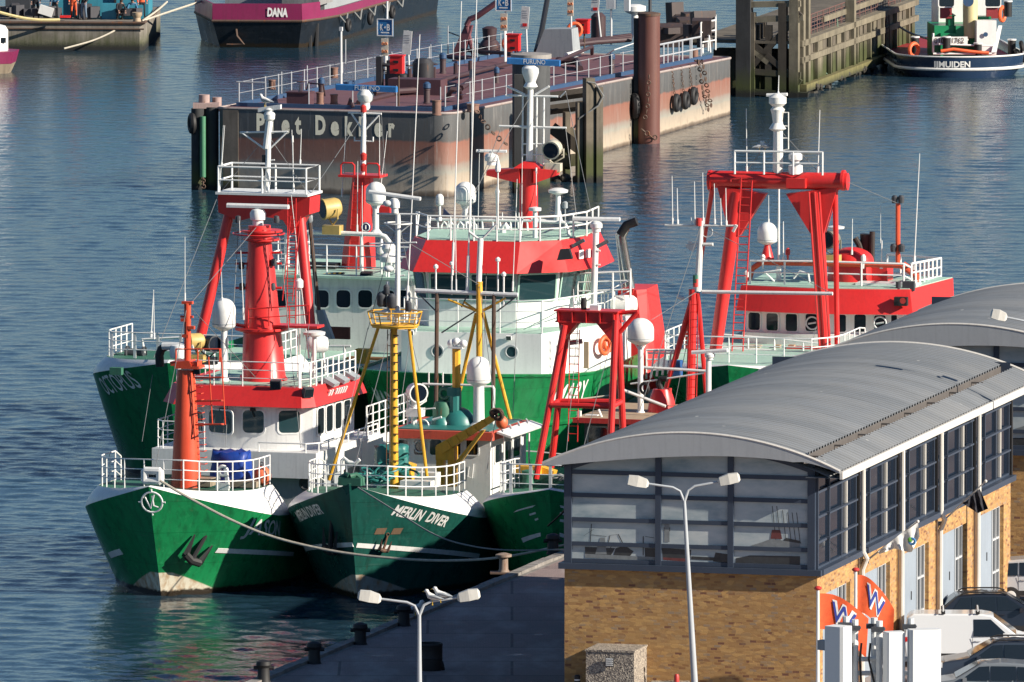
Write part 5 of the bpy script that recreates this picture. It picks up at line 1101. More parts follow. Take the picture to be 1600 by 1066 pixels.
# ================================================================ quay
QZ = 2.8
def asphalt():
    m, nt, b = nodes('quay paving'); v = coords(nt)
    n1 = noise(nt, v, .12, 6, .6); n2 = noise(nt, v, 9, 4, .7); n3 = noise(nt, coords(nt, (.9, .25, 1)), .8, 5)
    br = N(nt, 'ShaderNodeTexBrick', Scale=4.5); br.inputs['Color1'].default_value = (.38, .27, .25, 1); br.inputs['Color2'].default_value = (.28, .2, .19, 1); br.inputs['Mortar'].default_value = (.14, .11, .1, 1); br.inputs['Mortar Size'].default_value = .03; nt.links.new(v, br.inputs[0])
    c = mixc(nt, ramp(nt, n1, [(.35, g4(0)), (.65, g4(.8))]), br.outputs[0], (.2, .165, .16)); c = mixc(nt, ramp(nt, n2, [(.4, g4(0)), (.8, g4(.35))]), c, (.1, .085, .085)); c = mixc(nt, ramp(nt, n3, [(.5, g4(0)), (.68, g4(.5))]), c, (.42, .38, .35))
    sl_ = N(nt, 'ShaderNodeTexBrick', Scale=1.); sl_.inputs['Brick Width'].default_value = 6.; sl_.inputs['Row Height'].default_value = 4.; sl_.inputs['Mortar Size'].default_value = .05; sl_.inputs['Color1'].default_value = g4(.85); sl_.inputs['Color2'].default_value = g4(1.1); sl_.inputs['Mortar'].default_value = g4(.5); nt.links.new(v, sl_.inputs[0])
    c = mixc(nt, 1., c, sl_.outputs[0], 'MULTIPLY'); oil = noise(nt, coords(nt), .45, 6, .7); c = mixc(nt, ramp(nt, oil, [(.6, g4(0)), (.68, g4(.7))]), c, (.045, .04, .04))
    nt.links.new(c, b.inputs['Base Color']); nt.links.new(ramp(nt, oil, [(.58, g4(.88)), (.7, g4(.4))]), b.inputs['Roughness']); bump(nt, b, n2, .3, .02); return m
def concrete(name, c, k=.5, green=0.):
    m, nt, b = nodes(name); n1 = noise(nt, coords(nt), .8, 6, .65); n2 = noise(nt, coords(nt, (3, 3, .3)), 1.5, 5, .65); n3 = noise(nt, coords(nt), 14, 3)
    o = mixc(nt, ramp(nt, n1, [(.3, g4(0)), (.7, g4(1))]), tuple(x*k for x in c), c); o = mixc(nt, ramp(nt, n2, [(.5, g4(0)), (.75, g4(.7))]), o, tuple(x*.3 for x in c)); o = mixc(nt, ramp(nt, n3, [(.5, g4(0)), (.8, g4(.3))]), o, tuple(x*.5 for x in c))
    if green:
        t = nt.nodes.new('ShaderNodeTexCoord'); s = nt.nodes.new('ShaderNodeSeparateXYZ'); nt.links.new(t.outputs['Object'], s.inputs[0])
        f = math_(nt, 'SUBTRACT', math_(nt, 'ADD', green, math_(nt, 'MULTIPLY', n2, 1.2)), s.outputs[2], clamp=True); o = mixc(nt, f, o, (.05, .06, .018))
        f2 = math_(nt, 'MULTIPLY', math_(nt, 'SUBTRACT', math_(nt, 'ADD', .25, math_(nt, 'MULTIPLY', n3, .5)), s.outputs[2]), 3., clamp=True); o = mixc(nt, f2, o, (.012, .013, .012))
    nt.links.new(o, b.inputs['Base Color']); b.inputs['Roughness'].default_value = .85; bump(nt, b, n1, .3, .05); return m
PAVE = asphalt(); CONC = concrete('quay concrete', (.3, .28, .26), .5, .6)
q0 = onZ(895, 857, QZ); qd = (q0-onZ(385, 1069, QZ)).normalized(); qn = V((qd.y, -qd.x, 0))
e0, e1 = q0-qd*420, q0+qd*90
def lvl(p, z): return (p.x, p.y, z)
mb = MB(); c = [e0+qn*.6, e1+qn*.6, e1+qn*400, e0+qn*400]; mb.quad(*[lvl(p, QZ) for p in c]); tag(mb.build('quay_paving', PAVE), kind='structure')
mb = MB(); c = [e0, e1, e1+qn*.6, e0+qn*.6]; mb.prism([lvl(p, -4) for p in c], (0, 0, QZ+4.004)); [mb.prism([lvl(p, QZ+.004) for p in (e0+qd*k*2.2+qn*.02, e0+qd*(k*2.2+2.17)+qn*.02, e0+qd*(k*2.2+2.17)+qn*.42, e0+qd*k*2.2+qn*.42)], (0, 0, .1+.012*(k*7 % 3))) for k in range(135, 232)]; mb.quad(lvl(e1, -4), lvl(e1, QZ), lvl(e1+qn*400, QZ), lvl(e1+qn*400, -4)); tag(mb.build('quay_wall', CONC), kind='structure')
def bollard(w, label, kind=0, group=None):
    t = thing('mooring_bollard', label, 'bollard', (w.x, w.y, QZ), 0, group)
    if kind == 0:
        MB().box((0, 0, .03), (1.0, .6, .06)).build('base_plate', IRON, t); MB().lathe((0, 0, .06), [(.22, 0), (.17, .1), (.16, .5), (.3, .56), (.3, .64), (.1, .7)], 18).build('post', paint('pale rusty iron', (.25, .19, .15), .7, .4, .4), t)
    else:
        MB().lathe((0, 0, 0), [(.26, 0), (.22, .08), (.2, .5), (.27, .6), (.24, .72), (.08, .78)], 16).tube((-.35, 0, .5), (.35, 0, .5), .07).build('post', BLACK, t)
    return t
bollard(onZ(787, 896, QZ), 'sunlit iron bollard on the quay left of the brick building'); bollard(onZ(864, 866, QZ), 'dark bollard on the quay below the green bow with white slashes', 1)
for i, ((u, v), l) in enumerate((((631, 978), 'dark quay edge bollard nearest the white gull on the ground'), ((563, 1007), 'dark quay edge bollard second down from the gull'), ((491, 1037), 'dark quay edge bollard third down from the gull'), ((412, 1066), 'dark quay edge bollard cut by the bottom of the photo'))):
    bollard(onZ(u, v, QZ), l, 1, 'bollards along the shaded quay edge')
t = thing('litter_bin', 'dark drum standing on the shaded quay behind the left lamp post', 'drum', onZ(673, 1047, QZ)); MB().lathe((0, 0, 0), [(.4, 0), (.42, .08), (.41, .4), (.43, .42), (.41, .45), (.41, .85), (.43, .88), (.4, .95), (.36, .95), (.34, .8)], 20).build('drum', BLACK, t); MB().torus((.42, .1, .1), .16, .06, (1, 0, .2), 12, 6).build('hose', BLACK, t)
gull(onZ(648, 966, QZ), 'white gull standing on the shaded quay edge left of the lamp post', .3, 0.3)

# ================================================================ glazed brick buildings with barrel roofs
def brick():
    m, nt, b = nodes('tan brickwork'); t = nt.nodes.new('ShaderNodeTexCoord'); s = nt.nodes.new('ShaderNodeSeparateXYZ'); nt.links.new(t.outputs['Object'], s.inputs[0])
    cm = nt.nodes.new('ShaderNodeCombineXYZ'); nt.links.new(math_(nt, 'ADD', s.outputs[0], s.outputs[1]), cm.inputs[0]); nt.links.new(s.outputs[2], cm.inputs[1])
    br = N(nt, 'ShaderNodeTexBrick', Scale=1.); br.offset = .5; br.inputs['Brick Width'].default_value = .25; br.inputs['Row Height'].default_value = .1; br.inputs['Mortar Size'].default_value = .012; br.inputs['Color1'].default_value = g4(0); br.inputs['Color2'].default_value = g4(1); br.inputs['Mortar'].default_value = g4(.45); br.inputs['Bias'].default_value = 0
    nt.links.new(cm.outputs[0], br.inputs[0])
    c = ramp(nt, br.outputs[0], [(0, (.17, .075, .05, 1)), (.05, (.2, .09, .05, 1)), (.12, (.31, .16, .062, 1)), (.2, (.37, .205, .08, 1)), (.55, (.4, .23, .088, 1)), (.85, (.44, .265, .108, 1)), (.93, (.3, .22, .15, 1)), (1, (.45, .24, .08, 1))])
    vo = N(nt, 'ShaderNodeTexNoise', Scale=6.0, Detail=3); nt.links.new(cm.outputs[0], vo.inputs['Vector'])
    mp = nt.nodes.new('ShaderNodeMapping'); mp.inputs['Scale'].default_value = (4, 10, 1); nt.links.new(cm.outputs[0], mp.inputs[0]); cell = N(nt, 'ShaderNodeTexVoronoi', Scale=1.); nt.links.new(mp.outputs[0], cell.inputs['Vector'])
    sc = nt.nodes.new('ShaderNodeSeparateColor'); nt.links.new(cell.outputs['Color'], sc.inputs[0])
    c = mixc(nt, ramp(nt, sc.outputs[0], [(.9, g4(0)), (.94, g4(.35))]), c, (.2, .1, .06)); c = mixc(nt, ramp(nt, sc.outputs[1], [(.8, g4(0)), (.9, g4(.25))]), c, (.3, .23, .15)); c = mixc(nt, ramp(nt, sc.outputs[2], [(.75, g4(0)), (.9, g4(.55))]), c, (.6, .36, .13))
    c = mixc(nt, ramp(nt, noise(nt, coords(nt), .5, 4), [(.35, g4(0)), (.75, g4(.12))]), c, (.3, .17, .075))
    nt.links.new(c, b.inputs['Base Color']); b.inputs['Roughness'].default_value = .85
    bump(nt, b, math_(nt, 'ADD', br.outputs[0], math_(nt, 'MULTIPLY', sc.outputs[0], .8)), .6, .02); return m
BRICK = brick(); FRAME = paint('slate window frames', (.035, .05, .08), .45, .2); ROOF = paint('grey profiled roof sheet', (.24, .255, .27), .5, .2, .0, .0); FASC = paint('grey fascia', (.36, .375, .39), .5, .15)
CREAM = paint('cream gutter', (.6, .58, .54), .5, .25); DOORP = paint('pale blue grey door', (.27, .32, .38), .5, .2); DOORW = paint('white door frame', (.5, .52, .54), .5, .2)
def roof_mat():
    m, nt, b = nodes('weathered roof sheet'); t = nt.nodes.new('ShaderNodeTexCoord'); s = nt.nodes.new('ShaderNodeSeparateXYZ'); nt.links.new(t.outputs['Object'], s.inputs[0])
    st = N(nt, 'ShaderNodeTexWhiteNoise', noise_dimensions='1D'); nt.links.new(math_(nt, 'FLOOR', math_(nt, 'DIVIDE', s.outputs[1], 1.26)), st.inputs['W'])
    c = mixc(nt, st.outputs[0], (.185, .2, .215), (.24, .255, .27)); run = noise(nt, coords(nt, (.35, 3.5, .5)), 1.2, 6, .65); c = mixc(nt, ramp(nt, run, [(.48, g4(0)), (.75, g4(.6))]), c, (.12, .125, .125))
    c = mixc(nt, ramp(nt, noise(nt, coords(nt), .35, 4), [(.4, g4(0)), (.7, g4(.4))]), c, (.29, .29, .285)); sp = N(nt, 'ShaderNodeTexVoronoi', Scale=1.1); nt.links.new(coords(nt), sp.inputs['Vector'])
    c = mixc(nt, ramp(nt, sp.outputs['Distance'], [(.05, g4(.85)), (.08, g4(0))]), c, (.5, .5, .48))
    nt.links.new(c, b.inputs['Base Color']); nt.links.new(ramp(nt, run, [(.3, g4(.42)), (.7, g4(.62))]), b.inputs['Roughness']); return m
ROOF = roof_mat()
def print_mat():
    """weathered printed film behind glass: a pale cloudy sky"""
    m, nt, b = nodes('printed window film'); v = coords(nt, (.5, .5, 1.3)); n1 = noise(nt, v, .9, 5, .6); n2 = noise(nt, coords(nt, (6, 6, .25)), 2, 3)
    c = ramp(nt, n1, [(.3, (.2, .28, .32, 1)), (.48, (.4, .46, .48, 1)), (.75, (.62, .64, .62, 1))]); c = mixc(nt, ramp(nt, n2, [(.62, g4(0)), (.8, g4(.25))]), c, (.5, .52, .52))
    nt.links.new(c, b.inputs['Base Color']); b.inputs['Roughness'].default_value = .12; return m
PRINT = print_mat(); INK = plain('print ink', (.045, .05, .055), .15); INK2 = plain('print grey ink', (.22, .24, .25), .15); INKR = plain('print red ink', (.16, .05, .05), .15)
BF = Frame(onZ(882, 1091, QZ), 14.4)
BW = BF.p(1277, 900, 0).x; BL = BF.px(1579, 762, BW).y; ZS = BF.p(884, 888, 0).z; ZT = BF.p(848, 726, -.5).z; XL = BF.p(848, 726, -.5).x; XR = BF.p(1313, 744, -.5).x; ZA = BF.p(1082, 679, -.5).z
print('building', BW, BL, ZS, ZT, XL, XR, ZA)
def arc(x):
    h = ZA-ZT; c = (XR-XL)/2; Rr = (c*c+h*h)/(2*h); u = x-(XL+XR)/2; return ZT-(Rr-h)+math.sqrt(max(0, Rr*Rr-u*u))
def make_building(BL=BL, ny=5):
    root = thing('warehouse_office', 'tan brick building in the foreground with glazed upper storey and grey barrel roof', 'building', BF.o, -BF.phi, 'barrel roofed quay buildings')
    def B(mb, name, m, parent=None, sm=30): return mb.build(name, m, parent or root, sm)
    bay = BL/ny
    # brick: front, left, back plain; right side with five openings
    mb = MB(); t_ = .3
    mb.quad((0, 0, -.1), (BW, 0, -.1), (BW, 0, ZS), (0, 0, ZS)); mb.quad((0, 0, -.1), (0, BL, -.1), (0, BL, ZS), (0, 0, ZS)); mb.quad((0, BL, -.1), (BW, BL, -.1), (BW, BL, ZS), (0, BL, ZS))
    zo = ZS-.75; xs = [0.]; op = []
    for k in range(ny): op.append((k*bay+.85, k*bay+bay-1.15))
    y = 0
    for a, b in op: mb.quad((BW, y, -.1), (BW, a, -.1), (BW, a, ZS), (BW, y, ZS)); mb.quad((BW, a, zo), (BW, b, zo), (BW, b, ZS), (BW, a, ZS)); y = b
    mb.quad((BW, y, -.1), (BW, BL, -.1), (BW, BL, ZS), (BW, y, ZS))
    for a, b in op:
        mb.quad((BW, a, -.1), (BW-.3, a, -.1), (BW-.3, a, zo), (BW, a, zo)); mb.quad((BW, b, -.1), (BW-.3, b, -.1), (BW-.3, b, zo), (BW, b, zo)); mb.quad((BW, a, zo), (BW-.3, a, zo), (BW-.3, b, zo), (BW, b, zo))
    B(mb, 'brick_wall', BRICK, None, 0)
    for a, b in op:
        L = b-a; d = B(MB().box((BW-.2, a+L*.27, zo/2-.03), (.06, L*.5, zo-.06)).box((BW-.22, a+L*.62, zo/2-.03), (.06, L*.18, zo-.06)), 'garage_door', DOORP, None, 0)
        B(MB().box((BW-.2, a+L*.525, zo/2), (.03, .06, zo-.1)), 'door_joint', DGREY, d, 0); B(MB().box((BW-.17, a+L*.5, zo*.55), (.05, .06, .3)), 'handle', BLACK, d, 0)
        w_ = MB(); y0, y1 = a+L*.72, b-.03
        for yy in (y0, (y0+y1)/2, y1): w_.box((BW-.19, yy, zo/2), (.09, .07, zo-.06))
        for z in (.08, zo*.36, zo*.68, zo-.06): w_.box((BW-.185, (y0+y1)/2, z), (.08, y1-y0, .07))
        w_ = B(w_, 'side_window', DOORW, None, 0); B(MB().box((BW-.22, (y0+y1)/2, zo/2), (.03, y1-y0, zo-.08)), 'pane', GLASS, w_, 0)
    # sill band
    mb = MB(); z = ZS; mb.box((BW/2, -.06, z+.1), (BW+.34, .3, .2)); mb.box((BW+.06, BL/2+.03, z+.1), (.3, BL-.02, .2)); mb.box((-.06, BL/2, z+.1), (.2, BL-.2, .2)); B(mb, 'sill_band', FRAME, None, 0)
    # front glazing: three columns, five rows, arched head
    z0 = ZS+.2; zq = lambda v: BF.p(1030, v, 0).z; rows = [z0+.08]+[zq(v) for v in (853, 815, 777, 741)]; cols = [BF.p(u, 800, 0).x for u in (908, 1029, 1142, 1262)]
    fr_ = MB()
    for i, c in enumerate([.13]+cols[1:3]+[BW-.2]): fr_.box((c, .02, (z0+arc(c))/2-.05), (.26 if i in (0, 3) else .2, .2, arc(c)-z0-.1))
    for z in rows: fr_.box(((.26+BW-.33)/2, .03, z), (BW-.6, .14, .14))
    zz = []
    for k in range(17): x = lerp(.26, BW-.33, k/16); zz.append((x, arc(x)-.25))
    fr_.prism([(x, -.03, z-.32) for x, z in zz]+[(x, -.03, z+.3) for x, z in zz[::-1]], (0, .12, 0))
    B(fr_, 'glazing_frame', FRAME, None, 0)
    for i in range(3):
        xa, xb = (.26 if i == 0 else cols[i]+.1), (cols[i+1]-.1 if i < 2 else BW-.33)
        for j in range(5):
            za = rows[j]+.07; zb = rows[j+1]-.07 if j < 4 else None
            if zb: p = [(xa, .04, za), (xb, .04, za), (xb, .04, zb), (xa, .04, zb)]
            else: p = [(xa, .04, za), (xb, .04, za)]+[(lerp(xb, xa, k/6), .04, arc(lerp(xb, xa, k/6))-.5) for k in range(7)]
            B(MB().quad(*p), 'window_pane', PRINT, None, 0)
    # printed harbour scene on the film: hulls, houses, rigging
    mb = MB(); X = lambda u: BF.p(u, 850, .03).x; Z = lambda v: BF.p(1000, v, .03).z
    def shp(mat_i, *p): mb.cur = mat_i; mb.quad(*[(X(u), .032-.001*mat_i-.001*len(mb.f)*.02, Z(v)) for u, v in p])
    shp(1, (914, 874), (1024, 877), (1024, 870), (914, 868)); shp(0, (914, 868), (955, 869), (961, 858), (914, 857)); shp(0, (958, 869), (984, 870), (990, 862), (976, 853), (962, 858)); shp(1, (930, 868), (948, 868), (945, 842), (938, 842))
    for p, q in (((922, 852), (924, 821)), ((912, 840), (928, 829)), ((924, 838), (948, 840)), ((950, 852), (953, 838)), ((953, 838), (966, 836)), ((966, 836), (976, 856)), ((948, 868), (958, 850)), ((1005, 868), (1005, 838)), ((1008, 838), (1022, 840))):
        u0, v0 = p; u1, v1 = q; d = .7; shp(0, (u0-d, v0+d*.4), (u1-d, v1+d*.4), (u1+d, v1-d*.4), (u0+d, v0-d*.4))
    shp(0, (1008, 873), (1024, 874), (1024, 856), (1007, 856)); shp(0, (1036, 874), (1078, 875), (1080, 857), (1034, 855)); shp(2, (1036, 874), (1078, 876), (1078, 871), (1036, 870)); shp(1, (1038, 846), (1046, 846), (1046, 818), (1038, 818)); shp(0, (1037, 829), (1047, 829), (1047, 823), (1037, 823)); shp(0, (1080, 872), (1128, 873), (1128, 868), (1080, 867)); shp(0, (1114, 874), (1138, 876), (1138, 862), (1118, 860))
    shp(0, (1148, 884), (1250, 888), (1250, 862), (1172, 863), (1150, 868)); shp(1, (1172, 848), (1250, 852), (1250, 842), (1205, 836), (1190, 842)); shp(2, (1204, 836), (1222, 836), (1219, 822), (1206, 822)); shp(0, (1222, 840), (1252, 842), (1250, 838), (1228, 834))
    for u in (1212, 1219, 1228, 1236, 1243, 1250): shp(0, (u, 842), (u+1, 842), (u-5, 782+(u % 7)*3), (u-6, 782+(u % 7)*3))
    B(mb, 'window_print', [INK, INK2, INKR], None, 0)
    # right side glazing, one window per bay with mullions; thin pale columns and downpipes
    for k in range(ny):
        y0, y1 = k*bay+.12, k*bay+bay-.3; m_ = MB(); zt = arc(BW)-.25; hgt = zt-z0
        for q in (0, .3, .62, 1): m_.box((BW-.05, lerp(y0, y1, q), (z0+zt)/2), (.12, .09, hgt))
        for j in range(5): z = lerp(z0+.05, zt-.05, j/4); m_.box((BW-.045, (y0+y1)/2, z), (.1, y1-y0, .08))
        for j in (1, 2, 3): z = lerp(z0+.05, zt-.05, j/4); m_.box((BW+.06, lerp(y0, y1, .6), z+.03), (.1, (y1-y0)*.75, .06))
        w_ = B(m_, 'window', FRAME, None, 0); B(MB().quad((BW-.07, y0, z0), (BW-.07, y1, z0), (BW-.07, y1, zt), (BW-.07, y0, zt)), 'pane', GLASS_B, w_, 0)
        B(MB().box((BW-.04, y0+(y1-y0)*.76, (z0+zt)/2), (.09, .1, hgt-.1)), 'thin_column', CREAM, None, 0)
        B(MB().box((BW-.02, k*bay+bay-.09, (z0+zt)/2), (.2, .18, hgt)), 'black_pier', BLACK, None, 0)
        yp = k*bay+bay-.06 if k < ny-1 else None
        if yp: 
            B(MB().path([(BW+.55, yp, arc(BW+.6)-.25), (BW+.2, yp, arc(BW+.6)-.5), (BW+.2, yp, ZS+.15), (BW+.3, yp+.15, ZS-.1), (BW+.12, yp+.25, ZS-.5), (BW+.12, yp+.25, 0)], .09, 8), 'downpipe', CREAM); B(MB().path([(BW+.06, yp-.05, ZS-.1), (BW+.06, yp-.05, 0)], .035, 6), 'cable_pipe', IRON)
    # left and back upper walls
    mb = MB(); zt = arc(0)-.2; mb.quad((.02, .2, z0), (.02, BL, z0), (.02, BL, zt), (.02, .2, zt)); mb.quad((.02, BL-.02, z0), (BW-.02, BL-.02, z0), (BW-.02, BL-.02, ZA-.5), (.02, BL-.02, ZA-.5)); B(mb, 'upper_wall', FRAME, None, 0)
    # roof
    a0, a1 = -.5, BL+.6; sx0, sx1 = XR-1.28, XR-.92; per = .42; n = int((a1-a0)/per); ys = []
    for k in range(n): ys += [(a0+k*per, 0), (a0+k*per+.16, 0), (a0+k*per+.2, .075), (a0+k*per+.38, .075)]
    ys.append((a1, 0))
    mb = MB(); mb.grid([[(x, y, arc(x)+d) for y, d in ys] for x in [lerp(XL, sx0, i/26) for i in range(27)]]); mb.grid([[(x, y, arc(x)+d) for y, d in ys] for x in [lerp(sx1, XR, i/5) for i in range(6)]]); B(mb, 'roof_sheeting', ROOF, None, 20)
    mb = MB(); mb.quad((sx0, a0, arc(sx0)), (sx0, a1, arc(sx0)), (sx0, a1, arc(sx0)-.25), (sx0, a0, arc(sx0)-.25)); mb.quad((sx0, a0, arc(sx0)-.25), (sx0, a1, arc(sx0)-.25), (sx1, a1, arc(sx1)-.12), (sx1, a0, arc(sx1)-.12)); mb.quad((sx1, a0, arc(sx1)), (sx1, a1, arc(sx1)), (sx1, a1, arc(sx1)-.12), (sx1, a0, arc(sx1)-.12))
    for k in range(8): mb.box((sx0+.18, a0+1+k*3.6, arc(sx0)-.1), (.5, .06, .06))
    B(mb, 'roof_gutter', paint('dark gutter lining', (.1, .09, .085), .7, .3), None, 0)
    # crescent fascia front and back, edge trims, soffit
    for y, d in ((a0-.02, -.06), (a1, .06)):
        xs = [lerp(XL, XR, k/32) for k in range(33)]; low = [arc(x)-.02-.74*math.sin(math.pi*min(1, max(.0, (x-XL)/(XR-XL)))**.8)*(1 if x < XR-1.6 else max(.36, (XR-x)/1.6*.5+.3)) for x in xs]
        low = [max(l, ZT-.24) if x > XL+1.2 else max(l, ZT-.02) for x, l in zip(xs, low)]
        B(MB().prism([(x, y, arc(x)+.03) for x in xs]+[(x, y, z) for x, z in list(zip(xs, low))[::-1]], (0, d, 0)), 'fascia', FASC, None, 20)
        B(MB().path([(x, y+d/2, arc(x)+.06) for x in xs], .05, 6), 'fascia_trim', CREAM)
    mb = MB(); mb.box((XR+.03, (a0+a1)/2, ZT-.1), (.1, a1-a0, .26)); B(mb, 'eaves_gutter', CREAM, None, 0)
    mb = MB(); mb.quad((BW-.3, a0, ZT-.2), (XR, a0, ZT-.2), (XR, a1, ZT-.2), (BW-.3, a1, ZT-.2)); mb.grid([[(x, a0+.05, arc(x)-.35), (x, 0.3, arc(x)-.3)] for x in [lerp(XL+.5, XR-.3, k/16) for k in range(17)]]); mb.grid([[(x, a0, arc(x)-.06), (x, a1, arc(x)-.06)] for x in [lerp(XL, .2, k/4) for k in range(5)]]); B(mb, 'soffit', FASC, None, 20)
    return root
B2X, B2A = 0.67, 38.9
b1 = make_building(); b2 = make_building(15., 3); b2.location = BF.world((B2X, B2A, 0)); b2['label'] = 'second grey barrel roofed building behind the first, mostly cut off at right'

# ================================================================ street lamps
LPOST = paint('lamp post grey', (.38, .41, .44), .5, .2)
def lamp(joint, base, Y, tips, label, r0=.12, r1=.06):
    """tall post with curved arms: photograph points at distance Y; tips = [(inner end of head, outer end of head)]"""
    P = lambda q: onY(q[0], q[1], Y); b = P(base); b.z = QZ; t = thing('street_lamp', label, 'street lamp', b, 0, 'street lamps on the quay'); L = lambda q: P(q)-b
    MB().lathe((0, 0, 0), [(.2, 0), (.2, .6), (.13, .7)], 14).tube((0, 0, .6), L(joint), r0, r1, 14).build('post', LPOST, t)
    for a, o in tips:
        j = L(joint); e = L(a); m1 = V((lerp(j.x, e.x, .12), 0, lerp(j.z, e.z, .55))); m2 = V((lerp(j.x, e.x, .32), 0, lerp(j.z, e.z, .78))); MB().path([j-V((0, 0, .05)), m1, m2, e], [r1*.9, r1*.75, r1*.7, r1*.6], 8).build('arm', LPOST, t)
        h = L(o); d = (h-e); Ln = d.length; d.normalize(); s = V((0, 1, 0)); u = d.cross(s); u = u if u.z > 0 else -u; mb = MB()
        sec = lambda x, w, zt, zb: [e+d*x-s*w+u*zb, e+d*x-s*w*.8+u*zt, e+d*x+s*w*.8+u*zt, e+d*x+s*w+u*zb]
        A = [sec(x*Ln, *q) for x, q in ((-.02, (.08, .05, -.08)), (.08, (.15, .14, -.14)), (.5, (.2, .2, -.15)), (.92, (.18, .17, -.13)), (1, (.1, .08, -.08)))]
        for p, q in zip(A, A[1:]): mb.loft(p, q, False)
        mb.quad(*A[0]); mb.quad(*A[-1]); hd = mb.build('lamp_head', paint('lamp head grey', (.55, .54, .5), .5, .25), t, 40)
        MB().quad(*[e+d*(Ln*x)+s*w-u*.155 for x, w in ((.1, -.13), (.9, -.13), (.9, .13), (.1, .13))]).build('diffuser', plain('lamp diffuser', (.6, .6, .55), .3), hd, 0)
    return t
lamp((1069, 782), (1087, 1106), 472, [((1013, 756), (979, 750)), ((1122, 753), (1156, 746))], 'double armed street lamp in front of the brick wall')
lamp((655, 960), (656, 1284), 447, [((595, 936), (559, 930)), ((715, 934), (750, 928))], 'double armed street lamp on the shaded quay with two gulls on its arm')
lamp((1625, 530), (1625, 1060), 497, [((1573, 496), (1548, 490)), ((1677, 496), (1702, 490))], 'street lamp head poking in at the right edge before the far grey roof')
for u, v, rz, l in ((677, 946, 2.9, 'left gull of the two perched on the lower lamp arm'), (690, 942, 2.9, 'right gull of the two perched on the lower lamp arm')): gull(onY(u, v, 447), l, .24, rz, group='gulls on the lamp arm')

# ================================================================ kerbside things by the brick wall
def speckle():
    m, nt, b = nodes('speckled washed stone'); v = N(nt, 'ShaderNodeTexVoronoi', Scale=22.); nt.links.new(coords(nt), v.inputs['Vector']); s = nt.nodes.new('ShaderNodeSeparateColor'); nt.links.new(v.outputs['Color'], s.inputs[0])
    nt.links.new(ramp(nt, s.outputs[0], [(0, (.09, .08, .075, 1)), (.3, (.19, .165, .145, 1)), (.55, (.29, .25, .21, 1)), (1, (.46, .41, .33, 1))]), b.inputs['Base Color']); b.inputs['Roughness'].default_value = .8; bump(nt, b, v.outputs[0], .5, .03); return m
SPECK = speckle(); p = onY(915, 1066, 475.4); q = onY(990, 1066, 475.4); zt = onY(950, 1019, 475.4).z
t = thing('transformer_cabinet', 'speckled stone utility cabinet with small vent standing against the brick wall', 'cabinet', (lerp(p.x, q.x, .5), 475.4, QZ), -R(14.4)); w_ = (q.x-p.x)/math.cos(R(14.4))
MB().box((0, .95, (zt-QZ)/2), (w_, 1.8, zt-QZ)).build('body', SPECK, t, 0); MB().box((0, .95, zt-QZ+.03), (w_+.06, 1.86, .06)).build('lid', SPECK, t, 0)
mb = MB(); c = V((0, -.02, zt-QZ-.35)); mb.box(c, (.28, .04, .3)); mb.cur = 1
for k in range(4): mb.box(c+V((0, -.03, -.1+k*.07)), (.24, .03, .03), 0, .5)
mb.build('vent', [DGREY, GALV], t, 0)
t = thing('bollard', 'slim black bollard at the foot of the brick corner', 'bollard', onY(902, 1091, 476.0)); t.location.z = QZ; MB().lathe((0, 0, 0), [(.1, 0), (.1, .75), (.11, .76), (.11, .8), (.1, .81), (.1, .98), (.06, 1.02)], 14).build('post', BLACK, t); MB().lathe((0, 0, .82), [(.103, 0), (.103, .05)], 14).build('band', GALV, t)
c = onY(1048, 1070, 474.5); t = thing('stone_planter', 'low speckled stone block with small red lamp beside the lamp post', 'stone block', (c.x, c.y, QZ)); MB().box((0, 0, (c.z-QZ+.1)/2), (1.3, .6, c.z-QZ+.1)).build('block', SPECK, t, 0); MB().lathe((.2, 0, c.z-QZ+.1), [(.09, 0), (.09, .2), (.06, .26)], 12).build('lamp', DRED, t)

# ================================================================ flags
def flag_cloth(P, w, h, nx=22, ny=12, amp=.12, droop=.5, seed=0, bottom=None):
    """P: top inner corner (local), flying toward +x; returns surface function and rows"""
    def f(u, v):
        ph = u*7+seed; sag = droop*u*u*h; return V(P)+V((u*w*(1-.05*v), amp*math.sin(ph+v*1.3)*u**.5+.25*u*w, -v*h-sag+amp*.35*math.sin(ph*.8)*u-.12*u*v*h))
    return f, [[f(i/nx, j/ny) for i in range(nx+1)] for j in range(ny+1)]
ORF = plain('orange flag cloth', (.66, .09, .02), .75); BLF = plain('flag blue', (.02, .045, .3), .7)
def wflag(top, Y, w, h, label, seed, droop):
    p = onY(top[0], top[1], Y); t = thing('flagpole', label.replace('flag flying from', 'topped').split('|')[1], 'flagpole', (p.x, Y, QZ)); z = p.z-QZ
    MB().tube((0, 0, 0), (0, 0, z), .07, .05, 10).build('pole', WHITE, t); MB().ball((0, 0, z+.06), .13, 12, (1, 1, .6)).build('finial', DRED, t)
    fl = thing('flag', label.split('|')[0], 'flag', (p.x, Y, p.z), 0, 'orange flags'); f, rows = flag_cloth((.07, 0, -.12), w, h, seed=seed, droop=droop)
    MB().grid(rows).build('cloth', ORF, fl, 60)
    for off, bold, m, nm in ((-.02, .06, FLAGW, 'letter_outline'), (-.035, .0, BLF, 'letter')):
        vs, fs, tw = text_mesh('W', bold, .15); mb = MB(); mb.add([f(.26+.5*p_.x/tw, .72-.55*p_.y)+V((0, off, 0)) for p_ in vs], fs); mb.build(nm, m, fl, 0)
wflag((1278, 922), 470.5, 1.65, 1.2, 'orange flag with blue W, lower left of two|white flagpole with red knob at the brick corner', .4, .75)
wflag((1337, 893), 473.5, 1.25, 1.25, 'orange flag with large blue W, upper right of two|white flagpole with red knob behind the lower orange flag', 1.7, 1.0)
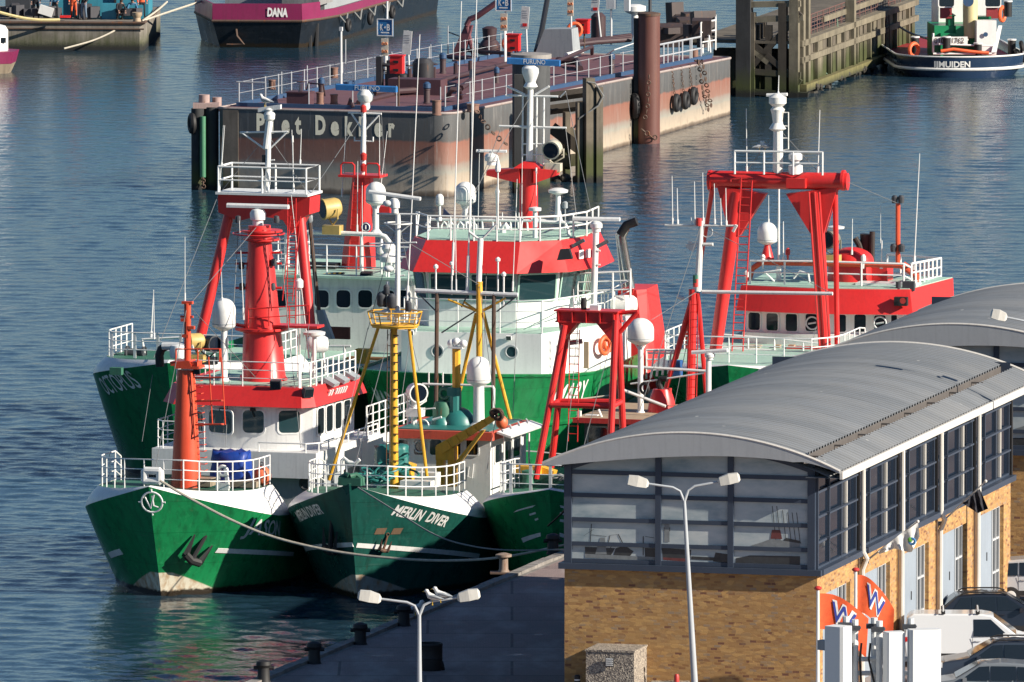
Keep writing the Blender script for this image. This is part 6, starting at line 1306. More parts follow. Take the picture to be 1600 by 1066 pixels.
def wall_flag(a, b, mat, label, pts, emblem=False):
    """slanting staff on the building side with limp cloth hanging from it"""
    A = BF.px(*a, BW+.1); Bq = BF.p(b[0], b[1], A.y-.6); W_ = [BF.world(A), BF.world(Bq)]
    t = thing('flag_staff', label[0], 'flag staff', W_[0]); d = W_[1]-W_[0]; MB().tube((0, 0, 0), d, .035, .025, 8).ball(d, .06, 8).build('staff', CREAM, t); MB().box((0, 0, 0), (.2, .2, .14)).build('bracket', GREY, t)
    fl = thing('flag', label[1], 'flag', W_[0]); Y = lerp(W_[0].y, W_[1].y, .7)-.1; rows = []
    n = len(pts[0]); 
    for r in range(9):
        row = []
        for k in range(17):
            s = k/16*(n-1); i = min(int(s), n-2); u = s-i; tp = V(pts[0][i]).lerp(V(pts[0][i+1]), u); bt = V(pts[1][i]).lerp(V(pts[1][i+1]), u); q = tp.lerp(bt, r/8)
            row.append(onY(q.x, q.y, Y+.12*math.sin(k*1.3+r*.25)*(r/8+.2))-W_[0])
        rows.append(row)
    MB().grid(rows).build('cloth', mat, fl, 60)
    if emblem:
        c = onY(1425, 846, Y-.3)-W_[0]; MB().torus(c, .1, .045, (.2, 1, .1), 16, 6).build('emblem_ring', plain('emblem blue', (.05, .2, .45), .7), fl); MB().ball(c+V((-.06, -.02, .06)), .09, 10, (1, .3, 1)).build('emblem_leaf', plain('emblem green', (.12, .4, .06), .7), fl)
wall_flag((1353, 877), (1434, 815), FLAGW, ('pale staff slanting from the brick wall with the white flag', 'limp white flag with green and blue emblem on the building side'), [[(1372, 862), (1390, 848), (1410, 832), (1434, 813)], [(1374, 866), (1398, 857), (1424, 864), (1437, 838)]], True)
wall_flag((1470, 818), (1540, 752), plain('black cloth', (.012, .012, .02), .8), ('pale staff slanting from the brick wall with the black flag', 'limp black flag hanging from the far staff on the building side'), [[(1509, 784), (1520, 774), (1531, 764)], [(1503, 786), (1528, 802), (1544, 795)]])

# ================================================================ antenna panels on a mast close to the viewer
Ya = 170.; P = lambda u, v, d=0.: onY(u, v, Ya+d); c = P(1375, 1090); base = V((c.x, Ya+.6, QZ))
t = thing('antenna_mast', 'cluster of white mobile phone antenna panels on grey tubes close to the viewer', 'antenna mast', base); B0 = base
MB().lathe((0, 0, 0), [(.7, 0), (.45, c.z-QZ-1.6), (.45, c.z-QZ-1.5), (.2, c.z-QZ-1.4), (.2, c.z-QZ-.6)], 20).build('mast', GALV, t)
PAN = paint('antenna shell', (.76, .77, .76), .45, .08, streak=False)
for u0, u1, v, depth, yaw in ((1297, 1324, 978, .26, .95), (1381, 1414, 987, .17, .33), (1418, 1471, 983, .17, .2)):
    p = P((u0+u1)/2, v)-B0; wdt = (u1-u0)/F*Ya/(math.cos(yaw)+.45*math.sin(yaw)); mb = MB(); pr = []
    for x, y in ((-.5, .5), (-.5, -.35), (-.42, -.5), (.42, -.5), (.5, -.35), (.5, .5)): q = V((x*wdt, y*depth, 0)); q.rotate(Matrix.Rotation(yaw, 3, 'Z')); pr.append(p+q)
    mb.prism(pr, (0, 0, -2.0)); o = mb.build('antenna_panel', PAN, t, 0); q = V((0, depth*.5+.08, 0)); q.rotate(Matrix.Rotation(yaw, 3, 'Z'))
    MB().box(p+q+V((0, 0, -.25)), (.1, .14, .12), yaw).build('clamp', GREY, o, 0)
for u, v, d in ((1322, 963, .2), (1336, 968, .25), (1366, 965, .35), (1374, 970, .2), (1423, 966, .2)):
    p = P(u, v, d)-B0; MB().tube(p, p-V((0, 0, 2.2)), .042, n=10).build('mounting_tube', GALV, t)
    o = MB().torus(p-V((0, 0, .1)), .06, .02, (0, 0, 1), 10, 5).box(p-V((.02, .05, .1)), (.16, .05, .06)).build('tube_bracket', DGREY, t)
for v in (1030, 1052): p = P(1320, v, .3)-B0; q = P(1425, v, .3)-B0; MB().tube(p, q, .03).build('cross_arm', GALV, t)
mb = MB()
for k in range(5): p = P(1318+k*14, 1005, .18)-B0; mb.path([p, p-V((.02, 0, .2)), p-V((-.05*(k-2), -.05, .5)), V((0, 0, p.z-1.4))], .014, 5)
mb.build('feeder_cables', BLACK, t)

# ================================================================ cars
def car(name, label, cat, w, rz, prof, wid, belt, glass_polys, body, lights, wheels, extra=None):
    """side profile (x forward, z up) swept across the width, cabin leaning in above the belt line"""
    t = thing(name, label, cat, (w.x, w.y, QZ), rz, 'cars parked beside the brick building'); zm = max(z for x, z in prof)
    hw = lambda z: wid/2 if z <= belt else wid/2-(z-belt)/(zm-belt)*.26
    A = [V((x, -hw(z), z)) for x, z in prof]; Bq = [V((x, hw(z), z)) for x, z in prof]; mb = MB(); n = len(prof); mb.loft(A, Bq); o = mb.build('body', body, t, 30)
    bv = o.modifiers.new('soft_edges', 'BEVEL'); bv.width = .06; bv.segments = 3; bv.limit_method = 'ANGLE'; bv.angle_limit = R(25)
    for k, poly in enumerate(glass_polys):
        for s in (-1, 1): MB().quad(*[(x, s*(hw(z)+.012), z) for x, z in (poly if s < 0 else poly[::-1])]).build('side_window', GLASS, t, 0)
    for (xa, za), (xb, zb) in lights['screens']:
        d = V((za-zb, 0, xb-xa)).normalized()*-.012; d = -d if d.z < 0 else d
        MB().quad((xa+d.x, -hw(za)+.08, za+d.z), (xb+d.x, -hw(zb)+.1, zb+d.z), (xb+d.x, hw(zb)-.1, zb+d.z), (xa+d.x, hw(za)-.08, za+d.z)).build('windscreen', GLASS, t, 0)
    for poly in glass_polys:
        for s in (-1, 1):
            x = poly[0][0]-.03; MB().box((x, s*(wid/2+.002), (belt+.35)/2+.05), (.015, .012, belt-.42)).build('door_seam', BLACK, t, 0); MB().box((x+.2, s*(wid/2+.02), belt-.1), (.18, .04, .035)).build('door_handle', body, t, 0)
    for s in (-1, 1): MB().box((0, s*(wid/2+.005), .42), (prof[0][0]*-1.55, .02, .18)).build('sill_trim', BLACK, t, 0)
    for x in wheels:
        for s in (-1, 1):
            o = MB().lathe((x, s*(wid/2-.2), .32), [(.2, 0), (.32, .02), (.33, .2), (.2, .22)], 20, (0, s, 0)).build('wheel', BLACK, t); MB().lathe((x, s*(wid/2-.0), .32), [(.2, 0), (.18, .03), (.05, .04)], 14, (0, s, 0)).build('rim', GALV, o)
    for x, z, nm, m in lights['lamps']:
        for s in (-1, 1): MB().box((x, s*(wid/2-.14), z), (.12, .3, .16)).build(nm, m, t, 0)
    for s in (-1, 1): MB().box((lights['mirror'][0], s*(wid/2+.1), lights['mirror'][1]), (.14, .2, .16)).build('wing_mirror', body, t, 0)
    if extra: extra(t, hw)
    return t
TAIL = plain('tail lamp red', (.5, .01, .01), .2); HEAD = plain('head lamp', (.6, .62, .65), .15)
def carpaint(n, c, m=.3): 
    x, nt, b = nodes(n); b.inputs['Base Color'].default_value = (*c, 1); b.inputs['Roughness'].default_value = .28; b.inputs['Metallic'].default_value = m; x.node_tree.nodes['Principled BSDF'].inputs['Coat Weight'].default_value = .6; return x
SUV = [(-2.1, .3), (-2.2, .55), (-2.2, .95), (-1.95, 1.2), (-1.5, 1.57), (-.6, 1.64), (.2, 1.6), (1.1, 1.08), (1.95, .95), (2.15, .7), (2.1, .3)]
SUVG = [[(-1.7, 1.05), (-1.05, 1.05), (-1.05, 1.5), (-1.4, 1.48)], [(-1.0, 1.05), (-.15, 1.05), (-.15, 1.52), (-1.0, 1.51)], [(-.1, 1.05), (.9, 1.05), (.25, 1.5), (-.1, 1.52)]]
SUVL = dict(screens=[((-1.97, 1.2), (-1.55, 1.53)), ((1.04, 1.13), (.28, 1.56))], lamps=[(-2.17, .98, 'tail_light', TAIL), (2.05, .84, 'headlight', HEAD)], mirror=(.75, 1.08))
def rails(t, hw):
    for s in (-1, 1): MB().path([(-1.4, s*(hw(1.5)-.02), 1.58), (-1.2, s*(hw(1.5)-.02), 1.68), (0, s*(hw(1.5)-.02), 1.68), (.25, s*(hw(1.5)-.02), 1.6)], .03, 6).build('roof_rail', BLACK, t)
def bars(t, hw):
    for x in (-1.0, .2):
        MB().tube((x, -.8, 1.98), (x, .8, 1.98), .03).build('roof_bar', GALV, t)
        for s in (-1, 1): MB().box((x, s*.66, 1.92), (.14, .1, .12)).build('bar_foot', BLACK, t, 0)
VAN = [(-2.3, .3), (-2.35, 1.0), (-2.25, 1.72), (-2.05, 1.86), (.35, 1.86), (.7, 1.8), (1.6, 1.12), (2.3, .92), (2.4, .6), (2.35, .3)]
VANL = dict(screens=[((1.54, 1.17), (.76, 1.75))], lamps=[(-2.3, 1.0, 'tail_light', TAIL), (2.28, .8, 'headlight', HEAD)], mirror=(1.15, 1.15))
car('parked_van', 'white van with roof bars parked beside the building', 'van', onY(1518, 1070, 487), -.02, VAN, 1.85, 1.05, [[(.05, 1.1), (1.3, 1.1), (.65, 1.68), (.05, 1.68)]], carpaint('white van paint', (.66, .68, .7), 0.), VANL, (-1.45, 1.5), bars)
car('parked_car', 'dark grey car with roof rails parked in front of the van', 'car', onY(1560, 1090, 481), math.pi+.03, SUV, 1.82, 1.0, SUVG, carpaint('dark grey car paint', (.03, .04, .06), 0.), SUVL, (-1.3, 1.3), rails)
car('parked_car', 'black car with roof rails behind the white van', 'car', onY(1560, 1040, 495), .03, SUV, 1.82, 1.0, SUVG, carpaint('black car paint', (.012, .016, .026), 0.), SUVL, (-1.3, 1.3), rails)
car('parked_car', 'pale car with red tail light at the right edge', 'car', onY(1636, 998, 505.5), -.05, SUV, 1.8, 1.0, SUVG, carpaint('pale car paint', (.55, .55, .56)), SUVL, (-1.3, 1.3))
car('parked_car', 'grey car roof cut off at the bottom below the dark grey car', 'car', onY(1540, 1128, 475.0), math.pi, SUV, 1.8, 1.0, SUVG, carpaint('mid grey car paint', (.16, .18, .2), 0.), SUVL, (-1.3, 1.3))
t = thing('planter', 'grey green tub with bushy plant by the far brick wall', 'planter', onY(1597, 985, 509)); t.location.z = QZ; k = onY(1597, 892, 509).z-QZ
MB().lathe((0, 0, 0), [(.1, 0), (.12, k-.6), (.3, k-.3), (.42, k), (.36, k), (.3, k-.15)], 16).build('tub', paint('tub green', (.18, .2, .16), .6, .3), t)

# ================================================================ mooring lines
def rope(pts, Y0, Y1, label, r=.045, mat=ROPE, name='mooring_rope'):
    u0, u1 = pts[0][0], pts[-1][0]; P3 = [onY(u, v, lerp(Y0, Y1, (u-u0)/(u1-u0))) for u, v in pts]; out = []
    for i in range(len(P3)-1):           # Catmull-Rom
        p0, p1, p2, p3 = P3[max(i-1, 0)], P3[i], P3[i+1], P3[min(i+2, len(P3)-1)]
        for k in range(6):
            s = k/6; out.append(.5*((2*p1)+(p2-p0)*s+(2*p0-5*p1+4*p2-p3)*s*s+(3*p1-p0-3*p2+p3)*s**3))
    out.append(P3[-1]); return tag(MB().path(out, r, 6).build(name, mat), label, 'rope')
rope([(250, 751), (290, 775), (360, 812), (430, 840), (520, 861), (610, 872), (700, 876), (790, 870), (898, 848)], 528.6, 521, 'long pale rope sagging from the left trawler bow across to the quay', .05)
rope([(559, 762), (620, 800), (680, 836), (735, 853), (800, 860), (898, 858)], 528.0, 519, 'thin grey rope from the middle boat bow to the quay', .03, ROPE_G)
rope([(897, 778), (880, 800), (856, 822)], 526, 528.5, 'dark rope hanging over the white slashed bow', .035, BLACK)
rope([(776, 696), (800, 703), (840, 706), (900, 712)], 550, 556, 'grey rope stretched between the middle boat and the large vessel', .03, ROPE_G)
rope([(790, 612), (850, 626), (880, 627), (920, 622), (960, 617)], 573, 573.5, 'pale rope along the large vessel green bow', .035)
rope([(775, 615), (800, 632), (840, 648), (880, 653), (920, 640), (960, 630)], 573.2, 573.7, 'black rope in a slack curve on the large vessel green bow', .05, BLACK)

# ================================================================ the steel pontoon
PF = Frame(onZ(340, 298), 16.6); f = PF
PW = f.pz(705, 308, 0).x; PL = f.px(1147, 161, PW).y; zn = f.p(345, 169, 0).z; zf = f.px(1147, 90, PW).z
print('pontoon', PW, PL, zn, zf)
def pz_(a): return lerp(zn, zf, a/PL)
def D(u, v, h=0.):
    z = zn
    for _ in range(8): p = f.pz(u, v, z+h); z = pz_(max(-1, min(PL, p.y)))
    return V((p.x, p.y, z+h))
def pontoon_mat():
    m, nt, b = nodes('pontoon plating'); t = nt.nodes.new('ShaderNodeTexCoord'); s = nt.nodes.new('ShaderNodeSeparateXYZ'); nt.links.new(t.outputs['Object'], s.inputs[0])
    k = math_(nt, 'DIVIDE', s.outputs[2], math_(nt, 'ADD', zn, math_(nt, 'MULTIPLY', s.outputs[1], (zf-zn)/PL)))
    n1 = noise(nt, coords(nt), .9, 6, .65); run = noise(nt, coords(nt, (2.2, 2.2, .16)), 2.4, 6, .7); fine = noise(nt, coords(nt, (4, 4, .5)), 2, 6, .7)
    k = math_(nt, 'ADD', k, math_(nt, 'MULTIPLY', math_(nt, 'SUBTRACT', n1, .5), .1))
    c = ramp(nt, k, [(0, (.1, .07, .05, 1)), (.04, (.2, .16, .12, 1)), (.07, (.46, .38, .29, 1)), (.24, (.36, .31, .25, 1)), (.28, (.3, .29, .25, 1)), (.36, (.27, .22, .19, 1)), (.4, (.27, .15, .115, 1)), (.64, (.25, .11, .08, 1)), (.67, (.085, .085, .085, 1)), (1, (.1, .105, .11, 1))])
    c = mixc(nt, ramp(nt, run, [(.55, g4(0)), (.68, g4(.5))]), c, (.34, .32, .3)); c = mixc(nt, ramp(nt, fine, [(.55, g4(0)), (.75, g4(.6))]), c, (.1, .055, .035)); c = mixc(nt, ramp(nt, n1, [(.55, g4(0)), (.8, g4(.4))]), c, (.16, .12, .1))
    nt.links.new(c, b.inputs['Base Color']); b.inputs['Roughness'].default_value = .6; bump(nt, b, n1, .25, .06); return m
PDECK = paint('maroon pontoon deck', (.15, .065, .075), .65, .45, .08, bmp=.1); PBLUE = paint('blue gunwale paint', (.03, .075, .16), .5, .3, .12)
pont = shipthing('steel_pontoon', 'long rusty grey steel pontoon with maroon deck, railings and stained white name letters', 'pontoon', f); g = Gear(f, pont)
rr = .9; pl = []
for cx, cy, t0 in ((PW-rr, rr, -math.pi/2), (PW-rr, PL-rr, 0), (rr, PL-rr, math.pi/2), (rr*.5, rr*.5, math.pi)):
    r_ = rr if cx > 1 and cy > 0 and (cx, cy) != (rr*.5, rr*.5) else rr*.5
    for k in range(6): t = t0+k/5*math.pi/2; pl.append((cx+r_*math.cos(t), cy+r_*math.sin(t)))
mb = MB(); n = len(pl); rows = [[V((x, y, lerp(-1.2, pz_(y), j/6))) for x, y in pl+[pl[0]]] for j in range(7)]; mb.grid(rows); g.put(mb, 'hull', pontoon_mat(), 50)
mb = MB(); mb.add([V((x, y, pz_(y))) for x, y in pl], [tuple(range(n))]); g.put(mb, 'deck', PDECK, 0)
g.put(MB().path([V((x, y, pz_(y))) for x, y in pl+[pl[0]]], .07, 6), 'deck_edge', paint('pale worn edge', (.36, .3, .28), .7, .4, .3))
mb = MB()
for p, q in (((.5, 1.6), (PW-1.2, 1.6)), ((PW-1.0, 1.8), (PW-1.0, PL-1)), ((.5, 1.8), (.5, PL-1))):
    A = [V((p[0], p[1], pz_(p[1]))), V((q[0], q[1], pz_(q[1])))]; d = V((q[0]-p[0], q[1]-p[1], 0)).normalized(); s_ = V((d.y, -d.x, 0))*.08
    mb.loft([A[0]-s_, A[0]+s_, A[0]+s_+V((0, 0, .2)), A[0]-s_+V((0, 0, .2))], [A[1]-s_, A[1]+s_, A[1]+s_+V((0, 0, .2)), A[1]-s_+V((0, 0, .2))])
g.put(mb, 'coaming', PBLUE, 0)
RAILP = paint('pontoon rail grey', (.4, .42, .45), .5, .3, .1)
for x, a0_, a1_, nm in ((.5, 2, PL-2, 0), (PW-1.0, 2.2, PL-3, 1)):
    mb = MB(); k = int((a1_-a0_)/2.1); 
    for i in range(k+1): a = lerp(a0_, a1_, i/k); mb.tube((x, a, pz_(a)), (x, a, pz_(a)+1.25), .035, n=6)
    for h in (.65, 1.2): mb.path([(x, lerp(a0_, a1_, i/k), pz_(lerp(a0_, a1_, i/k))+h-.0) for i in range(k+1)], .012, 4)
    if nm: mb.rail([V((x, a1_-9, pz_(a1_-9))), V((x, a1_, pz_(a1_)))], 1.25, 2, 2, .05)
    g.put(mb, 'railing', RAILP)
mb = MB(); 
for i in range(5): x = 2+i*2.3; mb.tube((x, 1.6, zn), (x, 1.6, zn+1.2), .03, n=6)
mb.path([(.5, 1.6, zn+1.2), (2, 1.6, zn+1.2)], .04); g.put(mb, 'railing', RAILP)
A = f.p(400, 207, 0); B_ = f.p(617, 214, 0); A.y = B_.y = -.02
LETP = paint('stained letter paint', (.88, .8, .62), .5, .12, .3, streak=False)
for ch, ua, ub in (('P', 401, 414), ('i', 423, 428), ('e', 440, 453), ('t', 461, 471), ('D', 493, 509), ('e', 517, 530), ('k', 539, 552), ('k', 561, 574), ('e', 585, 598), ('r', 607, 617)):
    A = f.p(ua, lerp(206, 213, (ua-400)/217), 0); B_ = f.p(ub, lerp(206, 213, (ub-400)/217), 0); A.y = B_.y = -.02
    text_on(ch, A, (B_-A).normalized(), V((0, 0, 1)), .88, (B_-A).length, .05).build('name_letter', LETP, pont, 0)
g.put(MB().box((.7, .1, zn/2), (.8, .3, zn-.1)), 'corner_fender', concrete('weathered timber fender', (.16, .14, .12), .5, .6), 0)
# posts and bitts on the deck
RPOST = paint('rusty bollard paint', (.22, .12, .09), .7, .4, .35)
def post(u, v, h, r, m=RPOST, cap=None, nm='bollard'):
    c = D(u, v); o = g.put(MB().lathe(c, [(r*1.15, 0), (r*1.15, .06), (r, .08), (r, h-.08), (r*1.12, h-.06), (r*1.12, h)], 14), nm, m)
    if cap: g.put(MB().lathe(c+V((0, 0, h)), [(r*.9, 0), (r*1.25, .05), (r*1.2, .25), (r*.5, .35)], 14), 'vent_cap', cap, 35, o)
for u, v, h, r in ((682, 180, .75, .22), (500, 163, .6, .18), (522, 163, .5, .18), (522, 122, .55, .2), (425, 140, .5, .17), (739, 175, .4, .3), (1085, 92, .55, .2)): post(u, v, h, r)
for u, v, h, r in ((502, 155, .75, .14), (667, 162, .75, .16), (692, 115, .75, .16), (956, 117, .8, .14), (776, 130, .5, .12)): post(u, v, h, r, paint('dark vent pipe', (.07, .045, .05), .6, .3, .2), PBLUE, 'tank_vent')
g.put(MB().box(D(469, 166)+V((0, 0, .35)), (1.15, .9, .7)).box(D(469, 166)+V((0, 0, .72)), (1.25, 1.0, .06)), 'hatch_box', paint('maroon machinery', (.08, .035, .045), .6, .4, .2), 0)
PIPE = paint('dark maroon pipe', (.05, .025, .03), .55, .4, .25); MM = MATS['maroon machinery']
mb = MB(); mb.path([D(470, 145, .7), D(470, 133, .75)], .1); mb.torus(D(470, 128, .8), .2, .03, (0, 0, 1), 12, 5); mb.path([D(479, 140, .6), D(482, 130, .9), D(505, 132, .9), D(508, 150, .3)], .05); g.put(mb, 'valve_pipes', PIPE)
mb = MB(); mb.path([D(560, 160, .1), D(620, 146, .1), D(710, 120, .3), D(800, 98, .3)], .13, 8); mb.path([D(585, 145, .25), D(690, 138, .25)], .16, 8); mb.path([D(720, 138, .3), D(738, 125, .6), D(738, 112, .6)], .16, 8); mb.path([D(700, 150, .2), D(706, 140, .7), D(718, 140, .7), D(720, 152, .2)], .14, 8); mb.path([D(545, 165, .1), D(548, 155, .5), D(552, 168, .1)], .1, 8)
for u, v in ((595, 134), (605, 136), (640, 128), (655, 124), (678, 126), (712, 120), (735, 116)): c = D(u, v); mb.path([c, c+V((0, 0, .7))], .12, 8); mb.torus(c+V((0, 0, .85)), .18, .03, (0, 0, 1), 12, 5)
g.put(mb, 'deck_piping', PIPE)
g.put(MB().box(D(650, 148)+V((0, .3, .4)), (2.8, 1.2, .8)), 'pipe_trunk', MM, 0)
mb = MB(); c = D(640, 138); mb.box(c+V((-1.6, 0, .8)), (.3, .4, 1.6)); mb.box(c+V((-1.0, .2, .75)), (.5, .4, 1.3)); mb.lathe(c+V((.6, .4, 0)), [(.55, 0), (.55, 1.3), (.4, 1.5), (.1, 1.55)], 16); mb.lathe(c+V((-.4, 0, 0)), [(.3, 0), (.3, .7), (.15, .8)], 12); mb.path([c+V((-1.6, 0, 1.2)), c+V((-.6, 0, 1.1)), c+V((-.5, -.2, .3))], .1, 8); g.put(mb, 'pump_gear', paint('dark pump metal', (.03, .03, .035), .5, .3, .15))
mb = MB(); a_, b_, c_, t_ = D(703, 91), D(741, 91), D(735, 84), D(729, 42, 0); t_ = f.p(729, 40, a_.y)
mb.loft([a_, a_+V((.7, 0, 0)), a_+V((.7, .5, 0)), a_+V((0, .5, 0))], [t_+V((-.1, 0, 0)), t_+V((.3, 0, 0)), t_+V((.3, .3, 0)), t_+V((-.1, .3, 0))]); mb.path([b_, t_], .12, 8); mb.path([t_, f.p(734, 30, a_.y), f.p(745, 26, a_.y), f.p(790, -6, a_.y)], .16, 8); mb.path([D(700, 88, .1), D(745, 92, .1)], .14, 8)
g.put(mb, 'hose_davit', paint('maroon davit', (.17, .06, .075), .55, .35, .1))
mb = MB(); mb.path([D(719, 78, .5), D(800, 84, .5)], .1, 8); mb.path([D(700, 84, .2), D(700, 50, .2), D(790, 84, .2)], .04); mb.lathe(D(765, 85), [(.6, 0), (.6, .5), (.35, .8), (.4, 1.4), (.2, 1.5)], 14); g.put(mb, 'deck_machinery', PIPE)
mb = MB()
for u, v in ((612, 120), (655, 95), (700, 78), (745, 70), (480, 142), (440, 152), (415, 168), (540, 100), (673, 108)): c = D(u, v); mb.tube(c, c+V((0, 0, 1.3)), .03, n=6)
g.put(mb, 'stanchion', RAILP)
c = D(533, 138); g.put(MB().tube(c, c+V((0, 0, 3.0)), .07, .06).box(c+V((0, 0, 3.05)), (.16, .16, .2)), 'lamp_post', GALV)
for u, v in ((862, 84),): 
    c = D(862, 90); mb = MB(); mb.loft([c+V((-1.0, 0, 0)), c+V((1.2, 0, 0)), c+V((1.2, 1.5, 0)), c+V((-1.0, 1.5, 0))], [c+V((-.4, 0, 1.5)), c+V((1.1, 0, 1.55)), c+V((1.1, 1.2, 1.55)), c+V((-.4, 1.2, 1.5))]); g.put(mb, 'machinery_cover', GREY, 0)
mb = MB(); mb.path([D(838, 80, .3), D(846, 50, 1.0), D(855, 0, 2.2), D(858, -30, 2.8)], .15, 8); g.put(mb, 'loading_hose', BLACK)
mb = MB()
for k in range(3): p = D(880+k*6, 72-k*3, .3); mb.path([p, D(930+k*4, 66-k*2, .35), D(985, 62-k*3, .35)], .14, 8)
mb.path([D(870, 95, .3), D(902, 96, .3), D(906, 108, .1)], .2, 8); mb.path([D(865, 98, .5), D(925, 73, .6), D(925, 84, .1)], .1, 8); mb.lathe(D(935, 60), [(.4, 0), (.4, 1.2), (.2, 1.4)], 14); g.put(mb, 'deck_piping', PIPE)
c = D(956, 85); g.put(MB().path([D(885, 86, .4), D(910, 80, .5)], .12, 8), 'white_pipe', WHITE)
c = D(992, 60); g.put(MB().lathe(c, [(.25, 0), (.2, .2), (.2, 1.3), (.45, 1.4), (.6, 1.5), (.6, 1.75), (.3, 1.85)], 16), 'ventilator', W2)
mb = MB(); mb.path([D(940, 90, 0), D(960, 78, .6), D(990, 68, .5), D(1020, 62, .3)], .03); g.put(mb, 'white_hose', WHITE)
# far end gear
rnd = random.Random(3); mb = MB()
for k in range(16): c = D(1045+rnd.uniform(0, 60), rnd.uniform(55, 82)); mb.box(c+V((0, 0, rnd.uniform(.3, 1.4))), (rnd.uniform(.5, 1.4), .6, rnd.uniform(.3, 1.2)), rnd.uniform(0, 1), rnd.uniform(-.3, .3))
g.put(mb, 'far_machinery', paint('dark far gear', (.05, .035, .035), .6, .4, .3), 0)
mb = MB(); mb.rail([D(1095, 82), D(1118, 78), D(1118, 70)], 1.6, 3, 1, .05); mb.path([D(1098, 84, 0), D(1098, 60, .6), D(1102, 54, .9), D(1108, 56, .9), D(1110, 82, 0)], .05); g.put(mb, 'gangway_rail', W2)
# signs, red boxes and notice boards (things of their own)
SBLUE = plain('sign blue plate', (.02, .17, .42), .45); REDB = paint('hydrant box red', (.7, .02, .02), .4, .15)
def sign_kb(u, v0, v1, deck_v, au, label):
    c = D(au, deck_v); p = lambda x, y, d=0.: f.p(x, y, c.y+d); base = f.world(c); t = thing('company_sign', label, 'sign', base, -f.phi, 'blue signs on the pontoon'); q = lambda x, y, d=0.: p(x, y, d)-c
    MB().tube((0, 0, 0), q(u+3, v0-28), .06, n=8).build('post', GALV, t)
    l, r_ = q(u-12, v1-1), q(u+13, v1); h = q(u, v0).z-q(u, v1).z; mb = MB(); mb.prism([l-V((0, .1, 0)), r_-V((0, .1, 0)), r_+V((0, -.1, h)), l+V((0, -.1, h))], (0, .06, 0)); o = mb.build('plate', SBLUE, t, 0); ux = (r_-l).normalized(); w_ = (r_-l).length
    text_on('K', l+V((w_*.2, -.13, h*.33)), ux, V((0, 0, 1)), h*.36, w_*.2, .03).build('lettering', W2, o, 0); text_on('B', l+V((w_*.62, -.13, h*.33)), ux, V((0, 0, 1)), h*.36, w_*.2, .03).build('lettering', W2, o, 0)
    MB().box(l+V((w_*.5, -.13, h*.5)), (.08, .02, .08), 0, 0, .78).build('mark', W2, o, 0); MB().box(l+V((w_*.5, -.13, h*.2)), (w_*.5, .02, .06)).build('underline', W2, o, 0)
    mb = MB().box(l+V((w_*.5, -.14, h*.5)), (.01, .01, .01)); mb = MB()
    for z in (.02, h-.02): mb.box(l+V((w_*.5, -.12, z)), (w_, .03, .05))
    for x in (.02, w_-.02): mb.box(l+V((x, -.12, h/2)), (.05, .03, h))
    mb.build('border', W2, o, 0)
def pole_panel(cu, v0, v1, w_, au, dv, label, post_top, h_kind):
    c = D(au, dv); base = f.world(c); q = lambda x, y: f.p(x, y, c.y)-c; t = thing({'88': 'number_board', 'note': 'notice_board', 'box': 'hydrant_box'}[h_kind], label, {'88': 'sign', 'note': 'notice board', 'box': 'box'}[h_kind], base, -f.phi, {'88': 'number boards on the pontoon', 'note': 'notice boards on the pontoon', 'box': 'red boxes on the pontoon'}[h_kind])
    m0 = q(cu, v1); m1 = q(cu, v0); ww = w_/F*f.world(c).y; cc = (m0+m1)/2; hh = m1.z-m0.z
    MB().tube((0, 0, 0), q(cu, post_top), .05, n=8).build('post', GALV if h_kind != 'box' else IRON, t)
    if h_kind == 'box':
        o = MB().box(cc-V((0, .25, 0)), (ww, .45, hh)).build('box', REDB, t, 0); MB().box(cc+V((0, -.25, hh/2+.03)), (ww+.1, .52, .06)).build('lid', REDB, t, 0)
        for z in (.18, -.3): MB().box(cc+V((0, -.49, z*hh)), (ww*.4, .03, hh*.14)).build('slot', BLACK, o, 0)
    else:
        tilt = -.16 if h_kind == 'note' else 0
        o = MB().box(cc-V((0, .1, 0)), (ww, .04, hh), .0, 0, -tilt*.5).build('board', plain('notice white', (.72, .72, .7), .5) if h_kind == 'note' else plain('number board cream', (.7, .62, .5), .5), t, 0)
        if h_kind == '88':
            for k in (-1, 1):
                mb = MB()
                for z in (-.25, .2): mb.torus(cc+V((k*ww*.23, -.13, z*hh)), ww*.15, .03, (0, 1, 0), 12, 5)
                mb.build('numeral', plain('number orange', (.6, .2, .08), .5), o, 0)
        else:
            mb = MB()
            for z in (.3, .2, .1, 0): mb.box(cc+V((0, -.125, z*hh)), (ww*.6, .01, .03))
            mb.build('text_lines', plain('notice grey', (.3, .3, .32), .6), o, 0)
            if cu in (821, 931): MB().box(cc+V((0, -.13, -.32*hh)), (ww*.55, .012, hh*.14)).build('red_mark', REDB, o, 0)
sign_kb(602, 30, 57, 134, 604, 'blue square sign with white letters above the left red box'); sign_kb(787, -8, 18, 100, 790, 'blue square sign with white letters cut off by the top of the photo')
pole_panel(602, 60, 87, 11, 603, 136, 'cream number board under the fully visible blue sign', 60, '88'); pole_panel(788, 21, 48, 11, 789, 102, 'cream number board under the cut off blue sign', 21, '88'); pole_panel(892, -2, 25, 10, 893, 85, 'cream number board next to the third red box', -2, '88')
pole_panel(637, 48, 85, 14, 640, 128, 'white notice board leaning above the left red box', 48, 'note'); pole_panel(821, 10, 45, 13, 824, 95, 'white notice board above the middle red box', 10, 'note'); pole_panel(931, -14, 20, 13, 940, 70, 'white notice board above the right red box, cut by the photo top', -14, 'note')
pole_panel(623, 87, 114, 20, 623, 166, 'red hydrant box on a post, nearest the pontoon name', 114, 'box'); pole_panel(805, 54, 79, 19, 806, 105, 'red hydrant box behind the blue radar bar', 79, 'box'); pole_panel(913, 31, 52, 19, 913, 78, 'red hydrant box furthest right on the pontoon', 52, 'box')
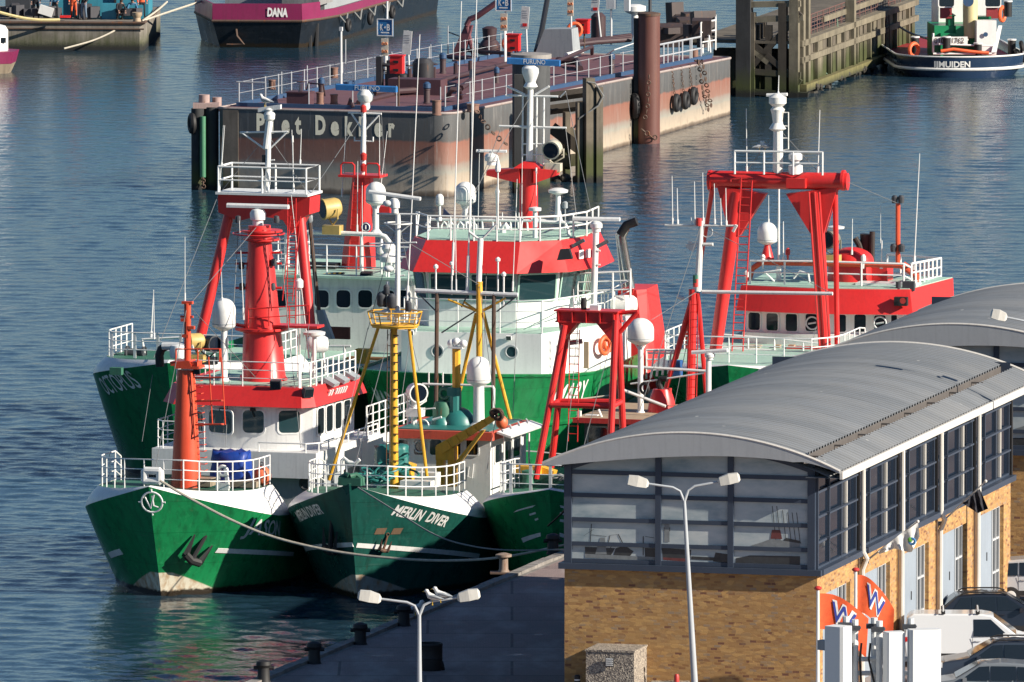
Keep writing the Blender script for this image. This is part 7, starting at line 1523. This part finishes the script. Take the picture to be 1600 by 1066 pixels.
for u, v, dv, l in ((797, 68, 90, 'orange lifebuoy left of the middle red box'), (898, 47, 80, 'orange lifebuoy left of the furthest right red box')):
    c = D(u, dv); t = tag(MB().torus((0, 0, 0), .36, .1, (.35, -1, 0), 18, 8).build('lifebuoy', MATS['orange lifebuoy']), l, 'lifebuoy', 'lifebuoys on the pontoon'); t.location = f.world(f.p(u, v, c.y)); t.rotation_euler.z = -f.phi
mb = MB(); c = D(955, 70); mb.tube(c, c+V((0, 0, 3)), .06); mb.box(c+V((0, 0, 2.2)), (.5, .3, .5)); mb.box(c+V((.9, 0, 2.3)), (.3, .3, .9)); g.put(mb, 'light_mast', GALV)
# tyres and chains down its side
def tyre(w, r, ax, label, group=None):
    t = tag(MB().torus((0, 0, 0), r*.68, r*.32, ax, 22, 10).build('tyre_fender', BLACK), label, 'tyre', group); t.location = w; return t
for i, (u, v, l) in enumerate(((1057, 161, 'left'), (1071, 157, 'middle'), (1084, 150, 'right'))):
    p = f.px(u, v, PW+.25); tyre(f.world(p), .5, f.ex, 'black tyre hung on the pontoon side, %s of three in a row' % l, 'tyres on the pontoon side')
    mb = MB(); q = V((PW, p.y, pz_(p.y)+.05)); 
    for k in range(12): mb.torus(q.lerp(p+V((-.1, 0, .4)), k/11), .06, .018, (1, 0, 0) if k % 2 else (0, 1, 0), 8, 4)
    g.put(mb, 'tyre_chain', IRON)
def chain(pts, r, nm, mat=IRON, parent=None):
    P = [V(p) for p in pts]; mb = MB(); L = sum((b-a).length for a, b in zip(P, P[1:])); n_ = max(4, int(L/(r*3))); acc = 0; i = 0; seg = (P[1]-P[0]).length
    for k in range(n_):
        d = L*k/n_
        while d > acc+seg and i < len(P)-2: acc += seg; i += 1; seg = (P[i+1]-P[i]).length
        dr = (P[i+1]-P[i]).normalized(); a, b, _ = basis(dr); mb.torus(P[i]+dr*(d-acc), r, r*.33, a if k % 2 else b, 8, 4)
    return mb.build(nm, mat, parent)
chain([f.px(1088, 95, PW-.1), f.px(1092, 98, PW+.2), f.px(1098, 140, PW+.3), f.px(1107, 172, PW+.3), f.px(1109, 176, PW+.3)], .11, 'mooring_chain', IRON, pont); chain([f.px(1092, 95, PW-.1), f.px(1098, 97, PW+.2), f.px(1105, 140, PW+.3), f.px(1113, 172, PW+.3)], .11, 'mooring_chain', IRON, pont)
chain([f.p(745, 175, 0), f.p(757, 193, -.6), f.p(775, 213, -.6), f.p(800, 232, -.6)], .12, 'mooring_chain', IRON, pont)

# ================================================================ piles, dolphins and the timber jetty
PILE_D = concrete('black wet pile', (.045, .047, .05), .5, 1.0); PILE_R = paint('rust brown pile', (.13, .05, .04), .55, .35, .25); TIMB = concrete('weathered grey timber', (.17, .145, .11), .45, 1.6); TIMB_D = concrete('dark wet timber', (.07, .058, .045), .5, 1.0); PALE = concrete('pale lichen timber', (.24, .21, .15), .5, 1.0)
t = thing('mooring_dolphin', 'dark pile cluster with tyre and green pipe at the pontoon left corner', 'dolphin', onZ(322, 297)); fr = Frame(onZ(322, 297), 0)
for u, v0, r_, a, m_ in ((309, 168, .32, .2, PILE_D), (331, 165, .35, .4, PILE_D), (320, 150, .28, 1.2, PILE_D)): MB().lathe(fr.p(u, 298, a)-V((0, 0, 1.2)), [(r_, 0), (r_, fr.p(u, v0, a).z+1.2)], 16).build('pile', m_, t)
MB().lathe(fr.p(319, 148, 1.0), [(.28, -.6), (.28, 0)], 14).lathe(fr.p(339, 152, 1.3), [(.24, -.7), (.24, 0)], 14).box(fr.p(322, 165, .6), (1.3, .9, .25)).build('pile_head', paint('flaking pink paint', (.36, .26, .24), .7, .4, .3), t)
MB().lathe(fr.p(317, 277, -.25), [(.15, 0), (.15, fr.p(317, 182, -.25).z-fr.p(317, 277, -.25).z)], 12).build('green_pipe', paint('green pipe paint', (.06, .2, .11), .5, .4, .15), t); chain([fr.p(317, 278, -.3), fr.p(318, 296, -.3)], .1, 'chain', IRON, t)
MB().torus(fr.p(300, 193, 0), .38, .17, (1, .2, 0), 18, 8).build('tyre', BLACK, t)
t = thing('mooring_pile', 'thick dark steel pile behind the lattice mast of the large vessel', 'pile', onZ(830, 300)); fr = Frame(onZ(830, 300), 0); MB().lathe((0, .5, -1.5), [(.95, 0), (.95, fr.p(830, 88, .5).z+1.5)], 28).build('pile', concrete('grey steel pile', (.1, .105, .11), .6, .8), t); MB().lathe((0, .5, fr.p(830, 88, .5).z), [(1.02, -.1), (1.02, .12), (.2, .2)], 28).build('cap', paint('grey cap', (.3, .28, .26), .6, .4, .2), t); MB().box((-.62, -.6, 2.2), (.45, .5, 7.5)).build('fender_beam', PILE_D, t, 0)
t = thing('timber_dolphin', 'mossy timber pile group with diagonal braces right of the thick dark pile', 'dolphin', onZ(925, 285)); fr = Frame(onZ(925, 285), 0)
for u, v0, v1, wd in ((920, 122, 286, .48), (935, 136, 284, .36), (905, 160, 292, .3), (885, 175, 292, .3)): c = fr.p(u, v1, 0 if u > 900 else 1.2); z = fr.p(u, v0, c.y).z; MB().box((c.x, c.y, z/2-.5), (wd, wd, z+1), .4).build('pile', TIMB, t, 0)
for p, q, a in (((862, 200), (905, 232), .9), ((862, 245), (900, 205), 1.2), ((862, 255), (900, 250), .9)): mb = MB(); P_, Q_ = fr.p(*p, a), fr.p(*q, a); d = (Q_-P_).normalized(); n_ = V((0, 1, 0)).cross(d)*.3; mb.loft([P_-n_, P_+n_, P_+n_+V((0, .3, 0)), P_-n_+V((0, .3, 0))], [Q_-n_, Q_+n_, Q_+n_+V((0, .3, 0)), Q_-n_+V((0, .3, 0))]); mb.build('brace', PALE if p[1] != 200 else TIMB_D, t, 0)
for v in (152, 172): P_, Q_ = fr.p(858, v, 1.4), fr.p(918, v-8, 1.4); MB().path([P_, Q_], .25, 4).build('beam', TIMB_D, t, 0)
MB().path([fr.p(897, 200, .2), fr.p(905, 185, -.2), fr.p(935, 165, -.3), fr.p(943, 150, -.2), fr.p(930, 130, -.3), fr.p(918, 128, -.3)], .04).build('old_rope', ROPE_G, t)
mb = MB(); rnd = random.Random(9)
for k in range(26): mb.ball(fr.p(870+rnd.uniform(-5, 75), 284+rnd.uniform(-6, 8), rnd.uniform(.2, 1.2)), rnd.uniform(.12, .3), 6)
MUSSEL = concrete('mussel crust', (.06, .055, .045), .4); mb.build('mussel_clusters', MUSSEL, t)
t = thing('mooring_pile', 'tall rust brown steel pile with hanging chain beside the pontoon', 'pile', onZ(1014, 224)); fr = Frame(onZ(1014, 224), 0); zt = fr.p(1014, 22, 0).z; MB().lathe((0, 0, -1.5), [(.57, 0), (.57, zt+1.5)], 28).build('pile', PILE_R, t); MB().lathe((0, 0, zt), [(.6, -.08), (.6, .05), (.2, .12)], 24).build('cap', IRON, t); MB().box((-.6, .25, 3.2), (.4, .7, 6.6)).build('fender_beam', PILE_D, t, 0); chain([fr.p(1014, 120, -.8), fr.p(1012, 165, -.8), fr.p(1006, 192, -.7)], .1, 'chain', IRON, t); chain([fr.p(1005, 204, -.8), fr.p(1018, 214, -.8), fr.p(1030, 216, -.6)], .12, 'chain', IRON, t); MB().torus(fr.p(991, 165, 0), .55, .2, (1, .2, 0), 18, 8).build('tyre', BLACK, t)
mb = MB(); mb.tube((.05, 0, zt), (.05, 0, zt+1.6), .09); mb.build('pile_spike', DGREY, t)
# timber jetty
JA, JB = onZ(1250, 150), onZ(1392, 96); jf = Frame(JA, math.degrees(math.atan2((JB-JA).x, (JB-JA).y))); JL = (JB-JA).length
t = thing('timber_jetty', 'mossy timber jetty with plank fender wall and criss cross trestle at top right', 'jetty', jf.o, -jf.phi); jp = lambda u, v: jf.px(u, v, 0)
zt = jp(1255, 66).z; zl = jp(1262, 146).z; print('jetty', JL, zt, zl); rnd = random.Random(4); n_ = 26
for k in range(n_):
    a = lerp(.2, JL+6, k/(n_-1)); MB().box((-.05+rnd.uniform(-.04, .04), a, (zt+.2)/2), (.22, (JL+6)/n_*rnd.uniform(.62, .9), zt+rnd.uniform(-.3, .2)), 0, 0, rnd.uniform(-.01, .01)).build('fender_plank', TIMB if k % 4 else PALE, t, 0)
for k in range(9): a = lerp(.1, JL+4, k/8); MB().box((.14, a, zt*.48), (.2, .22, zt*1.05)).build('fender_post', PALE, t, 0)
MB().box((.3, JL/2+2, .45), (.35, JL+5, .4)).build('wale', concrete('yellow mossy timber', (.24, .21, .09), .6, .3), t, 0)
for z in (zt, zt-.9): MB().box((.05, JL/2+3, z), (.4, JL+7, .32)).build('capping_beam', PALE, t, 0)
MB().box((-3.0, JL/2+3, zt+.1), (5.6, JL+8, .16)).build('deck', TIMB, t, 0)
for i, (a_, h_) in enumerate(((0, zt+2.6), (1.3, zt+2.4), (JL*.55, zt+1.4))): MB().box((.0, a_, h_/2), (.5, .5, h_)).build('tall_post', PALE, t, 0)
mb = MB(); mb.rail([V((-.3, 1, zt+.15)), V((-.3, JL+4, zt+.15))], 1.1, 5, 1.6, .03); 
for k in range(40): a = 1+k*(JL+3)/40; mb.tube((-.3, a, zt+.15), (-.3, a, zt+1.2), .012, n=4)
mb.build('mesh_fence', paint('rusty fence wire', (.14, .07, .06), .7, .3, .3), t)
MB().box((-.3, JL*.7, zt+.75), (.2, JL*.8, .3)).build('hand_beam', PALE, t, 0)
for k in range(3): a = -5+k*2.4; MB().box((-2.4, a*.35+1.5, zt*.5), (.4, .4, zt+2.0)).build('trestle_pile', TIMB_D, t, 0)
X = lambda u, v, d=0.: jf.p(u, v, -1+d)
for p, q, m_ in (((1155, 52), (1250, 130), TIMB_D), ((1160, 120), (1250, 20), TIMB_D), ((1158, 62), (1200, 98), PALE), ((1150, 110), (1250, 118), TIMB_D), ((1150, 32), (1255, 28), PALE), ((1155, 142), (1262, 150), TIMB), ((1152, 8), (1250, 6), PALE)):
    P_, Q_ = X(*p), X(*q); d = (Q_-P_).normalized(); nn = V((0, 1, 0)).cross(d)*.16; MB().loft([P_-nn, P_+nn, P_+nn+V((0, .3, 0)), P_-nn+V((0, .3, 0))], [Q_-nn, Q_+nn, Q_+nn+V((0, .3, 0)), Q_-nn+V((0, .3, 0))]).build('brace', m_, t, 0)
for u, v0, wd, m_ in ((1162, -20, .8, PILE_D), (1172, 20, .5, TIMB), (1200, 40, .35, TIMB_D), (1222, 5, .45, TIMB_D), (1240, -10, .5, PALE)): c = X(u, 150); z = X(u, v0).z; MB().box((c.x, c.y+.2, z/2-.4), (wd, wd, z+.8)).build('trestle_pile', m_, t, 0)
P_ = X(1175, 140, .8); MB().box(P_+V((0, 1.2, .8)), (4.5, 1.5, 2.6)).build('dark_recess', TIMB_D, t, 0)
mb = MB()
for k in range(40): mb.ball(V((rnd.uniform(.1, .5), rnd.uniform(0, JL+2), rnd.uniform(-.1, .35))), rnd.uniform(.1, .22), 6)
mb.build('mussel_clusters', MUSSEL, t)
MB().path([jp(1308, 30), jp(1310, 60), jp(1306, 75), jp(1300, 100), jp(1294, 118), jp(1285, 108), jp(1281, 92)], .035).build('loose_rope', paint('green rope', (.2, .3, .22), .8, .2), t)
MB().ladder(jf.px(1388, 92, .3), jf.px(1386, 24, .3), jf.ea, .5, .3, .03).build('ladder', IRON, t)

# ================================================================ vessels along the top edge
NAVY = paint('navy hull paint', (.012, .03, .07), .25, .15, streak=False); MAG = paint('magenta paint', (.2, .014, .07), .4, .3); BLK = hull_paint('black hull paint', (.012, .016, .022), None, rust=.1)
# tug seen from astern
c = onZ(1510, 122); tf = Frame((c.x, c.y, 0), -6); t = shipthing('tugboat', 'navy blue tug with white rubbing stripes and green and white house seen from astern', 'tug', tf); g = Gear(tf, t)
def stern(w, d, L, z): 
    r = [(w*math.cos(math.pi+k*math.pi/20), d*(1+math.sin(math.pi+k*math.pi/20))) for k in range(21)]; return [V((x, a, z)) for x, a in [(-w*.95, L)]+r+[(w*.95, L)]]
w_ = 3.5; zb = tf.p(1500, 88, .6).z; zs = tf.p(1505, 108, .3).z
lv = [stern(2.7, 2.6, 20, -.4), stern(3.2, 2.6, 20, zs-.25), stern(w_, 2.8, 20, zs), stern(w_*1.02, 2.9, 20, zb)]
mb = MB(); mb.grid(lv); g.put(mb, 'hull', NAVY, 45)
for z, k, th in ((zs, 1.03, .09), (zb, 1.03, .05)): g.put(MB().path(stern(w_*k, 2.85, 20, z), th, 6), 'rubbing_strake', W2)
g.put(MB().grid([[V((p.x*.97, p.y, zb-.45)) for p in stern(w_, 2.9, 20, 0)], [V((0, p.y, zb-.45)) for p in stern(w_, 2.9, 20, 0)]]), 'deck', paint('tug red deck', (.3, .02, .025), .5, .3))
A = tf.p(1462, 102, .1); n_txt = 'IJMUIDEN'; vs_, fs_, tw = text_mesh(n_txt, .03); out = []
for p in vs_: x = lerp(tf.p(1461, 100, 0).x, tf.p(1516, 100, 0).x, p.x/tw); th = math.acos(max(-1, min(1, x/(w_*1.015)))); out.append(V((x, 2.85*(1-math.sin(th))-.04, zs+.12+p.y*.32)))
mb = MB(); mb.add(out, fs_); g.put(mb, 'name_lettering', W2, 0)
GRN = paint('tug green paint', (.01, .22, .09), .35, .2)
zd = zb-.45; mb = MB(); p0, p1 = tf.p(1460, 60, 5), tf.p(1545, 60, 5); mb.box(((p0.x+p1.x)/2, 6.5, zd+.9), (p1.x-p0.x, 3, 1.8)); mb.box((p0.x+.8, 4.9, zd+.7), (1.0, .6, 1.4)); mb.box((p1.x-.5, 5.2, zd+1.5), (1.2, .8, 1.6)); mb.box((p0.x+1.5, 4.85, zd+1.2), (.7, .4, 1.2)); mb.lathe((p0.x+.9, 5.2, zd+1.8), [(.25, 0), (.25, .5), (.35, .55), (.1, .7)], 12); g.put(mb, 'engine_casing', GRN, 0)
mb = MB(); q0, q1 = tf.p(1457, 80, 2.6), tf.p(1512, 80, 2.6); mb.box(((q0.x+q1.x)/2, 2.7, q0.z+.55), (q1.x-q0.x, .12, .45)); g.put(mb, 'stern_board', W2, 0); text_on('010171762', q0+V((.1, .0, .42)), V((1, 0, 0)), V((0, 0, 1)), .3, q1.x-q0.x-.3, .01).build('number_lettering', IRON, t, 0)
mb = MB(); mb.box(tf.p(1540, 50, 4)+V((0, 0, -.3)), (1.1, .8, 1.9)); mb.box(tf.p(1500, 20, 9)+V((0, 0, .6)), (2.8, 3, 3.0)); mb.loft([tf.p(1549, 82, 3), tf.p(1557, 82, 3), tf.p(1557, 82, 4), tf.p(1549, 82, 4)], [tf.p(1560, 40, 5), tf.p(1566, 40, 5), tf.p(1566, 40, 6), tf.p(1560, 40, 6)]); mb.path([tf.p(1458, 52, 3), tf.p(1458, 82, 3)], .07); g.put(mb, 'deckhouse', W2, 0)
g.put(MB().lathe(tf.p(1540, 54, 3.5), [(.13, 0), (.13, .02)], 16, (0, -1, 0)), 'round_mark', PBLUE)
g.put(MB().box(tf.p(1478, 12, 5), (.65, .2, 1.2)).box(tf.p(1550, 12, 5), (.65, .2, 1.2)), 'red_board', paint('dark red panel', (.25, .03, .035), .4, .2), 0); 
for u in (1479, 1551): g.window_at(tf.p(u, 2, 4.8), V((1, 0, 0)), V((0, -1, 0)), .42, .3, W2, GLASS, .2)
g.put(MB().lathe(tf.p(1516, 42, 4.8), [(.4, -.6), (.42, 1.0), (.4, 2.2), (.3, 2.4)], 16), 'funnel', paint('pale yellow funnel', (.6, .52, .28), .4, .2)); g.put(MB().lathe(tf.p(1513, 2, 4.2), [(.3, 0), (.3, .03)], 18, (0, -1, 0)), 'funnel_mark', PBLUE)
for u, v in ((1479, 68), (1528, 78), (1581, 72), (1430, 68), (1575, 12)): c = tf.p(u, v, 2.4 if 1440 < u < 1560 else 4); g.put(MB().lathe(c-V((0, 0, .2)), [(.22, -.3), (.22, .5), (.24, .52)], 12), 'towing_bollard', BLACK); g.put(MB().lathe(c+V((0, 0, .32)), [(.25, 0), (.25, .07)], 12), 'bollard_top', W2)
mb = MB(); mb.torus(tf.p(1428, 78, 3.2), .35, .11, (.8, -1, 0), 16, 7); mb.torus(tf.p(1566, 22, 5.5), .38, .11, (1, -.6, 0), 16, 7); mb.path([tf.p(1470, 80, 2.2), tf.p(1490, 77, 2.2), tf.p(1520, 81, 2.2), tf.p(1545, 83, 2.2)], .09, 7); g.put(mb, 'orange_gear', MATS['orange lifebuoy'])
g.put(MB().path([tf.p(1458, 84, 2.3), tf.p(1550, 84, 2.3)], .06).path([tf.p(1467, 69, 2.4), tf.p(1552, 72, 2.4)], .05), 'stern_rail', W2)
for u, v in ((1590, 88), (1597, 75), (1601, 96)): tyre(tf.world(tf.p(u, v, 3.6)), .42, (1, 0, .2), 'tyre fender on the tug quarter, part of the right edge group', 'tyres on the tug')
rope([(1378, 20), (1390, 30), (1415, 48), (1440, 58), (1460, 63), (1485, 67), (1512, 62)], 788, 776, 'pale mooring rope from the jetty post to the tug stern', .06)
# workboat with magenta bulwark
c = onZ(478, 74); df = Frame((c.x, c.y, 0), 14); t = shipthing('workboat', 'large black hulled workboat with magenta bulwark and white name at the top', 'workboat', df); g = Gear(df, t)
wx = df.pz(240, 82, 0).x; zd1 = df.p(400, 32, -1).z; zd2 = df.p(400, 5, -1).z; print('dana', wx, zd1, zd2)
xn = df.p(332, 30, -1.9).x; K = [(wx+.3, 4.2), (xn+.3, -.6), (-.5, -.1), (.2, 1.2), (.5, 3.5), (.9, 26), (wx, 26)]; K2 = [(wx-.2, 4.0), (xn, -1.9), (.0, -.9), (.6, .9), (1.0, 3.5), (1.2, 26), (wx-.2, 26)]
mb = MB(); mb.loft([V((x, a, -.8)) for x, a in K], [V((x, a, zd1)) for x, a in K2]); g.put(mb, 'hull', BLK, 20)
K3 = [(x, a) for x, a in K2]
def band(a, b, m, nm, z0, z1, lean=.0): A_, B_ = V((*a, 0)), V((*b, 0)); n_ = (B_-A_).cross(V((0, 0, 1))).normalized(); return g.put(MB().prism([A_+V((0, 0, z0))+n_*.03, B_+V((0, 0, z0))+n_*.03, B_+V((0, 0, z1))+n_*lean, A_+V((0, 0, z1))+n_*lean], -n_*.1), nm, m, 0)
for i in range(5): band(K3[i], K3[i+1], MAG, 'bulwark', zd1, zd2-(.0 if i < 3 else .5))
for z in (zd1, ): g.put(MB().path([V((x, a, z)) for x, a in K3[:6]], .08, 6), 'rubbing_bar', IRON)
A_, B_ = V((*K3[2], 0)), V((*K3[1], 0))
P_ = df.face(418, 25, K3[2], K3[1]); Q_ = df.face(450, 26, K3[2], K3[1]); n_ = V((.1, -1, 0)); mb = text_on('DANA', P_+V((0, -.07, 0)), (Q_-P_).normalized(), V((0, 0, 1)), .45, (Q_-P_).length, .05, .1); g.put(mb, 'name_lettering', W2, 0)
g.put(MB().box((wx/2, 16, zd1+1.0), (abs(wx)-1.5, 18, 2.4)), 'deckhouse', GREY, 0); g.put(MB().box((-1.5, 6, zd2+.2), (2.2, 3, 1.4)), 'winch_house', concrete('grey plating', (.3, .3, .3), .7), 0)
mb = MB()
for k in range(5): p = V((1.05, 3.5+k*3.2, zd1)); q = V((1.1, 5.1+k*3.2, zd1)); m_ = (p+q)/2-V((-.15, 0, .5)); mb.path([p, m_, q], .05)
g.put(mb, 'fender_ropes', ROPE_G)
for x in (-.25, .1, .4): g.put(MB().path([V((x-.05, .5+x, .0)), V((x, .5+x, zd1-.1))], .14, 8), 'vertical_fender', BLACK)
for k in range(3): tyre(df.world(V((1.3, 4.5+k*5, zd1-.6))), .4, df.ex, 'tyre hung along the side of the magenta workboat', 'tyres on the workboat')
mb = MB(); p = df.p(365, 70, -1.4); mb.path([p+V((-.4, 0, 0)), p, p+V((.6, 0, .05)), p+V((.2, 0, .5)), p+V((.15, 0, .9))], .07); g.put(mb, 'anchor', IRON)
# old grey barge with people on deck
c = onZ(225, 79); bf = Frame((c.x, c.y, 0), 3); t = shipthing('deck_barge', 'old grey stained steel barge with teal cabin at the top left', 'barge', bf); g = Gear(bf, t); zt = bf.p(225, 36, 0).z
mb = MB(); K = [(-16, 0), (-.25, 0), (0, .3), (0, 12), (-16, 12)]; mb.loft([V((x, a, -.8)) for x, a in K], [V((x, a, zt)) for x, a in K]); g.put(mb, 'hull', concrete('stained barge plating', (.27, .245, .21), .4, .5), 0)
g.put(MB().path([(-16, -.05, zt), (0, -.05, zt), (.05, 12, zt)], .09, 6).path([(-16, -.05, zt-.35), (0, -.05, zt-.35)], .05, 6), 'gunwale', IRON)
p0, p1 = bf.p(86, 26, 4), bf.p(232, 26, 4); TE = paint('teal cabin paint', (.04, .24, .33), .45, .3); g.put(MB().box(((p0.x+p1.x)/2, 5.5, zt+1.3), (p1.x-p0.x, 3, 2.6)), 'cabin', TE, 0); g.put(MB().box(bf.p(172, 18, 3)+V((0, 0, 0)), (.9, .8, .9)).box(bf.p(208, 18, 3), (1.2, .9, .8)), 'deck_machine', TE, 0)
for u in (118, 180): g.put(MB().box(bf.p(u, 8, 3.9), (.12, .3, 1.3)), 'cabin_frame', BLACK, 0)
g.put(MB().box(bf.p(30, 10, 5), (1.4, 2, 3.0)), 'dark_locker', DGREY, 0); g.put(MB().box(bf.p(72, 17, 2), (.8, .3, .5), 0, .0, .3), 'bin', W2, 0); g.put(MB().box(bf.p(102, 26, 1.2), (.6, .3, .12)), 'red_tray', REDB, 0)
mb = MB(); rnd = random.Random(8)
for k in range(14): c = bf.p(rnd.uniform(5, 225), 27, 2.5); mb.box(c+V((0, 0, .3)), (rnd.uniform(.3, .9), .5, rnd.uniform(.3, 1.0)), rnd.random())
g.put(mb, 'deck_clutter', paint('dark clutter', (.05, .05, .06), .6, .4, .2), 0)
g.put(MB().lathe(bf.p(214, 36, .5), [(.25, 0), (.2, .3), (.28, .45), (.28, .6)], 12), 'bitt', paint('tan bitt', (.4, .3, .2), .6, .4, .2))
def person(w, rz, shirt, trousers, label, crouch=False):
    """one continuous skinned body, clothing colours by height, hair and clothes as children"""
    t = thing('person', label, 'person', w, rz, 'people on the barge deck'); bm = bmesh.new()
    if not crouch: J = dict(pel=(0, 0, .95), ch=(0, .02, 1.3), nk=(0, .02, 1.48), hd=(0, -.01, 1.62), tp=(0, -.01, 1.74), ls=(-.19, .02, 1.42), le=(-.27, .02, 1.14), lh=(-.25, -.12, .9), rs=(.19, .02, 1.42), re=(.28, -.02, 1.15), rh=(.24, -.2, .98), lp=(-.1, 0, .9), lk=(-.12, -.03, .5), la=(-.13, .03, .08), lt=(-.14, -.16, .04), rp=(.1, 0, .9), rk=(.13, -.02, .5), ra=(.15, .05, .08), rt=(.17, -.14, .04))
    else: J = dict(pel=(0, .1, .5), ch=(0, -.1, .78), nk=(0, -.2, .93), hd=(0, -.27, 1.04), tp=(0, -.33, 1.14), ls=(-.19, -.15, .88), le=(-.27, -.25, .65), lh=(-.2, -.42, .5), rs=(.19, -.15, .88), re=(.28, -.25, .65), rh=(.2, -.42, .48), lp=(-.1, .08, .48), lk=(-.16, -.28, .5), la=(-.15, -.02, .08), lt=(-.16, -.2, .04), rp=(.1, .08, .48), rk=(.16, -.3, .48), ra=(.15, 0, .08), rt=(.16, -.18, .04))
    Rr = dict(pel=.15, ch=.16, nk=.06, hd=.095, tp=.07, ls=.075, le=.05, lh=.04, rs=.075, re=.05, rh=.04, lp=.1, lk=.065, la=.045, lt=.04, rp=.1, rk=.065, ra=.045, rt=.04)
    E = 'pel-ch ch-nk nk-hd hd-tp ch-ls ls-le le-lh ch-rs rs-re re-rh pel-lp lp-lk lk-la la-lt pel-rp rp-rk rk-ra ra-rt'.split(); ks = list(J); me = bpy.data.meshes.new('body'); me.from_pydata([J[k] for k in ks], [tuple(ks.index(x) for x in e_.split('-')) for e_ in E], [])
    o = bpy.data.objects.new('body', me); col.objects.link(o); o.modifiers.new('skin', 'SKIN'); o.modifiers.new('smooth', 'SUBSURF').levels = 2
    sv = me.skin_vertices[0].data
    for i, k in enumerate(ks): sv[i].radius = (Rr[k], Rr[k]); sv[i].use_root = k == 'pel'
    dg = bpy.context.evaluated_depsgraph_get(); m2 = bpy.data.meshes.new_from_object(o.evaluated_get(dg)); bpy.data.objects.remove(o)
    skin = plain('skin', (.45, .26, .19), .6); m2.materials.clear(); zc = J['pel'][2]; zn_ = J['nk'][2]
    for m_ in (trousers, shirt, skin, plain('work boots', (.03, .025, .02), .7)): m2.materials.append(m_)
    for p in m2.polygons:
        c = p.center; hand = any((c-V(J[h])).length < .075 for h in ('lh', 'rh')); p.material_index = 3 if c.z < .13 else 2 if (c.z > zn_ or hand) else 1 if c.z > zc+.02 and not (crouch and abs(c.x) > .08 and c.z < .58 and c.y > -.3) else 0
        p.use_smooth = True
    b = bpy.data.objects.new('body', m2); col.objects.link(b); b.parent = t; h = V(J['tp']); MB().ball(h-V((0, -.015, .035)), .095, 12, (1, 1.05, .85)).build('hair', plain('dark hair', (.03, .02, .015), .8), t, 60)
    mb = MB()
    for s in (-1, 1): mb.ball(V(J['hd'])+V((s*.035, -.085, .02)), .012, 6)
    mb.build('eyes', BLACK, t); MB().ball(V(J['hd'])+V((0, -.1, -.01)), .018, 6).build('nose', skin, t)
    for h_, s in (('lh', -1), ('rh', 1)):
        mb = MB(); p = V(J[h_])
        for k in range(4): q = p+V(((k-1.5)*.02, -.02, -.03)); mb.path([q, q+V((0, -.015, -.045)), q+V((0, -.035, -.075))], [.0095, .009, .007], 6)
        mb.path([p+V((-s*.03, -.02, -.005)), p+V((-s*.045, -.05, -.03))], [.01, .008], 6); mb.build('fingers', skin, t)
    return t
dn = plain('denim', (.14, .2, .28), .85); dk = plain('dark work clothes', (.015, .016, .022), .85); hv = plain('orange workwear', (.75, .12, .04), .8); hb = plain('blue coverall', (.05, .17, .3), .8)
for u, v, m1, m2_, l, cr in ((56, 25, dk, dk, 'person in dark work clothes standing at the left of the barge deck', False), (118, 22, hv, hv, 'person in orange workwear standing on the barge deck', False), (131, 27, dk, dn, 'person in pale jeans standing beside the orange worker', False), (186, 27, dk, dk, 'person in black crouching before the teal cabin', True), (207, 26, hb, hb, 'person in blue coverall crouching right of the teal cabin', True), (222, 26, hv, dk, 'person in orange jacket at the right end of the barge', False), (86, 26, hb, dk, 'person in blue top beside the white bin on the barge', False)):
    p = bf.p(u, v+3, 1.0); a = (bf.p(u, v+3, 1.0)); k = bf.pz(u, v+4, zt); person(bf.world(V((k.x, max(.5, min(k.y, 3.2)), zt))), rnd.uniform(-.6, .6), m1, m2_, l, cr)
rope([(-6, 18), (30, 27), (60, 31), (93, 31)], 790, 792, 'thick yellow hose across the barge at top left', .09, plain('yellow hose', (.5, .42, .2), .7)); rope([(222, 33), (245, 17), (261, 3)], 793, 800, 'upper mooring rope from the barge corner to the magenta workboat', .06); rope([(222, 33), (260, 20), (318, 1)], 793, 798, 'lower mooring rope from the barge corner to the magenta workboat', .06); rope([(190, 42), (165, 55), (140, 65), (100, 76)], 792.5, 790, 'slack rope hanging down the front of the grey barge', .05)
# small boat at the left edge
c = onZ(-10, 114); lf = Frame((c.x, c.y, 0), -24); t = shipthing('small_boat', 'small boat with white cabin and magenta side at the left edge', 'boat', lf); g = Gear(lf, t)
lh = Hull(lf, 8, 2.6, .9, .9, 3, .8, 2.0, 3.5); lf.o = onZ(12, 112); t.location = lf.o
zz = lf.p(5, 78, 0).z; mb = MB(); 
for sgn in (1,): mb.loft([V((x, a, -.4)) for x, a in ((-8, -1.2), (-.6, -1.2), (0, 0), (-.6, 1.4), (-8, 1.4))], [V((x, a, zz*.45)) for x, a in ((-8, -1.3), (-.3, -1.3), (.5, 0), (-.3, 1.5), (-8, 1.5))])
g.put(mb, 'hull', concrete('tan hull bottom', (.3, .24, .17), .6), 30); mb = MB(); mb.loft([V((x, a, zz*.45)) for x, a in ((-8, -1.32), (-.3, -1.32), (.5, 0), (-.3, 1.52), (-8, 1.52))], [V((x, a, zz)) for x, a in ((-8, -1.4), (-.2, -1.4), (.7, 0), (-.2, 1.6), (-8, 1.6))]); g.put(mb, 'topside', MAG, 30)
zc = lf.p(5, 40, 0).z; mb = MB(); mb.lathe((-1.0, .1, zz), [(1.0, 0), (1.0, zc-zz-.25), (.85, zc-zz), (.3, zc-zz+.15)], 20); g.put(mb, 'cabin', W2); g.put(MB().box((-.6, -.85, zz+.6), (.3, .06, .3)), 'window', GLASS, 0)
